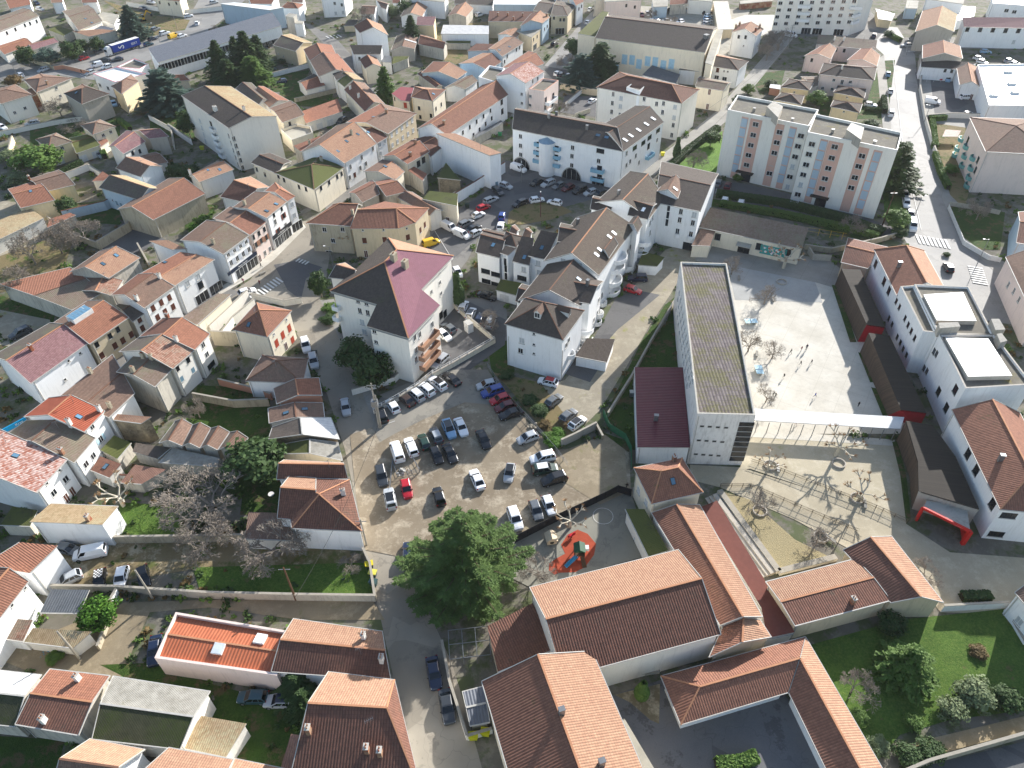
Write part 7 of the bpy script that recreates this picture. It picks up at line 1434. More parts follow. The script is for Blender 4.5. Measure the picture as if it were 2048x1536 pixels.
# chequered roof
g_=[o for o in sc.objects if o.get('label','').startswith('small black car')][0]
mb=MB()
for i in range(6):
    for j in range(5): mb.face([(-1.2+i*.25,-.6+j*.24,1.495),(-.95+i*.25,-.6+j*.24,1.495),(-.95+i*.25,-.36+j*.24,1.495),(-1.2+i*.25,-.36+j*.24,1.495)],(i+j)%2)
mb.obj('roof_panel',[WHITE,DARK],g_)
def row(L,place,near=False,group=None):
    for i,(x,y,hx,hy,c,k,d) in enumerate(L): car(x,y,hx,hy,c,k,'%s %s'%(d,place),near,group=group)
row(((899,455,16,8,'white','van','white van'),(932,446,18,-9,'grey','estate car','grey estate car'),(947,456,18,-9,'black','saloon','black car just right'),(924,469,14,6,'white','small van','small white van'),(953,465,16,-8,'silver','hatchback','silver car at the right')),'by the gate of the beige corner house',True)
row(((957,429,16,-6,'white','small car','small white car with red bonnet'),(967,414,17,-7,'red','hatchback','red hatchback'),(982,399,17,-7,'silver','estate car','silver estate car'),(996,382,12,10,'dark grey','estate car','dark estate car'),(1012,371,16,6,'silver','hatchback','silver hatchback at the top end')),'of the line along the long white wall',True,'cars along the white wall')
car(862,485,20,-6,'yellow','small van','bright yellow van at the foot of the beige corner house'); 
row(((1004,431,4,-16,'blue','hatchback','bright blue hatchback'),(1001,451,4,-14,'white','hatchback','white hatchback')),'at the left end of the oval island',True)
row(((1040,406,-20,8,'black','estate car','black estate car'),(1074,399,18,-3,'white','hatchback','white hatchback behind the lamp post'),(1109,404,-18,-4,'white','hatchback','white hatchback at the right end')),'on the upper rim of the oval island',True,'cars around the oval island')
row(((1074,364,-18,8,'black','saloon','black saloon at the left end'),(1096,366,-18,8,'silver','estate car','silver estate car, second'),(1117,371,-18,8,'grey','hatchback','grey-green hatchback, third'),(1136,375,-18,8,'dark red','hatchback','dark red hatchback, fourth'),(1159,380,-18,8,'black','SUV','black SUV, fifth'),(1181,384,-18,6,'silver','hatchback','silver hatchback, sixth'),(1200,386,-18,6,'dark grey','hatchback','dark car, last')),'in the row before the round stair tower',True,'cars parked before the round stair tower')
car(1037,337,18,6,'white','van','long white van before the left archway',False)
row(((1437,365,5,-12,'grey','hatchback','grey hatchback beside the entrance'),(1456,370,5,-12,'dark red','hatchback','dark maroon car beside the entrance')),'of the striped block',False)
row(((1450,399,3,-10,'white','hatchback','white hatchback, left one'),(1482,405,3,-10,'white','hatchback','white hatchback, right one')),'by the hedge behind the school range',False)
car(1593,409,18,4,'silver','estate car','silver estate car at the foot of the striped block',False)
row(((1776,147,0,-14,'light blue','hatchback','pale blue car farthest up'),(1781,181,0,-14,'white','hatchback','white car, second'),(1782,226,0,-14,'white','small van','white van-like car, third')),'along the left kerb of the white road',False,'cars along the white road')
row(((1810,389,2,14,'silver','hatchback','silver hatchback'),(1813,406,2,14,'white','hatchback','white hatchback'),(1821,429,2,14,'silver','hatchback','second silver hatchback'),(1825,451,2,14,'white','van','white van with dark windscreen')),'in the line beside the loose spreading cedar',False,'cars beside the loose cedar')
row(((1748,71,3,-10,'dark blue','SUV','dark blue SUV at the upper bend'),(1813,90,-16,0,'silver','hatchback','silver car waiting at the small zebra'),(1741,209,16,2,'white','hatchback','white car in the yellow garden drive'),(1582,70,16,3,'white','van','white van under the grey bare trees')),'near the white road',False)
row(((1881,154,0,12,'red','hatchback','red car'),(1896,158,0,12,'light blue','hatchback','pale blue car'),(1865,203,15,2,'white','van','white van'),(1933,194,15,-1,'white','SUV','white SUV'),(1936,227,12,-5,'silver','hatchback','silver car low')),'in the dark yard left of the supermarket',False)
row(((1972,103,14,1,'light blue','hatchback','pale blue car on the road'),(1958,117,12,3,'white','hatchback','white car nearest the gabled house'),(1965,124,12,3,'white','hatchback','white car just below it'),(2019,121,12,-2,'silver','hatchback','silver car farther right'),(2030,127,12,-2,'white','hatchback','white car at the edge')),'behind the supermarket roof',False)
row(((1263,30,-3,10,'silver','people carrier','silver car, first'),(1274,28,3,9,'green','hatchback','dark green car, second'),(1284,29,3,9,'dark red','hatchback','maroon car, third'),(1295,27,3,9,'white','hatchback','white car, fourth'),(1305,26,4,9,'white','hatchback','white car, fifth'),(1315,25,4,9,'white','small van','white van-like car, sixth'),(1324,24,4,9,'dark blue','hatchback','dark blue car, last')),'in the top row of the car park behind the hall',False,'top row of the car park')
row(((1352,21,-3,9,'silver','hatchback','silver car'),(1374,19,-3,9,'light blue','hatchback','pale blue car'),(1343,20,8,4,'dark grey','hatchback','dark car half behind a bare tree')),'apart near the top wall of the car park',False)
row(((1335,41,12,0,'silver','saloon','silver saloon'),(1360,43,-12,3,'white','hatchback','upper white car'),(1361,48,-12,3,'white','hatchback','lower white car'),(1305,42,12,2,'white','hatchback','left white car'),(1315,42,12,2,'silver','hatchback','left silver car')),'just above the roof ridge of the cream hall',False)
row(((1413,25,12,-2,'black','SUV','black SUV at the top'),(1417,31,12,-2,'white','hatchback','white car, second'),(1416,36,12,-2,'light blue','hatchback','bluish car, third'),(1416,41,12,-2,'white','hatchback','white car, fourth'),(1415,47,12,-2,'silver','hatchback','silver car, fifth')),'of the stack beside the long low grey shed',False,'cars beside the low grey shed')
row(((1181,18,8,-6,'white','hatchback','white car parked left'),(1196,6,7,-7,'dark grey','hatchback','dark car parked left, higher'),(1203,18,7,-7,'white','people carrier','white car driving'),(1176,44,10,-8,'white','hatchback','white car beside the moss roof'),(1109,87,10,-6,'black','hatchback','black car parked by the flower beds')),'on the main street',False)
row(((1116,146,9,-5,'white','hatchback','white car, left'),(1123,149,9,-5,'dark grey','hatchback','dark car, middle'),(1140,150,9,-6,'silver','estate car','silver car, right')),'of three under the cedars by the hall',False)
car(1185,201,10,-6,'white','hatchback','white car in the small walled car park by the apartment house',False); car(959,29,14,-5,'white','SUV','white off-roader in the yard above the metal hangar',False)
row(((73,6,10,4,'dark blue','hatchback','dark blue car above'),(80,18,10,2,'silver','estate car','pale car below')),'on the green strip behind the long white block',False)
row(((86,139,-14,5,'silver','estate car','silver estate car below the hedge garden'),(40,149,-10,-6,'white','hatchback','white car behind the tall street lamp'),(168,116,14,-4,'red','hatchback','bright red car before the brick gate'),(200,102,14,-4,'grey','estate car','grey estate car behind the lorry cab'),(208,120,-14,2,'dark grey','saloon','dark car beside the cab, left'),(234,118,-14,2,'dark grey','saloon','dark car beside the lorry, right'),(193,130,-12,3,'white','small van','white van at the crossing'),(213,133,-12,3,'white','hatchback','white hatchback at the crossing'),(180,145,-13,5,'silver','hatchback','silver hatchback first at the crossing'),(234,87,-12,3,'dark grey','hatchback','dark car behind the lorry cab hedge')),'on the lorry street',False)
row(((297,88,13,-4,'teal','hatchback','teal car'),(305,77,13,-4,'dark blue','hatchback','dark blue car'),(329,66,13,-4,'white','SUV','white SUV'),(347,72,13,-5,'yellow','van','yellow van'),(364,71,12,-4,'white','hatchback','white car behind the yellow van'),(311,58,12,-5,'grey','SUV','grey SUV'),(394,46,4,-11,'white','hatchback','white car heading away'),(377,31,13,-2,'white','hatchback','white car near the signs'),(286,17,13,3,'dark blue','hatchback','dark blue car by the long wall'),(302,4,13,2,'silver','estate car','silver estate car by the cream house'),(428,4,13,-3,'silver','hatchback','silver car at the wall gap'),(602,68,12,0,'dark blue','hatchback','dark blue car beside the concrete tower')),'beyond the long hangar',False)
row(((64,246,-16,3,'silver','estate car','silver estate car before the brick-sided houses'),(4,254,10,4,'white','hatchback','white car cut by the left edge'),(199,309,10,8,'silver','hatchback','silver hatchback before the double garage'),(228,207,6,10,'light blue','hatchback','blue-grey car in the shaded alley'),(563,162,-16,2,'dark blue','hatchback','dark blue car in the walled garden of the lane'),(683,242,-12,8,'dark grey','SUV','dark off-roader behind the wide stone building'),(543,136,14,4,'light blue','hatchback','pale blue car below the conifer clump')),'in the upper left quarter',False)
# lorry
def lorry():
    p=G(250,103,0); q=G(285,92,0); f=p-q; a=math.atan2(f.y,f.x); o=empty('articulated_lorry',(p.x,p.y,0),a); tag(o,'blue and white articulated lorry on the road at the upper left','lorry')
    def pt(nm,mb,m): return mb.obj(nm,m,o)
    m=MB(); m.box(-7.5,5.5,-1.27,1.27,1.15,3.95,0); m.box(-7.5,5.5,-1.28,1.28,3.95,4.02,1); t=pt('trailer',m,[plain('1c3f9c',.5,name='blue_curtain'),WHITE])
    m=MB(); m.box(6.2,8.3,-1.22,1.22,.5,3.1,0); m.add([(6.2,-1.2,3.1),(8.1,-1.2,3.1),(8.1,1.2,3.1),(6.2,1.2,3.1),(6.3,-1.05,3.8),(7.2,-1.05,3.8),(7.2,1.05,3.8),(6.3,1.05,3.8)],[(0,1,5,4),(1,2,6,5),(2,3,7,6),(3,0,4,7),(4,5,6,7)]); c=pt('cab',m,[WHITE])
    m=MB(); m.face([(8.32,-1.05,1.9),(8.32,1.05,1.9),(8.32,1.05,2.95),(8.32,-1.05,2.95)]); m.obj('windscreen',[CGL],c)
    for xx in (-6.3,-5.0,-3.7,5.9,7.5):
        for s in (-1,1): m=MB(); m.tube((0,-.16,0),(0,.16,0),.5,.5,14,0); m.tube((0,-.17,0),(0,.17,0),.28,.28,10,1); w2=m.obj('wheel',[TYRE,RIM],o); w2.location=(xx,s*1.08,.5)
    m=MB(); m.box(-7.4,6.3,-.5,.5,.7,1.12); pt('chassis',m,[DARK])
    for s,zr in ((-1,0),(1,math.pi)):
        to=bpy.data.objects.new('lettering',textmesh('BERT',1.3,WHITE)); link(to,t); to.location=(-4.6*1,s*1.3,2.0); to.rotation_euler=(math.pi/2,0,zr)
        m=MB(); 
        for A_,B2 in (((2.9,2.95),(2.4,2.1)),((2.4,2.1),(1.3,2.9)),((1.3,2.9),(.6,2.9)),((.6,2.9),(.5,2.2)),((.5,2.2),(1.1,1.8))): m.bar((A_[0],s*1.3,A_[1]),(B2[0],s*1.3,B2[1]),.02,.42,0,up=(0,1,0)) if False else m.bar((A_[0],s*1.29,A_[1]),(B2[0],s*1.29,B2[1]),.05,.4,0)
        m.obj('emblem',[WHITE],t)
lorry()
def digger():
    p=G(285,42,0); o=empty('excavator',(p.x,p.y,0),.6); tag(o,'small yellow excavator on the bare plot beside the fir','excavator'); Y=plain('dba820',.5,name='yellow_paint')
    m=MB(); m.box(-1.6,1.6,-1.2,-.7,0,.7); m.box(-1.6,1.6,.7,1.2,0,.7); m.obj('tracks',[TYRE],o)
    m=MB(); m.box(-1.4,1.2,-1.1,1.1,.8,1.7,0); m.obj('body',[Y],o); m=MB(); m.box(.1,1.2,-1.0,.1,1.7,2.8,0); m.obj('cab',[CGL],o)
    m=MB(); m.bar((1.1,.4,1.5),(3.2,.4,3.9),.35,.5); m.bar((3.2,.4,3.9),(4.9,.4,2.6),.3,.4); m.obj('arm',[Y],o); m=MB(); m.box(4.4,5.2,0,.8,1.2,2.2); m.obj('bucket',[DARK],o)
digger()
# ================================================= covered walkway, play things, furniture, people
def walkway():
    P=pts(None,(1508,817,1809,834,1801,858,1500,840),3.1); c=(P[0]+P[2])/2; o=empty('covered_walkway',(c.x,c.y,0)); tag(o,'long white-roofed covered walkway on thin posts crossing the school yard','walkway')
    mb=MB(); P=[p-Vector((c.x,c.y,0)) for p in P][::-1]
    if area([xy(p) for p in P])<0: P=P[::-1]
    N=12; A,B_,C_,D=P
    mb.face(P,0); lo=[p-Vector((0,0,.12)) for p in P]; mb.face(lo[::-1],1)
    for i in range(4): mb.face([P[i],lo[i],lo[(i+1)%4],P[(i+1)%4]],1)
    mb.obj('roof',[concrete('d6d6d2','cbcbc7',3.0,.05,'b9b9b4',.55,.08),METAL],o)
    for k in range(13):
        x=1516+k*23; 
        for y in (843+k*1.3,):
            p=G(x,y+.5,3.0); q=MB(); q.tube((0,0,0),(0,0,3.0),.08,.08,6); po=q.obj('post',[METAL],o); po.location=(p.x-c.x,p.y-c.y,0)
walkway()
def lamp(x,y,h,label,arm=(1,0),m=None,name='street_lamp',foot=True,d=1.2):
    p=G(x,y); o=empty(name,(p.x,p.y,0)); tag(o,label,'street lamp' if 'lamp' in name else 'pole'); m=m or METAL; q=MB(); q.tube((0,0,0),(0,0,h),.11,.06,8); q.obj('pole',[m],o)
    if arm: q=MB(); a=Vector((arm[0],arm[1],0)).normalized()*d; q.tube((0,0,h-.1),(a.x,a.y,h+.1),.04,.04,6); q.obj('arm',[m],o); q=MB(); q.box(-.25,.25,-.14,.14,-.08,.08); l=q.obj('lamp_head',[WHITE],o); l.location=(a.x,a.y,h+.08); l.rotation_euler=(0,0,math.atan2(a.y,a.x))
    return o
POLE=plain('9c968a',.85,name='concrete_pole')
def upole(x,y,h,label,bars=1,m=None):
    p=G(x,y); o=empty('utility_pole',(p.x,p.y,0)); tag(o,label,'pole'); q=MB(); q.tube((0,0,0),(0,0,h),.2,.12,8); q.obj('pole',[m or POLE],o)
    for k in range(bars): q=MB(); q.box(-.9,.9,-.05,.05,h-.6-k*.8,h-.5-k*.8); q.obj('crossbar',[METAL],o)
    return o
WOODP=plain('5e4532',.9,name='wooden_pole')
a_=upole(759,857,12,'concrete pylon carrying a transformer at the foot of the ramp',2); q=MB(); q.box(-.6,.6,-.5,.5,6.2,7.6); q.obj('transformer',[METAL],a_)
q=MB(); q.bar((.35,0,0),(.35,0,9),.08,.3); q.obj('brace',[POLE],a_)
upole(306,1198,8,'concrete pole behind the garden parking wall',0); upole(160,1318,8,'leaning grey pole at the lane outhouse',0); upole(592,1200,9,'brown wooden pole at the lane wall',1,WOODP); upole(733,1090,7,'short pole at the wall end beside the street',1); 
lamp(1081,434,7,'maroon lamp post on the oval island',(0,1),plain('5a2028',.5,name='maroon_paint')); lamp(1043,365,7,'lamp post by the round tower building',(0,-1)); lamp(668,540,7,'pale lamp post before the stone corner house',(-1,0)); lamp(42,168,9,'tall bright lamp post at the far left crossroads',(-1,.3)); lamp(190,145,8,'lamp post at the crossing on the lorry street',(-1,0)); lamp(320,85,8,'lamp post beyond the hangar',(-1,0)); lamp(355,60,9,'tall pole in the weedy plot',None,POLE,'utility_pole'); lamp(100,230,5,'thin lamp beside the bare tree',(1,0))
lamp(1826,440,7,'lamp post at the loose cedar beside the white road',(1,.4)); lamp(1848,245,6,'lamp post on the wall by the white road',(-1,0)); lamp(1812,110,6,'lamp post at the small zebra',(-1,0)); lamp(1958,520,6,'lamp post behind the white fence',(-1,0)); lamp(1110,110,6,'lamp post by the flower beds of the main street',(1,0)); lamp(1068,140,7,'pole in front of the corner shop',None,POLE,'utility_pole'); lamp(1358,45,7,'lamp post in the upper car park',(1,0))
upole(1765,450,10,'wooden pole with crossed brace beside the loose cedar',1,WOODP); upole(1575,100,10,'pylon pole under the grey bare trees',2); upole(998,60,8,'pole beside the flat grey workshop',0); upole(900,48,7,'pole behind the white metal hangar',0); upole(980,195,7,'pole beside the blue-walled house',0)
def cable(A,B_,sag,label,r=.035):
    a=G(*A);b=G(*B_); mb=MB(); pv=None
    for i in range(13):
        t=i/12; p=a.lerp(b,t)-Vector((0,0,sag*4*t*(1-t)))
        if pv is not None: mb.tube(pv,p,r,r,4,0,False)
        pv=p
    tag(mb.obj('overhead_cable',[DARK]),label,'cable')
cable((1575,90,9.4),(1795,-20,9.4),1.5,'overhead cable running up from the pylon, upper right',.05) if False else None
cable((1575,93,9),(1405,225,8),1.2,'overhead cable from the pylon down along the sloping lane, left strand'); cable((1577,92,9.5),(1330,345,6),1.4,'overhead cable from the pylon to the narrow cypress, right strand'); cable((756,850,11),(590,1195,8.2),2.0,'thin cable from the transformer pylon towards the wooden pole')
def bin_(x,y,c,label,lid=None):
    p=G(x,y); o=empty('wheelie_bin',(p.x,p.y,0),R_.uniform(-.3,.3)); tag(o,label,'bin'); q=MB(); q.add([(-.5*k,-.4*k,z) for k,z in ()],[]) if False else None
    q.add([(-.5,-.35,.12),(.5,-.35,.12),(.5,.35,.12),(-.5,.35,.12),(-.6,-.45,1.15),(.6,-.45,1.15),(.6,.45,1.15),(-.6,.45,1.15)],[(0,1,5,4),(1,2,6,5),(2,3,7,6),(3,0,4,7),(3,2,1,0)]); q.obj('bin_body',[plain(c,.5,name='bin_plastic')],o)
    q=MB(); q.box(-.66,.66,-.5,.5,1.15,1.27); q.box(-.5,.5,-.56,-.5,1.1,1.2); q.obj('lid',[plain(lid or c,.5,name='lid_plastic')],o)
    for s in (-.4,.4): q=MB(); q.tube((s,-.05,.12),(s,.05,.12),.12,.12,10); q.obj('wheel',[TYRE],o)
bin_(947,1477,'c7c41e','yellow-green bin behind the street wall, left one'); bin_(971,1469,'c7c41e','yellow-green bin behind the street wall, right one'); bin_(740,1135,'2b3b3a','dark bin with yellow lid at the lawn corner, upper','d8c62e'); bin_(747,1152,'4b5a5c','grey bin with yellow lid at the lawn corner','d8cf5a'); bin_(748,1170,'3e5757','grey-green bin lowest at the lawn corner')
bin_(405,300,'b9b92e','yellow bin at the foot of the tall white block','b9b92e'); bin_(1298,328,'3a3d2a','dark bin with yellow lid behind the round tower building','cfc62c'); bin_(1325,312,'c7bf2e','yellow-lidded bin farther up behind the tower building'); bin_(1000,272,'2f8a57','green container in the yard of the long white school-like house'); bin_(935,415,'22332e','dark green container beside the long white wall'); bin_(630,712,'202a28','dark bin in front of the villa corner')
# fenced hole in car park
fence((785,925,822,912,840,945,795,955,785,925),1.1,'temporary wire fencing around the rubble patch in the car park',METAL,1.5,rails=3,name='barrier_fence'); fence((786,925,780,985),1.1,'temporary wire fence panel beside the silver SUV',METAL,1.5,rails=3,name='barrier_fence')
def pile(x,y,r,c,label,n=26,name='rubble_heap'):
    p=G(x,y); mb=MB(); q=random.Random(int(x)); 
    for i in range(n):
        a=q.uniform(0,6.3);d=r*q.random()**.7; s=q.uniform(.08,.3)*r*.6; X,Y=d*math.cos(a),d*math.sin(a); z=max(0,(r-d)*.3); m=Matrix.Rotation(q.uniform(0,3),3,rv(q)); vs=[m@Vector((i_*s,j*s*.7,k*s*.5))+Vector((X,Y,z+s*.3)) for k in(-1,1) for i_,j in((-1,-1),(1,-1),(1,1),(-1,1))]; mb.add(vs,[(3,2,1,0),(4,5,6,7),(0,1,5,4),(1,2,6,5),(2,3,7,6),(3,0,4,7)])
    o=mb.obj(name,[plain(c,.9,name='rubble')]); o.location=p; tag(o,label,'rubble')
pile(806,944,1.2,'c9c6bd','white rubble and a bag inside the temporary fencing'); pile(1065,855,1.4,'a39a88','scraps and a tyre at the foot of the bank'); pile(562,745-10,1.2,'c98a5f','heap of loose tiles on the many-sided roof') if False else None
pile(418,1405,1.2,'8a857a','stack of junk beside the mossy barn'); pile(92,1308,.8,'3f8fb0','blue plastic crates by the lane outhouse',8); pile(690,1158,.9,'3e4f48','garden frame and clutter on the lawn',8)
# tree rings and benches
for x,y,l in ((1677,928,'round kerb ring of the upper pollarded plane'),(1714,998,'round kerb ring of the lower pollarded plane'),(1541,932,'round kerb ring beside the white block seat'),(1519,1023,'round kerb ring between the ramps'),(1641,1075,'round kerb ring on the grass triangle'),(1563,565,'round kerb ring at the school range plane')):
    p=G(x,y); mb=MB(); N=20
    for i in range(N):
        a,b=2*math.pi*i/N,2*math.pi*(i+1)/N; mb.bar((1.15*math.cos(a),1.15*math.sin(a),.2),(1.15*math.cos(b),1.15*math.sin(b),.2),.2,.4)
    o=mb.obj('tree_ring',[WM('grey')]); o.location=p; tag(o,l,'kerb')
def bench(x,y,rz,label,c='8d8a82',L=2.0):
    p=G(x,y); o=empty('bench',(p.x,p.y,0),rz); tag(o,label,'bench'); q=MB(); q.box(-L/2,L/2,-.25,.25,.38,.48); q.obj('seat',[plain(c,.8,name='bench_seat')],o)
    for s in (-1,1): q=MB(); q.box(s*L*.35-.12,s*L*.35+.12,-.2,.2,0,.38); q.obj('leg',[WM('concrete')],o)
bench(1555,938,1.4,'pale block bench beside the small pollarded tree','c9c6bd'); bench(1729,1010,1.3,'bench beside the lower pollarded plane'); bench(1660,1080,-.9,'bench beside the ring on the grass triangle'); bench(1478,558,1.4,'bench at the small bare tree of the yard'); bench(1546,600,1.4,'bench in the shaded part of the yard'); bench(1513,710,1.3,'small bench beside the blue tables'); bench(525,548,.7,'stone bench on the shopping pavement'); bench(978,588,.2,'stone bench under the office windows')
def table(x,y,rz,label):
    p=G(x,y); o=empty('table_tennis_table',(p.x,p.y,0),rz); tag(o,label,'table'); BP=plain('a9cfe0',.5,name='pale_blue_top'); q=MB(); q.box(-1.37,1.37,-.76,.76,.7,.78); q.obj('top',[BP],o); q=MB(); q.box(-.01,.01,-.76,.76,.78,.92); q.obj('net',[WHITE],o)
    for s in (-1,1): q=MB(); q.box(s*.8-.12,s*.8+.12,-.5,.5,0,.7); q.obj('leg',[WM('concrete')],o)
table(1501,647,.05,'pale blue table tennis table, upper one in the yard'); table(1517,744,1.5,'pale blue table tennis table, lower one in the yard')
# play structure
def play():
    p=G(1158,1110); o=empty('climbing_frame',(p.x,p.y,0),.0); o.scale=(.8,.8,.75); tag(o,'green climbing frame with blue slide on the red rubber floor','climbing frame'); GR=plain('1c4a33',.5,name='green_panel'); BR=plain('4f3a28',.8,name='timber')
    for i,(x,y) in enumerate(((-1,-1),(1,-1),(1,1),(-1,1))): q=MB(); q.box(-.07,.07,-.07,.07,0,2.8); w2=q.obj('post',[BR],o); w2.location=(x,y,0)
    q=MB(); q.box(-1.1,1.1,-1.1,1.1,1.2,1.3); q.obj('platform',[BR],o); q=MB(); q.box(-1.05,-.98,-1,1,1.3,2.1); q.box(.98,1.05,-1,1,1.3,2.1); q.obj('side_panel',[GR],o)
    q=MB(); q.add([(-1.2,-1.2,2.7),(1.2,-1.2,2.7),(1.2,1.2,2.7),(-1.2,1.2,2.7),(0,-1.2,3.5),(0,1.2,3.5)],[(0,1,4),(1,2,5,4),(2,3,5),(3,0,4,5)]); q.obj('roof',[GR],o)
    q=MB(); q.bar((-.6,-1.1,1.3),(-3.0,-3.0,.2),.7,.08,0); q.bar((-.9,-.9,1.5),(-3.25,-2.75,.4),.06,.3,0); q.bar((-.3,-1.4,1.5),(-2.75,-3.25,.4),.06,.3,0); q.obj('slide',[plain('3f8fb5',.4,name='blue_slide')],o)
    q=MB(); q.bar((.5,-1.1,1.2),(.9,-3.2,.1),.9,.08,0); q.obj('ramp',[BR],o)
    q=MB(); q.box(1.1,2.0,.0,1.0,1.4,2.2); q.obj('tower_panel',[WHITE],o)
play()
def playhouse():
    p=G(1102,1082); o=empty('playhouse',(p.x,p.y,0),.15); tag(o,'little wooden playhouse beside the dark fence','playhouse'); W_=plain('c9b79a',.8,name='pale_timber'); q=MB(); q.box(-.8,.8,-.8,.8,0,1.2); q.obj('wall',[W_],o); q=MB(); q.add([(-1,-1,1.1),(1,-1,1.1),(1,1,1.1),(-1,1,1.1),(0,-1,1.9),(0,1,1.9)],[(0,1,4),(1,2,5,4),(2,3,5),(3,0,4,5)]); q.obj('roof',[W_],o); q=MB(); q.tube((0,-.83,.6),(0,-.81,.6),.35,.35,14); q.obj('round_door',[DARK],o)
playhouse()
def springer():
    p=G(1143,1075); o=empty('spring_rocker',(p.x,p.y,0),.5); tag(o,'red spring rocker on the rubber floor','toy'); q=MB(); q.tube((0,0,0),(0,0,.5),.12,.12,8); q.obj('spring',[DARK],o); q=MB(); q.box(-.7,.7,-.12,.12,.5,.75); q.box(.3,.7,-.1,.1,.75,1.15); q.box(-.4,.1,-.3,.3,.75,.82); q.obj('body',[plain('c01f2c',.4,name='red_plastic')],o)
springer()
def greenhouse():
    p=G(940,1300); o=empty('greenhouse',(p.x,p.y,0),.1); tag(o,'bare metal greenhouse frame behind the street wall','greenhouse'); q=MB()
    for x in (-3,-1,1,3):
        for y in (-2.2,2.2): q.bar((x,y,0),(x,y,2.2),.08,.08,0,up=(1,0,0))
        q.bar((x,-2.2,2.2),(x,2.2,2.5),.08,.08)
    for y in (-2.2,0,2.2): q.bar((-3,y,2.25+.07*y),(3,y,2.25+.07*y),.08,.08)
    q.obj('frame',[METAL],o)
greenhouse()
def box_(x,y,h,w_,d_,rz,mat,name,label,cat):
    p=G(x,y); o=empty(name,(p.x,p.y,0),rz); tag(o,label,cat); q=MB(); q.box(-w_/2,w_/2,-d_/2,d_/2,0,h); q.obj('body',[mat],o); q=MB(); q.box(-w_/2-.08,w_/2+.08,-d_/2-.08,d_/2+.08,h,h+.12); q.obj('top',[TRIM],o)
box_(938,662,2.4,1.4,1.8,.6,WHITE,'service_cabinet','tall white cabinet on the cream yard wall','cabinet'); box_(1265,792,1.2,1.2,.8,0,METAL,'air_conditioner','grey cooling unit beside the canteen','cooling unit'); box_(1100,415,1,1,1,0,METAL,'x','x','x') if False else None
def gdisk(x,y,label):
    p=G(x,y); o=empty('garden_table',(p.x,p.y,0)); tag(o,label,'table'); q=MB(); q.tube((0,0,.7),(0,0,.74),.55,.55,18); q.obj('top',[WHITE],o); q=MB(); q.tube((0,0,0),(0,0,.7),.06,.06,6); q.obj('leg',[WHITE],o)
gdisk(544,993,'round white garden table on the shaded lawn'); 
# shop signs
def sign(b_label,t,x,y,w_,h_,bg_,fg,txt,name='shop_sign',z=None):
    b=[v for v in BL if v.label.startswith(b_label)][0]; hit=b.hitwall(*px(t,x,y))
    if not hit: MISS.append(('sign',txt)); return
    tt,p,zz,n,a,bb=hit; zz=z or zz; mb=MB(); mb.box(-w_/2,w_/2,-.14,.02,-h_/2,h_/2); o=mb.obj(name,[bg_],b.root); o.location=(p.x-b.o.x,p.y-b.o.y,zz); o.rotation_euler=(0,0,math.atan2(n.x,-n.y))
    if txt:
        me=textmesh(txt,h_*.62,fg); q=bpy.data.objects.new('lettering',me); q.location=(0,-.15,-h_*.24); q.rotation_euler=(math.pi/2,0,0); link(q,o)

NAVY=plain('1f2c40',.6,name='navy_sign'); BLKS=plain('22252b',.6,name='black_sign')
sign('white house with a ground','A',1225,925,11,.9,NAVY,WHITE,'Maison Papelier',z=3.2); sign('tall white house with black','A',1545,680,8.6,1.1,BLKS,WHITE,'Optique',z=3.3)
sign('house with dull shaded','20',60,370,1,1,BLUEG,WHITE,'') if False else None
def bsign():
    a=G(0,866,3.2);b=G(52,838,3.2); d=(b-a).normalized(); o=empty('shop_sign',(a.x,a.y,3.2),math.atan2(d.y,d.x)); tag(o,'long bright blue shop fascia at the left edge','sign'); L=(b-a).length; q=MB(); q.box(0,L,-.1,.1,-.5,.5); q.obj('board',[plain('1590c4',.5,name='blue_fascia')],o); t=bpy.data.objects.new('lettering',textmesh('Krys',.8,WHITE)); t.location=(L*.72,-.12,-.25); t.rotation_euler=(math.pi/2,0,0); link(t,o)
bsign()
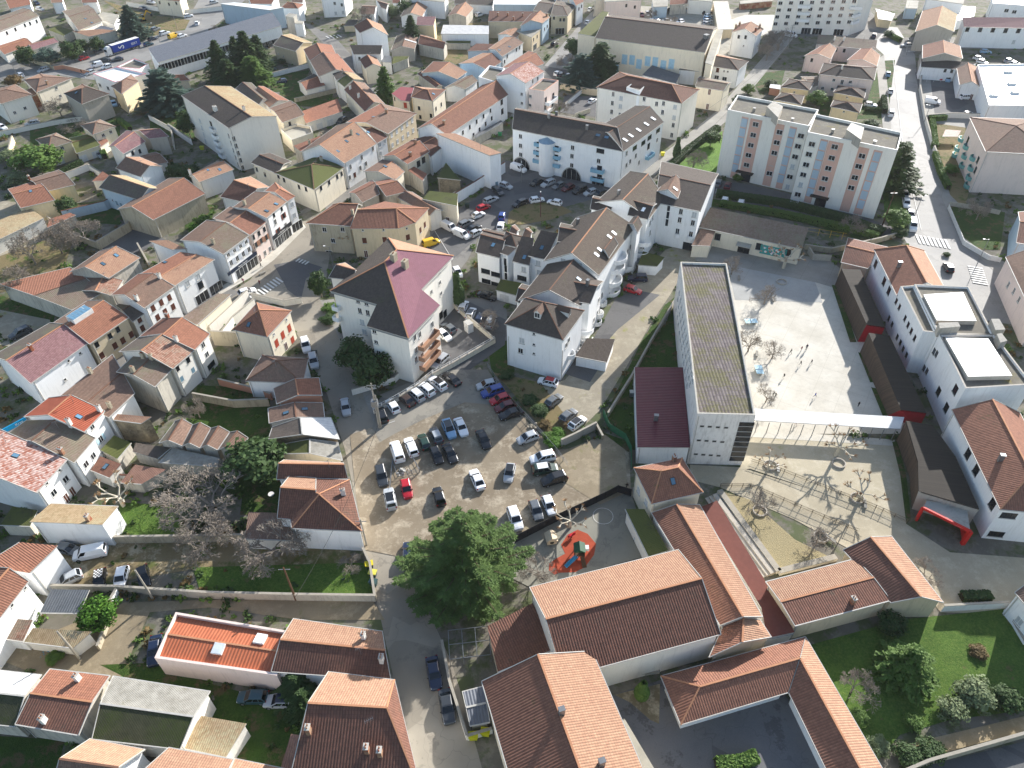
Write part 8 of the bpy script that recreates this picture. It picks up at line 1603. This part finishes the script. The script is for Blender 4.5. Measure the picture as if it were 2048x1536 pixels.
# people ------------------------------------------------------
def personmesh(pose,key):
    me=bpy.data.meshes.new('person')
    P={'stand':dict(hip=(0,0,.95),kl=(.1,.02,.5),kr=(-.1,-.02,.5),fl=(.11,.0,.06),fr=(-.11,0,.06),el=(.27,.02,1.12),er=(-.27,0,1.12),hl=(.28,.1,.86),hr=(-.28,.1,.86)),
       'walk':dict(hip=(0,0,.94),kl=(.09,.2,.52),kr=(-.09,-.02,.5),fl=(.1,.3,.08),fr=(-.1,-.34,.12),el=(.26,-.14,1.14),er=(-.26,.14,1.14),hl=(.27,-.2,.9),hr=(-.27,.32,.94)),
       'run':dict(hip=(0,.02,.92),kl=(.09,.34,.66),kr=(-.09,-.1,.5),fl=(.1,.26,.26),fr=(-.1,-.52,.32),el=(.3,-.24,1.16),er=(-.3,.2,1.16),hl=(.24,-.1,.98),hr=(-.2,.42,1.2))}[pose]
    v=[P['hip'],(0,.0,1.15),(0,.02,1.38),(0,.03,1.5),(0,.05,1.62),(0,.04,1.74), (.1,0,.92),P['kl'],P['fl'],(P['fl'][0],P['fl'][1]+.16,P['fl'][2]-.02), (-.1,0,.92),P['kr'],P['fr'],(P['fr'][0],P['fr'][1]+.16,P['fr'][2]-.02), (.19,.02,1.4),P['el'],P['hl'],(-.19,.02,1.4),P['er'],P['hr']]
    e=[(0,1),(1,2),(2,3),(3,4),(4,5),(0,6),(6,7),(7,8),(8,9),(0,10),(10,11),(11,12),(12,13),(2,14),(14,15),(15,16),(2,17),(17,18),(18,19)]
    rad=[.15,.13,.16,.06,.1,.085,.1,.07,.05,.04,.1,.07,.05,.04,.08,.05,.035,.08,.05,.035]
    me.from_pydata(v,e,[]); o=bpy.data.objects.new('tmp',me); col.objects.link(o); m=o.modifiers.new('s','SKIN')
    for i,sv in enumerate(me.skin_vertices[0].data): sv.radius=(rad[i],rad[i]*.85)
    me.skin_vertices[0].data[0].use_root=True
    o.modifiers.new('b','SUBSURF').levels=1
    dg=bpy.context.evaluated_depsgraph_get(); dg.update(); r=bpy.data.meshes.new_from_object(o.evaluated_get(dg)); bpy.data.objects.remove(o); return r
SKIN=plain('b98a6c',.6,name='skin'); HAIR=plain('2b1d14',.8,name='hair'); PMs={}
def person(x,y,h,pose,top,leg,label,rz=0):
    if pose not in PMs: PMs[pose]=personmesh(pose,0)
    base=PMs[pose].copy(); mt=[plain(leg,.8,name='trousers'),plain(top,.8,name='jacket'),SKIN,HAIR]; base.materials.clear()
    for m_ in mt: base.materials.append(m_)
    for p_ in base.polygons:
        c=p_.center; z=c.z
        if z>1.66 or (z>1.56 and c.y<0.03): k=3
        elif z>1.5: k=2
        elif z>.96: k=1 if not(abs(c.x)>.22 and z<.98) else 2
        elif abs(c.x)>.2 : k=1
        else: k=0
        p_.material_index=k
    g=G(x,y); o=bpy.data.objects.new('person',base); o.location=(g.x,g.y,0); o.scale=(h/1.82,)*3; o.rotation_euler=(0,0,rz); link(o); tag(o,label,'person')
for a in ((1581,707,1.45,'walk','1f2226','17181b','person in dark clothes at the left of the yard group',1.0),(1602,702,1.4,'stand','8c2b35','e0d8d0','person in a dark red top in the yard group',.4),(1612,700,1.75,'stand','2a2440','23252c','tallest person in a dark purple jacket in the yard group',0),(1622,728,1.4,'walk','1c1d20','1a1a1c','person in black right of the yard group',2.0),(1600,731,1.4,'run','24221f','2b2b2b','running person with arms out below the yard group',-1.2),(1567,756,1.4,'run','22251f','1b1b1b','person in dark green running near the small bare tree',2.4),(1546,793,1.4,'run','2b3324','242424','person at the foot of the bare tree, left of two',.6),(1550,795,1.4,'walk','41463a','202020','person at the foot of the bare tree, right of two',2.8),(1629,795,1.4,'run','2b49a8','1f2a55','person in bright blue running in the lower yard',-1.5),(1716,813,1.4,'stand','1b1d22','1b1d22','person in black standing in the shaded yard corner',0),(1592,850,1.5,'walk','c05a6a','cdb9b9','person in pink beside the covered walkway',.8),
 (1253,978,1.75,'walk','17181b','17181b','person in black walking by the dark fence end',.2),(523,535,1.7,'walk','1d1e22','1d1e22','person in black on the shopping pavement',2.2),(488,567,1.68,'walk','8c2450','6a1f3c','person in a magenta coat walking to the zebra crossing',1.0),(484,560,1.7,'walk','22242c','22242c','person in black beside the magenta coat',1.0),(164,147,1.7,'walk','2b2b33','2b2b33','person waiting at the crossing on the lorry street',0),(1268,1083,1.1,'walk','b9d0dc','26262c','small child in pale blue beside the playground wall',0),(1285,1108,1.1,'stand','1f2433','1f2433','small child in dark blue beside the playground wall',0),(2031,928,1.7,'walk','d9d9d6','8c8c8c','person in white in the street at the right edge',0),(520,570,1.6,'walk','6b2530','402028','person in maroon on the pavement before the shop',.5)): person(*a)
def carparkplay():
    for i,(x,y,c,l) in enumerate(((1137,1078,'b3202c','small child in red beside the spring rocker'),(1160,1090,'d9a8a0','small child in pink on the climbing frame side'),(1170,1098,'c2c6cc','small child in grey beside the climbing frame'))): person(x,y,1.05,'walk',c,'2b2b3a',l,i)
carparkplay()
def awn():
    p=[G(640,508,2.6)];
awn()

sb=[v for v in BL if v.label.startswith('long four storey')][0]
wgrid(sb,'12',(1342,800),(1450,1500),(1342,800),13,1,'m'); wgrid(sb,'12',(1330,850),(1428,1530),(1330,850),13,1,'m'); wgrid(sb,'12',(1318,930),(1405,1540),(1318,930),11,1,'m'); strip(sb,'22',1832,480,2.6,GLASS,1.2,11.2,.1,'stair_glazing')
for k in range(7): strip(sb,'22',1832,480,2.7,TRIM,2.4+k*1.3,2.5+k*1.3,.16,'glazing_bar')
def inpoly(p,q):
    r=False;j=len(q)-1
    for i in range(len(q)):
        if (q[i].y>p.y)!=(q[j].y>p.y) and p.x<(q[j].x-q[i].x)*(p.y-q[i].y)/(q[j].y-q[i].y)+q[i].x: r=not r
        j=i
    return r
def undergrowth():
    r=random.Random(77); fb=[(min(v.x for v in q)-.5,max(v.x for v in q)+.5,min(v.y for v in q)-.5,max(v.y for v in q)+.5,q) for q in FOOT]
    soft=('lawn','garden','grass_bank','rough_ground','grass_patch','planting_strip'); hard=[q for n,q in ZONES if n not in soft]; sf=[q for n,q in ZONES if n in soft]
    ms=[MB() for _ in range(3)]; n=0
    while n<2300:
        X=r.uniform(-20,2068); Y=r.uniform(0,1)**1.1*1500; g=G(X,Y)
        if (Y>880 and X>620) or Y<25: continue
        g=G(X,Y); p=Vector((g.x,g.y))
        if any(a<p.x<b and c<p.y<d and inpoly(p,q) for a,b,c,d,q in fb): n+=.1; continue
        ins=any(inpoly(p,q) for q in sf)
        if not ins and any(inpoly(p,q) for q in hard): continue
        if ins and r.random()<.82: n+=.2; continue
        n+=1; k=r.choice((0,0,1,1,2)); s=r.uniform(.35,1.3)*(.6 if ins else 1); mb=ms[k]
        for i in range(int(9+s*12)):
            v=rv(r,s*r.random()**.5); c=Vector((g.x+v.x,g.y+v.y,.1+abs(v.z)*.75)); u=rv(r,.1+.12*s); w_=u.cross(rv(r)).normalized()*(.1+.1*s); Q4(mb,c,u,w_)
    for mb,lf in zip(ms,('mid','dark','brownish')): tag(mb.obj('undergrowth',[LEAF[lf]()]),kind='stuff')
undergrowth()

def clutter():
    am=MB(); am.bar((0,0,0),(0,0,2.0),.05,.05,0,up=(1,0,0)); am.bar((-.55,0,1.9),(.55,0,1.9),.03,.03)
    for k in range(5): am.bar((-.5+k*.25,-.28,1.9),(-.5+k*.25,.28,1.9),.025,.025)
    ame=am.mesh('aerial',[METAL]); r=random.Random(4); dm={}
    for b in BL:
        if not b.rfs or b.q is None or len(b.q)<3: continue
        if b.cat in('house','apartment block','apartment building') and r.random()<.6:
            f=b.rfs[0]; vs=f[:-1]; c=sum(vs,Vector((0,0,0)))/len(vs); hi=max(vs,key=lambda v:v.z); p=c.lerp(hi,.55); o=bpy.data.objects.new('aerial',ame); o.location=(p.x-b.o.x,p.y-b.o.y,p.z-.1); o.rotation_euler=(0,0,r.uniform(0,3)); link(o,f[-1][0])
        if b.h>4 and b.walls:
            n=0
            for a,bb,zt in b.walls:
                e_=bb-a
                if e_.length<4 or n>1: continue
                nn=Vector((e_.y,-e_.x)).normalized()
                if nn.y>.2: continue                       # rear sides
                n+=1; z=round(b.h-.2,1)
                if z not in dm: q=MB(); q.bar((0,0,0),(0,0,z),.11,.11,0,up=(1,0,0)); dm[z]=q.mesh('downpipe',[TRIM])
                p=a+e_.normalized()*.35+nn*.08; o=bpy.data.objects.new('downpipe',dm[z]); o.location=(p.x-b.o.x,p.y-b.o.y,0); link(o,b.root)
clutter()
# thin winter haze around the whole place
hb=MB(); hb.box(-3200,3200,-1700,4700,-2.2,109); hz=hb.obj('haze',[bpy.data.materials.new('haze')]); tag(hz,kind='stuff')
hm=hz.data.materials[0]; hm.use_nodes=True; ht=hm.node_tree; ht.nodes.clear(); ho=ht.nodes.new('ShaderNodeOutputMaterial'); hv=ht.nodes.new('ShaderNodeVolumePrincipled')
hv.inputs['Color'].default_value=(.93,.96,1,1); hv.inputs['Density'].default_value=.00006; hv.inputs['Anisotropy'].default_value=.2; ht.links.new(hv.outputs[0],ho.inputs['Volume'])
if MISS: print('MISS',MISS)
